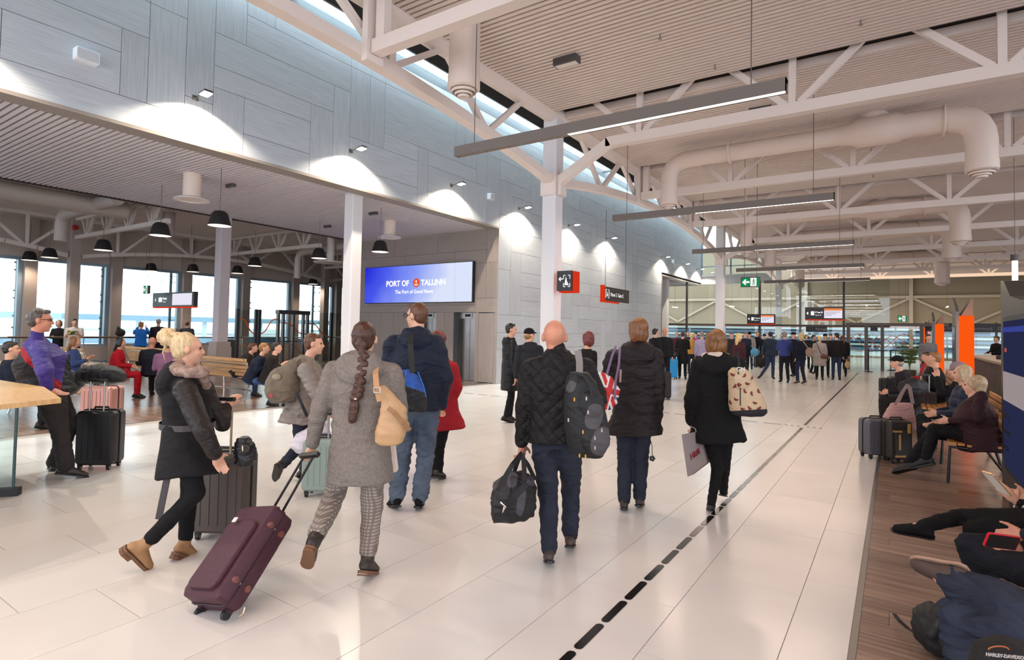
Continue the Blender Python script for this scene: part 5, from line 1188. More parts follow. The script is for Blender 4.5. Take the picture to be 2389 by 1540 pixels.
# ================================================================ SIGNS AND SCREENS
signb = mat('sign_black', '1f2023', 0.45); signr = emis('sign_red_edge', 'e8401c', 1.0); txtw = emis('sign_white', (.95, .95, .95), 1.0)
t = thing('video_wall', 'wide blue video wall reading PORT OF TALLINN over the lifts', 'screen', (-13.3, 14.05, 2.5))
def screen_mat(name, f, rng_):
    m = bpy.data.materials.new(name); m.use_nodes = True; nt = m.node_tree; n = nt.nodes; L = nt.links
    for x in list(n): n.remove(x)
    o = n.new('ShaderNodeOutputMaterial'); e = n.new('ShaderNodeEmission'); tc = n.new('ShaderNodeTexCoord'); sp = n.new('ShaderNodeSeparateXYZ')
    L.new(tc.outputs['Object'], sp.inputs[0]); mr = n.new('ShaderNodeMapRange'); mr.inputs[1].default_value = rng_[0]; mr.inputs[2].default_value = rng_[1]
    L.new(sp.outputs['X'], mr.inputs[0]); nz = n.new('ShaderNodeTexNoise'); nz.inputs['Scale'].default_value = .7; L.new(tc.outputs['Object'], nz.inputs['Vector'])
    ad = n.new('ShaderNodeMath'); ad.operation = 'MULTIPLY_ADD'; L.new(nz.outputs[0], ad.inputs[0]); ad.inputs[1].default_value = .35; L.new(mr.outputs[0], ad.inputs[2])
    zr = n.new('ShaderNodeMapRange'); zr.inputs[1].default_value = 3.74; zr.inputs[2].default_value = 2.5; zr.inputs[4].default_value = .16; L.new(sp.outputs['Z'], zr.inputs[0])
    a2 = n.new('ShaderNodeMath'); L.new(ad.outputs[0], a2.inputs[0]); L.new(zr.outputs[0], a2.inputs[1])
    r = n.new('ShaderNodeValToRGB'); els = r.color_ramp.elements; els[0].position = .12; els[0].color = (*lin('1a1fd8'), 1); els[1].position = 1.1; els[1].color = (*lin('dfe8ff'), 1)
    k = els.new(.45); k.color = (*lin('4c5cf0'), 1); k = els.new(.72); k.color = (*lin('93a6fb'), 1)
    L.new(a2.outputs[0], r.inputs[0]); L.new(r.outputs[0], e.inputs[0]); e.inputs[1].default_value = f; L.new(e.outputs[0], o.inputs[0]); return m
scm = screen_mat('video_wall_picture', 1.0, (-15.9, -10.9))
X0, X1 = -15.74, -10.90; w7 = (X1-X0)/7
MB().box(X0-.02, X1+.03, 13.98, 14.085, 2.48, 3.76).build('housing', signb, t)
for i in range(7): MB().box(X0+i*w7+.012, X0+(i+1)*w7-.012, 13.955, 13.98, 2.5, 3.74).build('screen_panel', scm, t)
tw = emis('video_text', (1, 1, 1), 1.15)
text_obj('lettering', 'PORT OF', (-14.66, 13.953, 3.06), (1, 0, 0), (0, 0, 1), .19, tw, t, bold=.008)
text_obj('lettering', 'TALLINN', (-13.03, 13.953, 3.06), (1, 0, 0), (0, 0, 1), .19, tw, t, bold=.008)
text_obj('lettering', 'The Port of Good News', (-14.22, 13.953, 2.80), (1, 0, 0), (0, 0, 1), .125, tw, t, bold=.003)
MB().lathe([(.001, 0), (.15, 0), (.15, .004)], (-13.24, 13.95, 3.15), (0, 1, 0), 24).build('emblem', emis('emblem_orange', 'e8542a', 1.0), t)
q = MB().box(-13.25, -13.23, 13.944, 13.947, 3.06, 3.24).box(-13.29, -13.19, 13.944, 13.947, 3.19, 3.205)
q.tube([(-13.24+.085*math.sin(a), 13.946, 3.13-.07*math.cos(a)) for a in [x*.2-1.4 for x in range(15)]], .009, 5); q.build('anchor', tw, t)

def hang(t, x0, x1, y, z0, z1=6.0, r=.006):
    for x in (x0, x1): MB().tube([(x, y, z0), (x, y, z1)], r, 5).build('hanger', cable, t)
# arrow sign on the first column
t = thing('arrow_sign', 'square black arrow sign with red edge fixed to the nearest hall column', 'sign', (-5.5, 9.8, 2.44))
a, b = onY(1300, 662, 9.72).x, onY(1335, 662, 9.72).x
MB().box(a, b, 9.70, 9.74, 2.42, 2.81).build('panel', signb, t); MB().box(a+.03, b+.04, 9.742, 9.95, 2.39, 2.80).build('red_back', emis('sign_red', 'e03a1e', .9), t)
q = MB(); cx_, cz = a+.10, 2.65
q.prism([(cx_-.06, 9.698, cz), (cx_-.02, 9.698, cz+.045), (cx_-.005, 9.698, cz+.03), (cx_-.022, 9.698, cz+.012), (cx_+.035, 9.698, cz+.012), (cx_+.035, 9.698, cz-.012), (cx_-.022, 9.698, cz-.012), (cx_-.005, 9.698, cz-.03), (cx_-.02, 9.698, cz-.045)], (0, -.002, 0)); q.build('arrow', txtw, t)
q = MB(); x0, x1, z0, z1 = a+.15, a+.29, 2.50, 2.72
for (p0, p1) in (((x0, z0), (x0, z0+.07)), ((x0, z1), (x0, z1-.07)), ((x1, z0), (x1, z0+.07)), ((x1, z1), (x1, z1-.07)), ((x0, z0), (x0+.045, z0)), ((x0, z1), (x0+.045, z1)), ((x1, z0), (x1-.045, z0)), ((x1, z1), (x1-.045, z1))):
    q.bar((p0[0], 9.697, p0[1]), (p1[0], 9.697, p1[1]), .014, .003, (0, 1, 0))
q.prism([(x0+.02, 9.697, z0+.03), (x0+.05, 9.697, z1-.03), (x0+.065, 9.697, z1-.05), (x0+.075, 9.697, z0+.11), (x1-.02, 9.697, z0+.025)], (0, -.002, 0)); q.build('pictogram', txtw, t)
# gate sign
t = thing('gate_sign', 'long black gate sign with red left end hanging before the board wall', 'sign', (-7, 15.05, 2.55))
MB().box(-7.05, -7.0, 15.2, 17.06, 2.55, 2.96).build('panel', signb, t); MB().box(-7.05, -6.97, 15.03, 15.2, 2.55, 2.99).box(-7.06, -7.05, 15.03, 16.4, 2.5, 2.56).build('red_end', emis('sign_red', 'e03a1e', .9), t)
text_obj('lettering', 'Värav 2  Gate 2', (-6.997, 15.62, 2.70), (0, 1, 0), (0, 0, 1), .11, txtw, t, bold=.002); 
q = MB(); q.tube([(-6.997, 15.30, 2.63), (-6.997, 15.30, 2.88), (-6.997, 15.36, 2.88)], .012, 4); q.tube([(-6.997, 15.46, 2.63), (-6.997, 15.52, 2.63), (-6.997, 15.52, 2.88), (-6.997, 15.46, 2.88)], .012, 4); q.prism([(-6.997, 15.36, 2.68), (-6.997, 15.40, 2.84), (-6.997, 15.46, 2.68)], (.002, 0, 0)); q.build('pictogram', txtw, t)
for y in (15.3, 16.8): MB().tube([(-7.02, y, 2.96), (-7.02, y, 5.2)], .008, 5).build('hanger', cable, t)
# green exit sign
gg = emis('exit_green', '0f8a4f', 1.0)
def exit_sign(label, x0, x1, y, z0, z1, top):
    t = thing('exit_sign', label, 'sign', (x0, y, z0)); w = x1-x0; h = z1-z0
    MB().box(x0-.015, x1+.015, y, y+.07, z0-.015, z1+.02).build('housing', signb, t)
    MB().box(x0, x0+w*.5-.004, y-.004, y, z0, z1).build('arrow_field', gg, t); MB().box(x0+w*.5+.004, x1, y-.004, y, z0, z1).build('door_field', txtw, t)
    MB().box(x1-w*.14, x1, y-.006, y-.004, z0, z1).build('door_edge', gg, t)
    cz = (z0+z1)/2; q = MB(); q.prism([(x0+w*.04, y-.006, cz), (x0+w*.22, y-.006, cz+h*.36), (x0+w*.30, y-.006, cz+h*.30), (x0+w*.22, y-.006, cz+h*.12), (x0+w*.46, y-.006, cz+h*.12), (x0+w*.46, y-.006, cz-h*.12), (x0+w*.22, y-.006, cz-h*.12), (x0+w*.30, y-.006, cz-h*.30), (x0+w*.22, y-.006, cz-h*.36)], (0, -.002, 0)); q.build('arrow', txtw, t)
    q = MB(); c = x0+w*.70; m = lambda dx, dz: (c+dx*h, y-.007, cz+dz*h)
    q.lathe([(.001, 0), (h*.07, 0), (h*.07, .002)], m(0, .30), (0, 1, 0), 8); q.bar(m(0, .22), m(-.02, -.05), .05*h*2, .002, (0, 1, 0)); q.bar(m(-.02, -.05), m(.12, -.2), .03*h*2, .002, (0, 1, 0)); q.bar(m(.12, -.2), m(.05, -.38), .03*h*2, .002, (0, 1, 0))
    q.bar(m(-.02, -.05), m(-.16, -.36), .03*h*2, .002, (0, 1, 0)); q.bar(m(0, .2), m(-.17, .1), .025*h*2, .002, (0, 1, 0)); q.bar(m(0, .2), m(.16, .02), .025*h*2, .002, (0, 1, 0)); q.build('running_figure', gg, t)
    hang(t, x0+.06, x1-.06, y+.03, z1, top)
exit_sign('green running man exit sign hanging above the far crowd', -3.08, -2.68, 14.5, 2.80, 3.0, 5.9)
a, b = onY(2095, 745, 50), onY(2111, 737, 50); exit_sign('tiny green exit sign on the far beige wall', a.x, b.x+.1, 50, a.z-.15, b.z, 6.0)
a, b = onX(335, 668, -21.5), onX(350, 684, -21.5); exit_sign('small dark exit sign on rods above the screen sign at the windows', a.x, a.x+.32, a.y, b.z-.02, a.z, 4.3)
# display signs
dscr = emis('display_white', (.86, .82, .95), 1.0); dora = emis('display_orange', 'f08a50', 1.0)
def dsign(label, A, B, y, red=True, orange=True, words='Värav 1', w2='Gate 1'):
    a, b = onY(A[0], A[1], y), onY(B[0], B[1], y); x0, x1, z1 = a.x, b.x, a.z; z0 = onY(A[0], B[1], y).z; w, h = x1-x0, z1-z0
    t = thing('display_sign', label, 'sign', (x0, y, z0)); MB().box(x0, x1, y, y+.14, z0, z1).build('housing', signb, t)
    MB().box(x0, x1, y+.01, y+.14, z0-h*.09, z0).build('red_edge', emis('sign_red', 'e03a1e', .9), t); MB().box(x0+w*.5, x0+w*.96, y-.005, y, z0+h*.1, z1-h*.1).build('screen', dscr, t)
    if orange:
        MB().box(x0+w*.5, x0+w*.96, y-.008, y-.005, z1-h*.28, z1-h*.1).build('screen_header', dora, t); q = MB()
        for k in range(3): q.box(x0+w*.53, x0+w*(.9-.1*k), y-.008, y-.005, z1-h*(.42+.13*k), z1-h*(.38+.13*k))
        q.build('screen_lines', mat('screen_ink', '9c98ac', .6), t)['kind'] = 'stuff'
    MB().rbox((x0+w*.2, y-.004, (z0+z1)/2), (w*.045, 0, 0), (0, 0, h*.17), (0, .003, 0), w*.015).build('pictogram', txtw, t)
    text_obj('lettering', words, (x0+w*.265, y-.006, z0+h*.52), (1, 0, 0), (0, 0, 1), h*.125, txtw, t, bold=.004*w); text_obj('lettering', w2, (x0+w*.265, y-.006, z0+h*.30), (1, 0, 0), (0, 0, 1), h*.115, txtw, t)
    q = MB(); cx_, cz = x0+w*.08, (z0+z1)/2; s = h*.13; q.prism([(cx_-s, y-.004, cz), (cx_, y-.004, cz+s), (cx_+s*.3, y-.004, cz), (cx_, y-.004, cz-s)], (0, -.003, 0)); q.build('arrow', txtw, t)
    hang(t, x0+w*.15, x0+w*.85, y+.07, z1, 4.9 if x0 < -12 else 5.9); return t
dsign('black hanging sign with pale screen at the side hall windows', (357, 684), (451, 716), 9.6, orange=False, words='Värav A', w2='Gate A')
dsign('smaller black gate sign with orange topped screen, left of the third column', (1743, 733), (1808, 755), 31.0, words='Värav A', w2='Gate A')
dsign('larger black gate sign with orange topped screen above the far crowd', (1878, 717), (1969, 745), 26.0, words='Värav B', w2='Gate B')
t = thing('door_sign', 'black direction sign on the far glass wall left of the doors', 'sign', (-4.6, 33.1, 2.0))
a, b = onY(1880, 762, 32.9), onY(1929, 775, 32.9); MB().box(a.x, b.x, 32.9, 33.0, b.z, a.z).build('panel', signb, t); text_obj('lettering', 'Passage', (a.x+.45, 32.89, b.z+.1), (1, 0, 0), (0, 0, 1), .12, mat('sign_grey', '8d8d90', .6), t); hang(t, a.x+.2, b.x-.2, 32.95, a.z, 4.0)

# ================================================================ GLASS WALLS, GATES, COUNTER, TOTEMS
pst = mat('gate_post', '3c3b3e', 0.4, 0.3); bronze = mat('door_bronze', '5b514b', 0.45, 0.3); tglass = glass_mat('tinted_glass', (.86, .89, .86)); orl = mat('orange_line', 'd9622c', 0.5)
t = thing('glass_partition', 'tall glass partition with dark posts behind the far crowd, left part', 'partition', (-16, 33.2, 0))
for i in range(8):
    x = -16+i*1.98
    MB().box(x-.05, x+.05, 33.15, 33.27, 0, 4.6).build('post', pst if i % 2 else mat('post_green', '6f7a74', .5), t); MB().box(x+.05, x+1.93, 33.2, 33.212, .02, 2.1).build('pane', tglass, t); MB().box(x+.05, x+1.93, 33.2, 33.212, 2.2, 4.5).build('pane', tglass, t)
MB().box(-16, -.2, 33.12, 33.3, 2.1, 2.2).build('transom', pst, t)
d = struct(MB().box(-2.05, 2.05, 33.0, 33.5, 2.18, 2.32).build('door_3', bronze), 'wide bronze framed glass entrance doors at the end of the hall')
for x in (-1.94, -1.18, -.51, 1.05): MB().box(x-.07, x+.07, 33.05, 33.4, 0, 2.18).build('door_post', bronze, d)
for a, b in ((-1.87, -1.25), (-1.11, -.58), (-.44, .98)): MB().box(a, b, 33.2, 33.215, .02, 2.17).build('pane', tglass, d)
MB().box(-1.0, -.7, 33.02, 33.05, 1.92, 2.1).build('door_notice', signb, d)
for k in range(3):
    pts = [(-1.9+j*.16, 33.17, 1.25+.35*math.sin(j*.55+k*1.6)*(1 if k % 2 else -1)+.1*k) for j in range(18)]
    MB().tube(pts, .016, 4).build('orange_line', orl, d)
t = thing('glass_partition', 'glass front with black sign band right of the entrance doors', 'partition', (2, 34, 0))
for i in range(5): MB().box(1.2+i*1.3, 1.28+i*1.3, 33.9, 34.0, 0, 2.4).build('post', pst, t); MB().box(1.28+i*1.3, 2.5+i*1.3, 33.94, 33.95, .02, 1.95).build('pane', tglass, t)
MB().box(1.2, 7.5, 33.85, 34.0, 1.95, 2.35).build('sign_band', signb, t); text_obj('lettering', 'Stockholm    väljumised   Gates', (1.7, 33.845, 2.05), (1, 0, 0), (0, 0, 1), .15, mat('sign_grey', '8d8d90', .6), t)
# far strip lights
for i, (x, y, d_, L) in enumerate(((1575, 716, 40, 1.0), (1708, 714, 40, 1.0), (1862, 713, 42, .7), (2022, 712, 44, .5), (2210, 715, 40, 1.2))):
    p = J(x, y, d_); t = thing('strip_light', 'small slanting bright strip light near the far beige wall, %s' % ('leftmost', 'second from the left', 'middle', 'fourth from the left', 'rightmost')[i], 'strip light', p)
    MB().bar(p-V((0, L/2, 0)), p+V((0, L/2, 0)), .08, .05).build('housing', white, t); MB().box(p.x-.05, p.x+.05, p.y-L/2-.02, p.y+L/2, p.z-.05, p.z-.026).build('tube', glow, t); MB().tube([p, (p.x, p.y, 6.0)], .01, 4).build('hanger', cable, t)

# security gates in the side hall
t = thing('security_gate', 'glass security gates with dark posts and orange lines in the side hall', 'gate', (-20.3, 14, 0))
XG = -20.3
def gy(x): return onX(x, 780, XG).y
ztop = onX(600, 722, XG).z
for x in (553, 596, 604, 772, 800): MB().box(XG-.05, XG+.05, gy(x)-.05, gy(x)+.05, 0, ztop).build('post', pst, t)
for a, b in ((555, 595), (604, 648), (716, 770), (772, 800)): MB().box(XG-.008, XG+.008, gy(a)+.05, gy(b)-.05, .05, ztop-.03).build('pane', tglass, t)
fr = mat('gate_frame', '6b6563', .35, .6); y0, y1 = gy(648), gy(716)
for y in (y0, y0+.22, (y0+y1)/2, y1-.2, y1): MB().box(XG-.07, XG+.07, y-.04, y+.04, 0, ztop-.05).build('frame_post', fr, t)
MB().box(XG-.12, XG+.12, y0-.05, y1+.05, ztop-.14, ztop+.02).build('header', fr, t); MB().box(XG-.03, XG+.03, y0, y1, .98, 1.03).build('push_bar', chrome, t)
for (a, b, z0_, z1_, ph) in ((553, 600, 1.9, 1.3, 0), (600, 648, 1.3, 1.9, 0), (655, 716, 1.75, 1.3, 0), (716, 772, 1.75, 1.2, 0)):
    ya, yb = gy(a), gy(b); pts = [(XG+.02, ya+(yb-ya)*k/8, z0_+(z1_-z0_)*(1/(1+math.exp(-(k-4)*1.4)))) for k in range(9)]
    MB().tube(pts, .022, 5).build('orange_line', orl, t); pts = [(XG+.02, p[1], .65+.25*math.sin(i_*.6)) for i_, p in enumerate(pts)]; MB().tube(pts, .018, 5).build('orange_line', mat('orange_faded', 'a5714e', .5), t)
t = thing('ticket_reader', 'dark ticket reader post with a glowing dot beside the plinth column', 'ticket machine', (-19.5, 11.3, 0))
yy = onX(532, 800, -19.5).y; MB().rbox((-19.5, yy, .55), (.12, 0, 0), (0, .2, 0), (0, 0, .55), .04).build('body', pst, t); MB().lathe([(.001, 0), (.05, 0), (.05, .01)], (-19.37, yy-.05, .85), (1, 0, 0), 12).build('light', emis('reader_light', 'ffd9a0', 2.0), t); MB().box(-19.6, -19.4, yy-.15, yy+.1, 1.1, 1.13).build('reader_pad', alu, t)
# window rail
t = thing('handrail', 'long handrail in front of the side hall windows', 'railing', (-22.9, 0, 0)); railw = mat('rail_wood', '9a8068', .5)
MB().tube([(-22.9, -2, 1.10), (-22.9, 26, 1.10)], .025, 8).build('rail', alu, t); MB().box(-22.95, -22.85, 6, 10, 1.125, 1.14).build('rail_cap', railw, t)
for i in range(15): MB().tube([(-22.9, -1.5+i*1.9, 0), (-22.9, -1.5+i*1.9, 1.08)], .02, 6).build('rail_post', alu, t)

# totems
orange = emis('totem_orange', 'ff5a12', 1.0); tg = mat('totem_grey', '6a6361', .4, .3)
def totem(label, x, y, L=1.0, h=2.18):
    t = thing('info_totem', label, 'totem', (x, y, 0)); w = .34
    MB().prism([(x, y, 0), (x, y+L, 0), (x, y+L, h+.48), (x, y+.1, h+.18), (x, y, h+.1)], (.06, 0, 0)).build('side_fin', tg, t)
    MB().box(x-.012, x, y+.12, y+L-.12, .35, h-.25).build('side_screen', mat('totem_screen', '26304a', .15), t)
    MB().box(x+.06, x+w, y, y+.05, .1, h).build('orange_face', orange, t); MB().prism([(x+w-.02, y+.05, 0), (x+w-.02, y+.05, h+.42), (x+.10, y+.05, h), (x+.1, y+.05, 0)], (0, L-.1, 0)).build('core', tg, t)
    MB().prism([(x+w-.02, y+.049, h), (x+w-.02, y+.049, h+.42), (x+.10, y+.049, h)], (0, -.03, 0)).build('point', mat('totem_bronze', '9a705c', .5), t)
totem('glowing orange totem nearest of the far three, behind the seated women', 1.19, 17.0)
totem('second glowing orange totem, right of the man in grey jumper', 1.22, 27.3)
totem('farthest glowing orange totem beside the plant', 1.22, 38.0)
lamp('totem_glow', 'AREA', (1.42, 16.9, 1.1), 12, (1, .35, .1), (PI/2, 0, 0), shape='RECTANGLE', size=.28, size_y=2)
t = thing('info_totem', 'large dark information totem with a tall screen at the right picture edge', 'totem', (.95, 6.6, 0)); km = mat('kiosk_dark', '3f3937', .35, .4)
MB().prism([(.95, 8.05, 0), (.95, 8.05, 2.28), (.95, 7.85, 2.26), (.95, 7.45, 2.08), (.95, 6.8, 2.0), (.95, 6.2, 2.05), (.95, 6.2, 0)], (.28, 0, 0)).build('body', km, t)
ks = None; MB().box(.938, .95, 6.45, 7.78, .32, 1.88).build('bezel', blackp, t); MB().box(.93, .938, 6.48, 7.74, .36, 1.83).build('screen', emis('kiosk_blue', '2c3050', .8), t)
MB().box(.926, .93, 6.48, 7.74, 1.03, 1.32).build('screen_band', emis('kiosk_white', 'b7a8a8', .7), t); MB().box(.926, .93, 6.48, 7.74, 1.72, 1.77).build('screen_header', emis('kiosk_header', '3a4494', 1.0), t)
for k, s in enumerate(('kyynud', 'korvased', 'laevad')): text_obj('lettering', s, (.925, 7.66, .86-.16*k), (0, -1, 0), (0, 0, 1), .07, mat('kiosk_ink', '0e0f20', .6), t)
MB().box(.923, .926, 7.5, 7.6, 1.52, 1.56).build('screen_mark', emis('kiosk_orange', 'd0583a', .9), t)
t = thing('tube_light', 'upright glowing tube light hanging above the large totem', 'tube light', (1.75, 12, 2.2)); p = J(2368, 640, 11)
MB().tube([p-V((0, 0, .42)), p+V((0, 0, .26))], .045, 14).build('tube', emis('tube_glow', (1, .97, .9), 2.5), t, True); MB().tube([p+V((0, 0, .26)), p+V((0, 0, .38))], .075, 14).build('cap', km, t, True); MB().tube([p+V((0, 0, .38)), (p.x, p.y, 6.0)], .005, 5).build('cable', cable, t)
# service counter
t = thing('service_counter', 'long counter with dark upright wood slats right of the orange totem', 'counter', (2.2, 19, 0)); wd = mat('counter_slat', '4a3d36', .55, c2='62534a', vscale=8, stretch=(4, 4, .5), rnd=.12)
MB().box(2.28, 3.0, 17.6, 26.0, 0, 1.02).build('carcass', mat('counter_core', '2e2825', .8), t); MB().box(2.1, 3.1, 17.5, 26.1, 1.02, 1.08).build('worktop', mat('worktop_beige', 'a08c78', .4), t)
for i in range(52): slab('counter_slat', 2.19, 2.28, 17.65+i*.16, 17.65+i*.16+.12, 0.02, 1.0, wd, None, tm).parent = t
for ch in t.children:
    if ch.name.startswith('counter_slat'): ch.matrix_parent_inverse = Matrix.Translation(t.location).inverted()
for i, (yy, w, h) in enumerate(((18.6, .2, .12), (19.6, .35, .18), (21.0, .25, .1))):
    o = thing('counter_tray', ('small dark box on the counter, nearest', 'low grey display tray on the counter, middle', 'small dark box on the counter, farthest')[i], 'tray', (2.5, yy, 1.08)); MB().rbox((2.5, yy, 1.08+h/2), (w/2, 0, 0), (0, w/2, 0), (0, 0, h/2), .02).build('tray', (blackp, alu, blackp)[i], o); MB().box(2.5-w*.35, 2.5+w*.35, yy-w*.35, yy+w*.35, 1.08+h, 1.09+h).build('lid', km, o)
# plant
t = thing('potted_palm', 'green feathery potted palm near the farthest orange totem', 'plant', J(2128, 850, 19)); pb = J(2122, 850, 21.5); pb.z = 0; t.location = pb
MB().lathe([(.16, 0), (.22, .42), (.20, .42), (.19, .38), (.001, .38)], pb, n=20, caps=False).build('pot', mat('pot_grey', '4d4a48', .6), t, True)
leafm = mat('palm_leaf', '3f5a26', .5, c2='6d8238', vscale=6); rr_ = random.Random(4)
for i in range(26):
    an = rr_.uniform(0, 2*PI); out = rr_.uniform(.15, .5); hh = rr_.uniform(.7, 1.15); dr = V((math.cos(an), math.sin(an), 0)); q = MB(); N = 7
    sp_ = [pb+V((0, 0, .38))+dr*out*(k/N)**1.5+V((0, 0, hh*math.sin(k/N*1.9)*.62+hh*.3*k/N)) for k in range(N+1)]; q.tube(sp_, .006, 4)
    for k in range(2, N+1):
        sd = dr.cross(V((0, 0, 1)))
        for s_ in (-1, 1): q.prism([sp_[k], sp_[k]+sd*s_*.15+dr*.04+V((0, 0, .03)), sp_[k]+sd*s_*.16+dr*.07, sp_[k]+dr*.03], (0, 0, .003))
    q.build('frond', leafm, t)
# belt barriers
for i, (x, y) in enumerate(((2026, 868), (2078, 865))):
    b = gb(x, y); t = thing('belt_barrier', ('dark belt barrier post before the glass doors, left', 'dark belt barrier post before the glass doors, right')[i], 'barrier', b); nb = mat('barrier_navy', '1b2038', .5)
    MB().lathe([(.18, 0), (.18, .02), (.03, .04), (.03, 1.0), (.035, 1.0), (.035, 1.06)], b, n=14).build('post', nb, t, True)
    if i == 0: o = gb(2078, 865); MB().bar((b[0], b[1], .98), (o[0], o[1], .98), .006, .05).build('belt', nb, t)
    else: MB().bar((b[0], b[1], .98), (b[0]+.9, b[1]+.1, .98), .006, .05).build('belt', nb, t)

# wooden counter and glass at far left
t = thing('bar_counter', 'pale wooden counter board with a pointed end at the left picture edge', 'counter', (-6.2, 1.3, 0)); bw = mat('counter_wood', 'c49a68', .4, c2='d8b482', vscale=6, stretch=(1, 6, 1))
MB().prism([(-5.78, 1.88, .965), (-5.5, .9, .965), (-5.6, -1.2, .965), (-8.6, -1.2, .965), (-8.6, 2.0, .965), (-6.9, 2.1, .965)], (0, 0, .04)).build('board', bw, t); MB().box(-8.3, -7.3, -1.0, 1.2, 0, .965).build('base', mat('counter_base', '4b4644', .6), t)
t = thing('glass_screen', 'frameless glass screen in a black floor channel at far left', 'glass screen', (-6.95, 1.85, 0)); a = V((-6.90, 1.90, 0)); b = V((-7.9, .6, 0)); dv = (b-a).normalized()
MB().bar(a+V((0, 0, .5)), b+V((0, 0, .5)), .014, .9).build('pane', glass_mat('clear_glass', (.85, .93, .92)), t); MB().bar(a-dv*.05+V((0, 0, .035)), b+V((0, 0, .035)), .09, .07).build('channel', blackp, t); MB().bar(a+V((0, 0, .05)), a+V((0, 0, .95)), .016, .02, dv).build('edge', mat('glass_edge', '2c4a48', .2), t)

# ================================================================ BENCHES
slatw = mat('bench_slat', 'b98a55', .45, c2='d0a26c', vscale=7, stretch=(.6, 5, 5), rnd=.06)
def bench(label, x0, x1, y0, along, face, frame=None, sh=.44, slat=None):
    """along 'X' or 'Y'; face = +1/-1 direction the sitter looks"""
    frame = frame or chrome; slat = slat or slatw; t = thing('bench', label, 'bench', ((x0+x1)/2 if along == 'X' else y0, y0 if along == 'X' else (x0+x1)/2, 0))
    def P(u, v, z): return V((u, y0+v*face, z)) if along == 'X' else V((y0+v*face, u, z))
    for i in range(6):
        v = .04+i*.08; z = sh+.012*abs(i-2.5)*.6; MB().bar(P(x0, v, z), P(x1, v, z), .062, .022).build('slat', slat, t)
    for i in range(5):
        z = sh+.10+i*.082; v = -.03-i*.03; MB().bar(P(x0, v, z), P(x1, v, z), .022, .066).build('slat', slat, t)
    n = 3
    for i in range(n):
        u = x0+.04+(x1-x0-.08)*i/(n-1)
        MB().tube([P(u, .48, 0), P(u, .46, sh-.03), P(u, .0, sh-.03), P(u, -.03, sh+.08), P(u, -.18, sh+.46)], .018, 8).build('side_frame', frame, t, True); MB().tube([P(u, -.14, 0), P(u, -.02, sh-.03)], .018, 8).build('leg', frame, t, True)
    MB().tube([P(x0, -.12, sh+.33), P(x1, -.12, sh+.33)], .015, 8).build('back_tube', frame, t, True); MB().tube([P(x0, .0, .2), P(x1, .0, .2)], .015, 8).build('stretcher', frame, t, True)
bench('slatted wooden bench with chrome frame seen from behind, right of the blonde woman', -15.6, -11.7, 7.25, 'X', 1)
bench('slatted wooden bench with chrome frame in the middle of the side hall', -20.2, -16.5, 8.3, 'X', 1)
bench('slatted wooden bench with chrome frame behind the black duffel bag', -21.3, -18.4, 6.6, 'X', 1)
bench('slatted wooden bench at the far left behind the purple jacket man', -14.6, -11.4, 3.6, 'X', 1)
blkf = mat('bench_frame_black', '1a1718', .5); slo = mat('bench_slat_orange', 'b5793c', .45, c2='c98f4e', vscale=7, rnd=.05)
bench('slatted bench with black frame under the burgundy coat woman', 8.2, 10.6, .98, 'Y', -1, blkf, slat=slo)
bench('slatted bench with black frame under the far seated men', 11.9, 16.8, .85, 'Y', -1, blkf, slat=slo)
bench('slatted bench with black frame at the lower right picture corner', 3.2, 6.0, 1.22, 'Y', -1, blkf, slat=slo)

# ================================================================ LUGGAGE
def case(label, c, up, wd_, w, d, h, m, hard=True, handle=.35, wheels=4, grip=None, ribs=5, trim_m=None, name='suitcase', hm=None, band=None):
    up = V(up).normalized(); wv = V(wd_); wv = (wv-up*wv.dot(up)).normalized(); dv_ = up.cross(wv); c = V(c)
    t = thing(name, label, 'suitcase', c); b = c+up*.055; ctr = b+up*h/2; tm_ = trim_m or blackp; hm = hm or alu
    MB().rbox(ctr, wv*w/2, up*h/2, dv_*d/2, .05 if hard else .035, 4).build('shell', m, t, True)
    if hard:
        for i in range(ribs):
            u = -w/2+w*(i+1)/(ribs+1)
            for s in (-1, 1): MB().rbox(ctr+wv*u+dv_*s*d/2, wv*.012, up*(h/2-.06), dv_*.005, .008, 2).build('rib', m, t)
    else:
        for s in (-1, 1): MB().rbox(ctr+dv_*s*(d/2+.012)-up*h*.08, wv*(w/2-.045), up*(h*.36), dv_*.016, .04, 3).build('pocket', m, t, True)
    ring = [];
    for (sx, sy) in ((1, 1), (-1, 1), (-1, -1), (1, -1)):
        for k in range(4): a0 = {(1, 1): 0, (-1, 1): 90, (-1, -1): 180, (1, -1): 270}[(sx, sy)]+30*k; ring.append(ctr+wv*(sx*(w/2-.045)+.05*math.cos(math.radians(a0)))+up*(sy*(h/2-.045)+.05*math.sin(math.radians(a0))))
    MB().tube(ring, .006, 5, closed=True).build('zip', tm_, t)
    tp = b+up*h
    MB().tube([tp-wv*.08, tp-wv*.07+up*.03, tp+wv*.07+up*.03, tp+wv*.08], .011, 7).build('carry_handle', tm_, t, True)
    if handle:
        for s in (-1, 1): MB().tube([tp+wv*s*.075+dv_*-d*.35, tp+wv*s*.075+dv_*-d*.35+up*handle], .009, 7).build('handle_tube', hm, t, True)
        MB().rbox(tp-dv_*d*.35+up*handle, wv*.10, dv_*.016, up*.014, .012).build('grip', tm_, t, True)
    for s in (-1, 1):
        for s2 in ((-1, 1) if wheels == 4 else (-1,)):
            p = b+wv*s*(w/2-.05)+dv_*s2*(d/2-.035)-up*.028; wl_ = MB().lathe([(.01, -.012), (.026, -.012), (.026, .012), (.01, .012)], p, wv, 12).build('wheel', blackp, t, True)
            MB().lathe([(.001, .013), (.014, .013), (.014, .0145)], p, wv, 8).build('hub', alu, wl_)
            MB().obox(p+up*.022, wv*.018, dv_*.02, up*.012).build('caster', tm_, t)
    return t, ctr, wv, dv_, up, tp
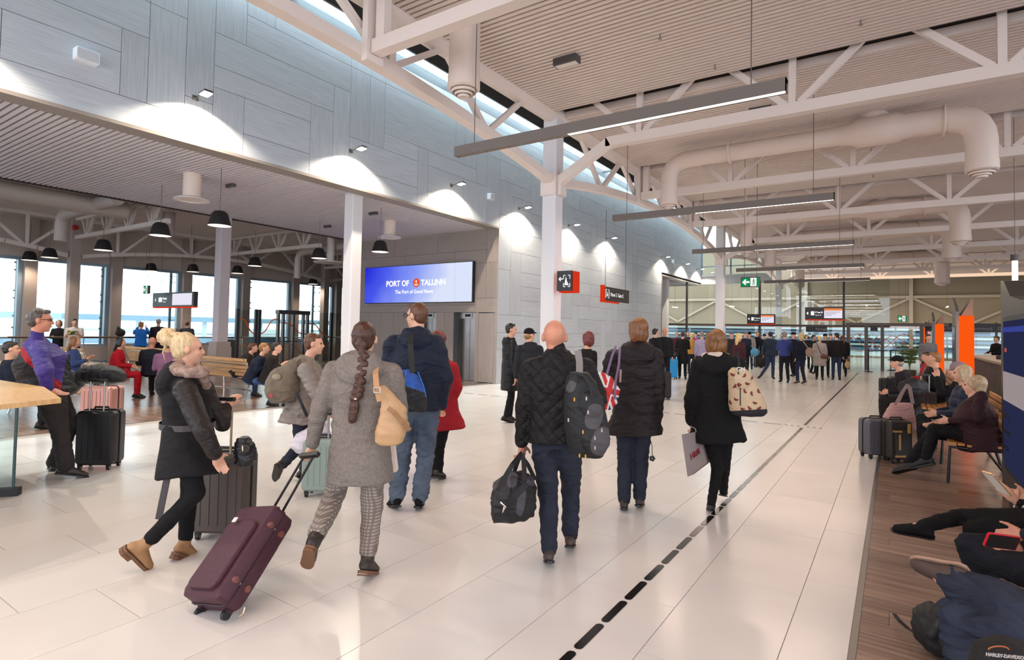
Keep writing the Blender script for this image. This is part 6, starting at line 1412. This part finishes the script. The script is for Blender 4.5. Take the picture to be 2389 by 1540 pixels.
# burgundy soft case
A, B_ = J(495, 1402, 3.05), J(622, 1208, 3.42); ax = (B_-A).normalized(); w1 = J(436, 1350, 3.30)-A; w1 = (w1-ax*w1.dot(ax)).normalized(); d1 = ax.cross(w1)
if d1.dot(CR) < 0: d1 = -d1
cb = A+w1*.17+d1*.10-ax*.03
t, ctr, wv, dv_, up, tp = case('burgundy soft suitcase pulled on its wheels by the woman in the grey wool coat', cb, ax, w1, .34, .18, .58, mat('burgundy_nylon', '43202c', .6, var=.12, vscale=40, bump=.4), hard=False, handle=0, wheels=2, trim_m=mat('burgundy_trim', '2e151d', .5))
for i, (u, v) in enumerate(((.17, .05), (.17, -.05), (-.17, .05), (-.17, -.05))): MB().lathe([(.022, -.002), (.018, .012), (.001, .014)], ctr-w1*.17+ax*u+d1*v, -w1, 14, caps=False).build('stud', mat('stud_brown', '6d4038', .3), t, True)
MB().obox(ctr-d1*.142+w1*.05+ax*.15, ax*.015, w1*.016, d1*.003).build('tag', white, t)
for u in (.17, -.17): MB().lathe([(.008, 0), (.001, .006)], ctr-w1*.17+ax*u, -w1, 8, caps=False).build('rivet', white, t)
hp = J(722, 1062, 3.62)
for s in (-1, 1): MB().tube([tp+w1*s*.055+d1*.05, hp+w1*s*.045], .008, 8).build('handle_tube', mat('handle_dark', '2a2526', .4, .5), t, True)
MB().rbox(hp, w1*.085, ax*.016, d1*.014, .012).build('grip', blackp, t, True)
q = ctr-w1*.175-ax*.25+d1*.10; MB().tube([q, q-ax*.03+CR*.01, q-ax*.05], .005, 6).build('zip_pull', mat('zip_gold', 'd8bfa0', .3, .8), t)
def upright(label, x, y, wpx, hpx, mcol, head, w=.40, d=.24, h=.6, handle=.35, **k):
    b = gb(x, y); a = math.radians(head); return case(label, b, (0, 0, 1), (math.cos(a), math.sin(a), 0), w, d, h, mcol, handle=handle, **k)
b = J(520, 1225, 4.15); upright_ = case('grey brown hard suitcase beside the blonde woman', (G(522, 1250).x, G(522, 1250).y, 0), (0, 0, 1), CR, .40, .26, .60, mat('case_taupe', '4a403b', .45), handle=.42, hm=mat('handle_champagne', 'a8977f', .35, .8))
case('black hard suitcase standing beside the purple jacket man', (G(232, 1092).x, G(232, 1092).y, 0), (0, 0, 1), (.75, .6, 0), .40, .26, .60, mat('case_black', '1e1c1f', .4), handle=.34)
case('rose gold ribbed suitcase under the black duffel bag', (G(236, 1020).x, G(236, 1020).y, 0), (0, 0, 1), (.8, .5, 0), .46, .28, .68, mat('case_rose', 'a8766a', .3, .4), handle=.36, ribs=7)
case('mint green suitcase beside the woman with the khaki backpack', (G(750, 1155).x, G(750, 1155).y, 0), (0, 0, 1), CR, .34, .22, .50, mat('case_mint', '8b9a92', .4), handle=.25)
case('bright blue suitcase at the end of the board wall', (G(1563, 884).x, G(1563, 884).y, 0), (0, 0, 1), CR, .50, .28, .68, mat('case_blue', '1583bd', .35), handle=.3)
case('black soft suitcase just right of the dark parka woman', (G(1549, 932).x, G(1549, 932).y, 0), (0, 0, 1), CR, .30, .24, .62, mat('case_black2', '1b1819', .6), hard=False, handle=.0)
case('grey ribbed suitcase lying nearest the tile edge by the burgundy coat woman', (G(2042, 1068).x, G(2042, 1068).y, 0), (0, 0, 1), CR, .34, .25, .48, mat('case_steel', '57555c', .4), handle=0)
t, ctr, wv, dv_, up, tp = case('black suitcase with tan trims beside the burgundy coat woman', (G(2090, 1078).x, G(2090, 1078).y, 0), (0, 0, 1), CR, .28, .24, .50, mat('case_olive', '2b2520', .6), hard=False, handle=0)
for (a_, b_, c_, d2) in ((-.08, .12, .06, .012), (-.05, -.02, .012, .10), (.07, .16, .02, .06), (-.02, -.2, .09, .012)): MB().obox(ctr-dv_*.155*(1 if dv_.dot(CF) > 0 else -1)+wv*a_+up*b_, wv*c_, up*d2, dv_*.004).build('tan_trim', mat('tan_trim', 'a87f48', .5), t)
case('tall dark grey suitcase behind the pink tote', (G(2150, 1000).x, G(2150, 1000).y, 0), (0, 0, 1), CR, .40, .26, .62, mat('case_dark', '2a2426', .5), handle=.3)
case('black suitcase in front of the man in black cap', (G(2078, 950).x, G(2078, 950).y, 0), (0, 0, 1), CR, .42, .26, .62, mat('case_black3', '131113', .55), hard=False, handle=.2)
case('black suitcase in the far crowd near the beanie man', (G(1772, 858).x, G(1772, 858).y, 0), (0, 0, 1), CR, .5, .3, .6, mat('case_black3', '131113', .55), hard=False, handle=.4)

def bag(name, label, cat, build, mats, voxel=.009, fold=.006, seed=1, zones=None, body='body'):
    t = thing(name, label, cat, (0, 0, 0)); B = Blob(); c = build(B); t.location = c
    o = B.finish(body, mats, t, voxel, 2, fold, 2.0, zones, seed); o.matrix_parent_inverse = Matrix.Translation(c).inverted(); return t
def strap(t, pts, m, w=.03, th=.004, nm='strap', nrm=None):
    q = MB(); pts = [V(p) for p in pts]
    for a, b in zip(pts[:-1], pts[1:]): q.bar(a, b+(b-a)*.05, w, th, nrm if nrm is not None else CF)
    return q.build(nm, m, t)
webb = mat('webbing_black', '151416', .7); webg = mat('webbing_grey', '77706d', .7)
# backpack on the bald man
db = 3.78
def f_(B):
    c = J(1368, 965, db); s = db/1330
    B.loft([(J(1350, 868, db), CR*22*s, -CF*.06), (J(1354, 890, db), CR*36*s, -CF*.10), (J(1362, 940, db), CR*47*s+CU*.01, -CF*.13), (J(1368, 1000, db), CR*52*s+CU*.015, -CF*.14), (J(1374, 1045, db), CR*47*s+CU*.02, -CF*.12), (J(1378, 1064, db), CR*28*s, -CF*.07)], 24)
    B.ell(J(1384, 1015, db)-CF*.12, CR*34*s, CU*38*s, CF*.045); B.ell(J(1372, 940, db)-CF*.11, CR*30*s, CU*34*s, CF*.04); return c
bp = bag('backpack', 'black and grey backpack hanging from the bald man\'s right shoulder', 'backpack', f_, [mat('pack_black', '121113', .65, bump=.3), mat('pack_grey', '454143', .7)], .005, .005)
def ellz(px, py, a, b, rx, ry, th=0):
    dx, dy = px-a, py-b; u = dx*math.cos(th)+dy*math.sin(th); v = -dx*math.sin(th)+dy*math.cos(th); return np.abs(u/rx)**2.6+np.abs(v/ry)**2.6 < 1
def zpack(C, px, py, idx):
    idx = np.zeros(len(px), dtype=np.int32); idx[ellz(px, py, 1386, 972, 20, 30, .25)] = 1; idx[ellz(px, py, 1404, 1030, 24, 34, .35)] = 1; idx[ellz(px, py, 1332, 902, 10, 14, .5)] = 1; return idx
for ch in bp.children: seg_zone(ch, zpack)
strap(bp, [J(1348, 818, 3.80), J(1352, 845, 3.78), J(1352, 884, 3.72)], webg, .045, nm='shoulder_strap'); strap(bp, [J(1345, 870, 3.70), J(1362, 876, 3.66), J(1378, 900, 3.64), J(1380, 925, 3.62)], webb, .018, nm='grab_loop')
yel = mat('pull_gold', 'c9952f', .4, .4); slv = mat('zip_silver', 'c8c4be', .3, .8)
for i, (x, y, m_) in enumerate(((1340, 932, yel), (1326, 980, slv), (1372, 962, slv), (1404, 1004, slv), (1360, 1008, yel), (1352, 1063, yel), (1388, 1022, slv), (1388, 1045, slv), (1368, 930, slv), (1366, 1065, yel))): MB().obox(J(x, y, db-.19), CR*.0045, CU*.011, CF*.003).build('zip_pull', m_, bp)
# duffel in his left hand
dd_ = 3.86
def f_(B):
    s = dd_/1330; ax_ = (CR*.93-CF*.36).normalized()
    B.loft([(J(1146, 1178, dd_), CU*.06, -CF*.07), (J(1152, 1172, dd_), CU*.13, -CF*.12), (J(1190, 1160, dd_), CU*.17, -CF*.15), (J(1222, 1156, dd_+.05), CU*.165, -CF*.14), (J(1243, 1158, dd_+.1), CU*.13, -CF*.11), (J(1250, 1162, dd_+.12), CU*.07, -CF*.06)], 24, 2.6); return J(1195, 1225, dd_)
df = bag('duffel_bag', 'black and grey duffel bag held low in the bald man\'s left hand', 'bag', f_, [mat('duffel_black', '171517', .6, bump=.3), mat('duffel_grey', '454047', .65)], .005, .010, 3)
def zduf(C, px, py, idx):
    idx = np.zeros(len(px), dtype=np.int32)
    for q_ in ((1195, 1120, 12, 18, .2), (1241, 1122, 14, 12, 0), (1216, 1172, 10, 32, .15), (1157, 1124, 7, 22, .4)): idx[ellz(px, py, *q_)] = 1
    return idx
for ch in df.children: seg_zone(ch, zduf)
strap(df, [J(1174, 1120, 3.72), J(1195, 1085, 3.76), J(1217, 1058, 3.86), J(1222, 1075, 3.82), J(1224, 1120, 3.72)], webb, .032, nm='handle'); strap(df, [J(1200, 1100, 3.98), J(1214, 1060, 3.92), J(1232, 1085, 3.95), J(1248, 1118, 4.0)], webb, .028, nm='handle')
strap(df, [J(1228, 1130, 3.66), J(1200, 1160, 3.66), J(1170, 1200, 3.70)], webb, .04, nm='side_strap')
MB().tube([J(1168, 1172, 3.68), J(1180, 1182, 3.66), J(1172, 1196, 3.66), J(1176, 1182, 3.66)], .006, 6).build('clip', mat('clip_silver', 'd9d2c6', .25, .8), df)
# tan shoulder bag of the grey coat woman
dt = 3.60
def f_(B):
    B.loft([(J(906, 1037, dt), CR*.055, CF*.05), (J(908, 1030, dt), CR*.09, CF*.06), (J(914, 1000, dt), CR*.105+CU*.02, CF*.065), (J(918, 960, dt), CR*.085+CU*.02, CF*.05), (J(908, 930, dt), CR*.05, CF*.035), (J(895, 905, dt), CR*.028, CF*.025), (J(890, 898, dt), CR*.02, CF*.02)], 22, 2.5); B.ell(J(935, 992, dt), CR*.055, CU*.05, CF*.05); return J(915, 1035, dt)
tb = bag('handbag', 'tan leather shoulder bag of the woman in the grey wool coat', 'handbag', f_, [mat('tan_leather', 'b08a63', .45, var=.06, bump=.2)], .008, .005, 5)
strap(tb, [J(880, 848, 3.72), J(876, 872, 3.60), J(879, 905, 3.50), J(886, 935, 3.50)], mat('tan_strap', 'a97f58', .45), .036, .006); MB().tube([J(872, 905, 3.49), J(886, 905, 3.49), J(887, 916, 3.49), J(873, 916, 3.49)], .005, 6, closed=True).build('buckle', slv, tb)
strap(tb, [J(905, 952, 3.50), J(918, 962, 3.5), J(940, 985, 3.52), J(955, 1003, 3.56)], mat('tan_rim', '8d6746', .5), .03, nm='rim_strap')
# blue sports bag on the tall man
ds = 4.98
def f_(B):
    B.loft([(J(925, 885, ds), CU*.06, CF*.06), (J(930, 890, ds), CU*.10, CF*.10), (J(952, 905, ds-.03), CU*.16, CF*.13), (J(972, 918, ds-.03), CU*.16, CF*.13), (J(990, 935, ds), CU*.10, CF*.09), (J(995, 940, ds), CU*.05, CF*.05)], 22); return J(960, 950, ds)
sbm = [mat('sport_black', '15171c', .6), mat('sport_blue', '1c4fa0', .6)]
sb2 = bag('sports_bag', 'blue and black sports bag slung behind the tall man', 'bag', f_, sbm, .006, .006, 6)
for ch in sb2.children: seg_zone(ch, lambda C, px, py, idx: np.where(py < 893+(px-925)*.35, 1, 0).astype(np.int32))
strap(sb2, [J(958, 778, 5.05), J(957, 800, 4.96), J(960, 840, 4.92), J(962, 868, 4.88)], webb, .05); strap(sb2, [J(942, 868, 4.82), J(945, 905, 4.78), J(955, 935, 4.80)], sbm[0], .012, nm='piping'); strap(sb2, [J(975, 868, 4.84), J(988, 900, 4.84), J(994, 925, 4.86)], mat('piping_blue', '2a6bc4', .5), .008, nm='piping')
# khaki backpack
dk = 5.85
def f_(B):
    B.loft([(J(690, 835, dk-.02), CR*.03, CF*.03), (J(684, 848, dk-.03), CR*.07, CF*.07), (J(668, 872, dk-.05), CR*.14-CU*.04, CF*.12), (J(660, 900, dk-.05), CR*.17-CU*.05, CF*.15), (J(656, 925, dk-.05), CR*.15-CU*.04, CF*.14), (J(656, 938, dk-.05), CR*.10, CF*.10)], 22); B.ell(J(637, 915, dk-.08), CR*.07, CU*.085, CF*.11); return J(660, 930, dk)
kb2 = bag('backpack', 'crumpled khaki backpack on the woman in the beige quilted jacket', 'backpack', f_, [mat('khaki_canvas', '6b5f50', .8, bump=.4)], .010, .014, 7)
Blob().ell(J(645, 880, dk-.18), CR*.05, CU*.035, CF*.02).finish('flap', [mat('khaki_light', '8d836f', .8)], kb2, .008, 1); MB().lathe([(.001, 0), (.02, 0), (.02, .006)], J(632, 922, dk-.22), -CF, 12).build('badge', mat('badge_red', 'a33b34', .5), kb2)
strap(kb2, [J(690, 840, 5.7), J(703, 830, 5.68), J(728, 838, 5.70), J(748, 862, 5.75)], mat('khaki_strap', '7a6e5d', .8), .03); strap(kb2, [J(692, 915, 5.62), J(705, 945, 5.6), J(716, 970, 5.62)], webb, .03, nm='side_strap')
# white plastic bag
def f_(B):
    B.loft([(J(765, 965, 5.7), CR*.02, CF*.02), (J(752, 985, 5.7), CR*.06, CF*.06), (J(730, 1015, 5.7), CR*.17, CF*.14), (J(722, 1040, 5.7), CR*.19, CF*.15), (J(725, 1055, 5.7), CR*.13, CF*.1)], 20); return J(730, 1058, 5.7)
pb2 = bag('plastic_bag', 'full white plastic bag held by the woman in the beige quilted jacket', 'bag', f_, [mat('white_plastic', 'cfc6cf', .45)], .010, .012, 8)
strap(pb2, [J(768, 955, 5.66), J(760, 975, 5.66)], mat('white_plastic', 'cfc6cf', .45), .03, nm='handle')
t = thing('paper_bag', 'flat white paper bag showing below the tan shoulder bag', 'bag', J(912, 1105, 4.0)); MB().prism([J(908, 1040, 4.0), J(918, 1038, 4.0), J(925, 1101, 4.0), J(896, 1108, 4.0)], CF*.07).build('bag', mat('paper_white', 'dccdc2', .7), t); strap(t, [J(908, 1042, 3.99), J(912, 1025, 3.99), J(916, 1040, 3.99)], mat('paper_cord', 'cdbfb2', .7), .004, nm='cord')
# flag bag
du = 4.98
def f_(B):
    B.loft([(J(1404, 870, du), CR*.02, CF*.03), (J(1412, 880, du), CR*.055, CF*.05), (J(1424, 910, du), CR*.085, CF*.07), (J(1420, 940, du), CR*.075, CF*.07), (J(1414, 955, du), CR*.05, CF*.05)], 20); return J(1420, 955, du)
fm = [mat('flag_navy', '23284a', .6), mat('flag_white', 'd6d0cf', .6), mat('flag_red', 'b8231f', .6)]
fb2 = bag('shoulder_bag', 'shoulder bag in red, white and blue flag cloth by the bald man\'s arm', 'bag', f_, fm, .004, .004, 9)
def flag(C, px, py, idx):
    u = (px-1421)*.95+(py-912)*.25; v = (py-912)-(px-1421)*.2; idx = np.zeros(len(px), dtype=np.int32)
    dg = np.minimum(np.abs(u*.8-v*.5), np.abs(u*.8+v*.5)); idx[(dg < 9)] = 1; idx[(dg < 4)] = 2; cr = np.minimum(np.abs(u), np.abs(v)*.8); idx[cr < 9] = 1; idx[cr < 5.5] = 2; return idx
for ch in fb2.children: seg_zone(ch, flag)
strap(fb2, [J(1437, 808, 5.06), J(1428, 830, 4.96), J(1416, 872, 4.9)], mat('flag_strap', '6c5570', .6), .02); strap(fb2, [J(1446, 812, 5.06), J(1444, 850, 4.92), J(1436, 890, 4.9), J(1434, 930, 4.9)], MATS['flag_strap'], .02); MB().bar(J(1448, 862, 4.88), J(1447, 892, 4.88), .018, .006, CF).build('luggage_tag', mat('tag_rose', '8b6a66', .5), fb2)
# key cord hanging from the parka
t = thing('drawstring', 'thin drawstring with a flower shaped toggle hanging from the dark parka', 'cord', J(1520, 1040, 5.2)); MB().tube([J(1514, 1012, 5.15), J(1521, 1040, 5.15), J(1522, 1066, 5.15)], .003, 5).build('cord', blackp, t)
q = MB()
for k in range(5): q.lathe([(.001, 0), (.012, 0), (.012, .008)], J(1522, 1070, 5.15)+CR*.016*math.cos(k*1.257)+CU*.016*math.sin(k*1.257), CF, 8)
q.build('toggle', blackp, t)['kind'] = 'stuff'
# cream patterned backpack
dc = 4.95
def f_(B):
    B.loft([(J(1722, 858, dc), CR*.05, CF*.05), (J(1724, 868, dc), CR*.09, CF*.08), (J(1736, 905, dc), CR*.125, CF*.11), (J(1744, 945, dc), CR*.155, CF*.13), (J(1746, 960, dc), CR*.15, CF*.12), (J(1746, 968, dc), CR*.13, CF*.1)], 24, 2.5); B.ell(J(1722, 884, dc)-CF*.09, CR*.075, CU*.09, CF*.04); return J(1745, 966, dc)
cm_ = [mat('cream_canvas', 'b79f80', .75), mat('pack_base', '1d1a1f', .7), mat('melon_print', '6e2a20', .7)]
cb2 = bag('backpack', 'cream backpack printed with dark red half moons on the black parka woman', 'backpack', f_, cm_, .0045, .004, 10)
def moons(C, px, py, idx):
    idx = np.zeros(len(px), dtype=np.int32)
    for (a, b, th) in ((1710, 872, .4), (1735, 875, -.9), (1753, 880, -1.2), (1712, 900, -.9), (1740, 912, 1.0), (1756, 918, 1.4), (1718, 930, .4), (1733, 952, .2), (1762, 938, .3), (1772, 912, 1.2), (1725, 895, .2), (1750, 950, .6), (1770, 950, -.5), (1706, 938, 1.1), (1744, 893, .3)):
        dx, dy = px-a, py-b; u = dx*math.cos(th)+dy*math.sin(th); v = -dx*math.sin(th)+dy*math.cos(th); idx[(u*u+v*v < 36) & (v > 0)] = 2
    idx[np.abs(px-1724)+np.abs(py-898) < 6] = 2
    idx[py > 957+(px-1740)*-.05] = 1; return idx
for ch in cb2.children: seg_zone(ch, moons)
strap(cb2, [J(1720, 820, 4.98), J(1724, 845, 4.92), J(1724, 872, 4.84)], webb, .022); strap(cb2, [J(1727, 905, 4.80), J(1727, 945, 4.80)], webb, .008, nm='drawcord')
text_obj('lettering', 'GN', J(1718, 866, 4.80), CR, CU, .035, slv, cb2, bold=.001)
# paper shopping bag
t = thing('paper_bag', 'grey paper shopping bag with red lettering held by the black parka woman', 'bag', J(1618, 1112, 5.12)); pa, pb_, pc, pd = J(1590, 1014, 5.0), J(1632, 1006, 5.22), J(1648, 1080, 5.22), J(1604, 1113, 5.0); pe, pf = J(1644, 1004, 5.42), J(1649, 1075, 5.42)
gpm = mat('paper_grey', '8d807e', .7, bump=.2); n0 = CF*.006
back = (pe-pb_)*1.2
q = MB(); q.add([pa, pb_, pb_+back, pa+back, pd, pc, pc+back, pd+back], [(0, 1, 5, 4), (1, 2, 6, 5), (2, 3, 7, 6), (3, 0, 4, 7), (4, 5, 6, 7)]); o = q.build('bag', gpm, t); so_ = o.modifiers.new('s', 'SOLIDIFY'); so_.thickness = .003
xd = (pc-pd).normalized(); up_ = (pb_-pc).normalized(); text_obj('lettering', 'H&M', pd+(pc-pd)*.30+(pb_-pc)*.40-CF*.014, xd, up_-xd*up_.dot(xd), .055, mat('hm_red', '7a1f24', .6), t, bold=.002)
strap(t, [J(1606, 1012, 5.05), J(1612, 995, 5.1), J(1622, 1000, 5.15), J(1624, 1008, 5.15)], mat('bag_cord', '9a8f8d', .6), .006, nm='handle'); strap(t, [J(1626, 1006, 5.3), J(1624, 996, 5.22), J(1636, 1004, 5.4)], mat('bag_cord', '9a8f8d', .6), .006, nm='handle')
# pink tote, duffels and small bags
def f_(B):
    d = 8.25; B.loft([(J(2097, 1002, d), CR*.24, CF*.09), (J(2097, 996, d), CR*.255, CF*.11), (J(2098, 970, d), CR*.22, CF*.10), (J(2102, 948, d), CR*.17, CF*.07), (J(2104, 940, d), CR*.15, CF*.04)], 22); return J(2097, 1003, d)
pt = bag('tote_bag', 'pale pink canvas tote standing on the suitcases', 'bag', f_, [mat('pink_canvas', 'b58a86', .8)], .012, .010, 11)
strap(pt, [J(2088, 945, 8.15), J(2104, 915, 8.15), J(2116, 898, 8.15), J(2120, 900, 8.15), J(2128, 942, 8.15)], mat('pink_strap', '9c8583', .8), .035, nm='handle'); strap(pt, [J(2095, 942, 8.3), J(2112, 905, 8.3), J(2124, 903, 8.3), J(2131, 940, 8.3)], mat('pink_strap', '9c8583', .8), .03, nm='handle')
def f_(B):
    d = 6.6; B.loft([(J(176, 880, d), CU*.05, CF*.05), (J(190, 876, d), CU*.09, CF*.11), (J(235, 872, d), CU*.12, CF*.14), (J(275, 876, d), CU*.09, CF*.11), (J(291, 880, d), CU*.05, CF*.05)], 20); B.rc(J(180, 885, d), J(160, 900, d), .10, .12); return J(235, 893, d)
bag('duffel_bag', 'black duffel bag lying on top of the rose gold suitcase', 'bag', f_, [mat('duffel_black', '171517', .6)], .012, .008, 12)
def f_(B):
    d = 4.05; B.loft([(J(572, 1085, d), CR*.06, CF*.06), (J(574, 1070, d), CR*.08, CF*.07), (J(572, 1045, d), CR*.07, CF*.07), (J(566, 1020, d), CR*.04, CF*.05)], 18); return J(572, 1086, d)
t = bag('handbag', 'black handbag resting on the grey brown suitcase', 'handbag', f_, [mat('handbag_black', '1a191c', .4)], .010, .014, 13); MB().bar(J(566, 1040, 3.96), J(566, 1052, 3.96), .008, .003, CF).build('clasp', mat('zip_gold', 'd8bfa0', .3, .8), t)
def f_(B):
    p = J(1563, 838, (V(gb(1563, 884))-CAMP).dot(CF)); p.z = max(p.z, .86); B.loft([(p-CR*.27, CU*.06, CF*.06), (p-CR*.2, CU*.11, CF*.12), (p+CR*.15, CU*.12, CF*.12), (p+CR*.27, CU*.07, CF*.06)], 16); return p-V((0, 0, .12))
bag('travel_bag', 'shiny black travel bag on top of the bright blue suitcase', 'bag', f_, [mat('shiny_black', '17181c', .3)], .02, .012, 14)
def f_(B):
    p = J(288, 872, 17.4); p.z = .2; B.ell(p, CR*.20, CF*.15, CU*.2); return V((p.x, p.y, 0))
bag('handbag', 'red handbag on the floor beside the woman in the red dress', 'handbag', f_, [mat('bag_red', 'a01722', .5)], .02, .01, 15)
def f_(B):
    p = J(2215-85, 905, 9.6); B.loft([(p-CR*.2, CU*.1, CF*.1), (p, CU*.18, CF*.15), (p+CR*.2, CU*.12, CF*.1)], 16); return p-V((0, 0, .18))
bag('travel_bag', 'black bag on top of the tall dark grey suitcase', 'bag', f_, [mat('duffel_black', '171517', .6)], .016, .01, 16)
# crowd bags
for lab, cat, x, y, d, a_, b_, c_, mm_, st_ in (('beige shoulder bag of the blonde woman in navy', 'bag', 1888, 822, 19.1, .13, .17, .08, mat('beige_bag', '8b7262', .7), [(1873, 795), (1885, 812)]), ('brown crossbody bag on the pale grey coat', 'handbag', 1923, 832, 20.9, .15, .09, .06, mat('brown_bag', '4f2f22', .6), [(1905, 800), (1915, 825)]),
                                   ('brown paper bag held at the right end of the far crowd', 'bag', 1977, 851, 20.6, .10, .14, .06, mat('brown_paper', 'a5835e', .7), [(1974, 838), (1976, 845)]), ('light blue patterned bag beside the beanie man', 'bag', 1761, 822, 21.5, .17, .16, .09, mat('lightblue_bag', '4f8fb3', .6), [(1752, 806), (1760, 815)])):
    t = thing('carried_bag', lab, cat, J(x, y, d)); c = J(x, y, d); B = Blob().ell(c, CR*a_, CU*b_, CF*c_); o = B.finish('bag', [mm_], t, .02, 1); strap(t, [J(p[0], p[1], d-.1) for p in st_]+[J(x, y-5, d-.1)], mm_, .03)
# black backpack standing on the window rail
p = onX(281, 785, -22.9); t = thing('backpack', 'black bag standing on the window rail left of the bright blue shirt', 'backpack', (p.x, p.y, 1.12)); B = Blob().ell((p.x, p.y, 1.27), (0, .16, 0), (.10, 0, 0), (0, 0, .15)).ell((p.x, p.y-.06, 1.36), (0, .07, 0), (.06, 0, 0), (0, 0, .13)); B.finish('body', [mat('duffel_black', '171517', .6)], t, .02, 1); strap(t, [(p.x+.1, p.y-.2, 1.2), (p.x+.13, p.y-.15, 1.5)], webb, .03)
# ---------------------------------------------------------------- phones, watches
def slabthing(name, lab, cat, c, a, b, n, m, scr):
    t = thing(name, lab, cat, c); MB().rbox(c, a, b, n, .008).build('case', m, t); MB().rbox(V(c)+V(n)*1.15, V(a)*.93, V(b)*.93, V(n)*.1, .006).build('screen', scr, t)
    return t
dsp = emis('phone_screen', 'b9a9a0', .7)
p0, p1 = J(2305, 1105, 2.95), J(2345, 1150, 2.95); ax_ = (p1-p0).normalized(); nn = ax_.cross(CF).normalized()
slabthing('phone', 'slim phone held upright by the woman with red nails', 'phone', (p0+p1)/2, ax_*.075, CF*.036, -nn*.004, mat('phone_gold', 'b58a62', .3, .6), dsp)
p = J(2337, 1263, 2.62); slabthing('phone', 'phone in a bright red case held by the man in dark jeans', 'phone', p, CR*.075-CU*.01, CU*.036-CF*.015, -CF*.005-CU*.002, mat('phone_red', 'b01220', .35), blackp)
t = thing('wristwatch', 'silver wristwatch on the woman holding the slim phone', 'watch', J(2366, 1180, 2.9)); w = J(2368, 1174, (N1[1]['wrR']-CAMP).dot(CF)); ad = (N1[1]['haR']-N1[1]['wrR']).normalized()
a_ = ad.orthogonal().normalized(); b_ = ad.cross(a_); MB().tube([N1[1]['wrR']-ad*.03+(a_*math.cos(k*PI/8)+b_*math.sin(k*PI/8))*.034 for k in range(16)], .008, 6, closed=True).build('strap', mat('watch_steel', 'b9b4ae', .25, .9), t); MB().lathe([(.018, 0), (.018, .008)], N1[1]['wrR']-ad*.03-CF*.036, -CF, 16).build('face', white, t)
t = thing('wristwatch', 'black wristwatch on the man holding the red phone', 'watch', N2[1]['wrR']); ad = (N2[1]['haR']-N2[1]['wrR']).normalized(); a_ = ad.orthogonal().normalized(); b_ = ad.cross(a_)
MB().tube([N2[1]['wrR']-ad*.03+(a_*math.cos(k*PI/8)+b_*math.sin(k*PI/8))*.036 for k in range(16)], .011, 6, closed=True).build('strap', blackp, t); MB().lathe([(.02, 0), (.02, .009)], N2[1]['wrR']-ad*.03-CF*.04, -CF, 16).build('face', dark, t)
t = thing('loose_strap', 'loose black bag strap lying on the wood floor at the lower right', 'strap', G(2100, 1440)); strap(t, [G(2086, 1432, .03), G(2098, 1448, .05), G(2118, 1466, .04), G(2140, 1480, .08), G(2160, 1486, .10)], webb, .022, .004, 'webbing', V((0, 0, 1)))
def f_(B):
    p = G(2195, 1530, .0)+V((0, 0, .13)); B.ell(p, CR*.12, CF*.16, CU*.13); B.chain([G(2172, 1480, .15), G(2200, 1440, .25)], [.03, .03]); return V((p.x, p.y, 0))
bag('travel_bag', 'black bag on the floor under the knees of the blue jeans man', 'bag', f_, [mat('duffel_black', '171517', .6)], .012, .01, 17)

def f_(B):
    B.loft([(J(2275, 1560, 2.15), CU*.03, CF*.04), (J(2300, 1545, 2.15), CU*.07, CF*.08), (J(2350, 1540, 2.15), CU*.08, CF*.09), (J(2410, 1545, 2.15), CU*.07, CF*.08)], 20); return J(2340, 1600, 2.15)
t = bag('shoulder_bag', 'black bag with an orange motor club crest at the bottom right corner', 'bag', f_, [mat('crest_black', '151314', .8)], .010, .004, 19)
text_obj('lettering', 'HARLEY-DAVIDSON', J(2300, 1530, 2.04), CR-CU*.10, CU, .012, mat('crest_grey', 'a8a09c', .7), t, bold=.0006)
MB().tube([J(2330+24*math.cos(a_*.35), 1516-8*math.sin(a_*.35), 2.05) for a_ in range(10)], .0025, 4).build('crest_line', mat('crest_orange', 'a85a34', .7), t)
bpy.data.scenes.remove(WORK)
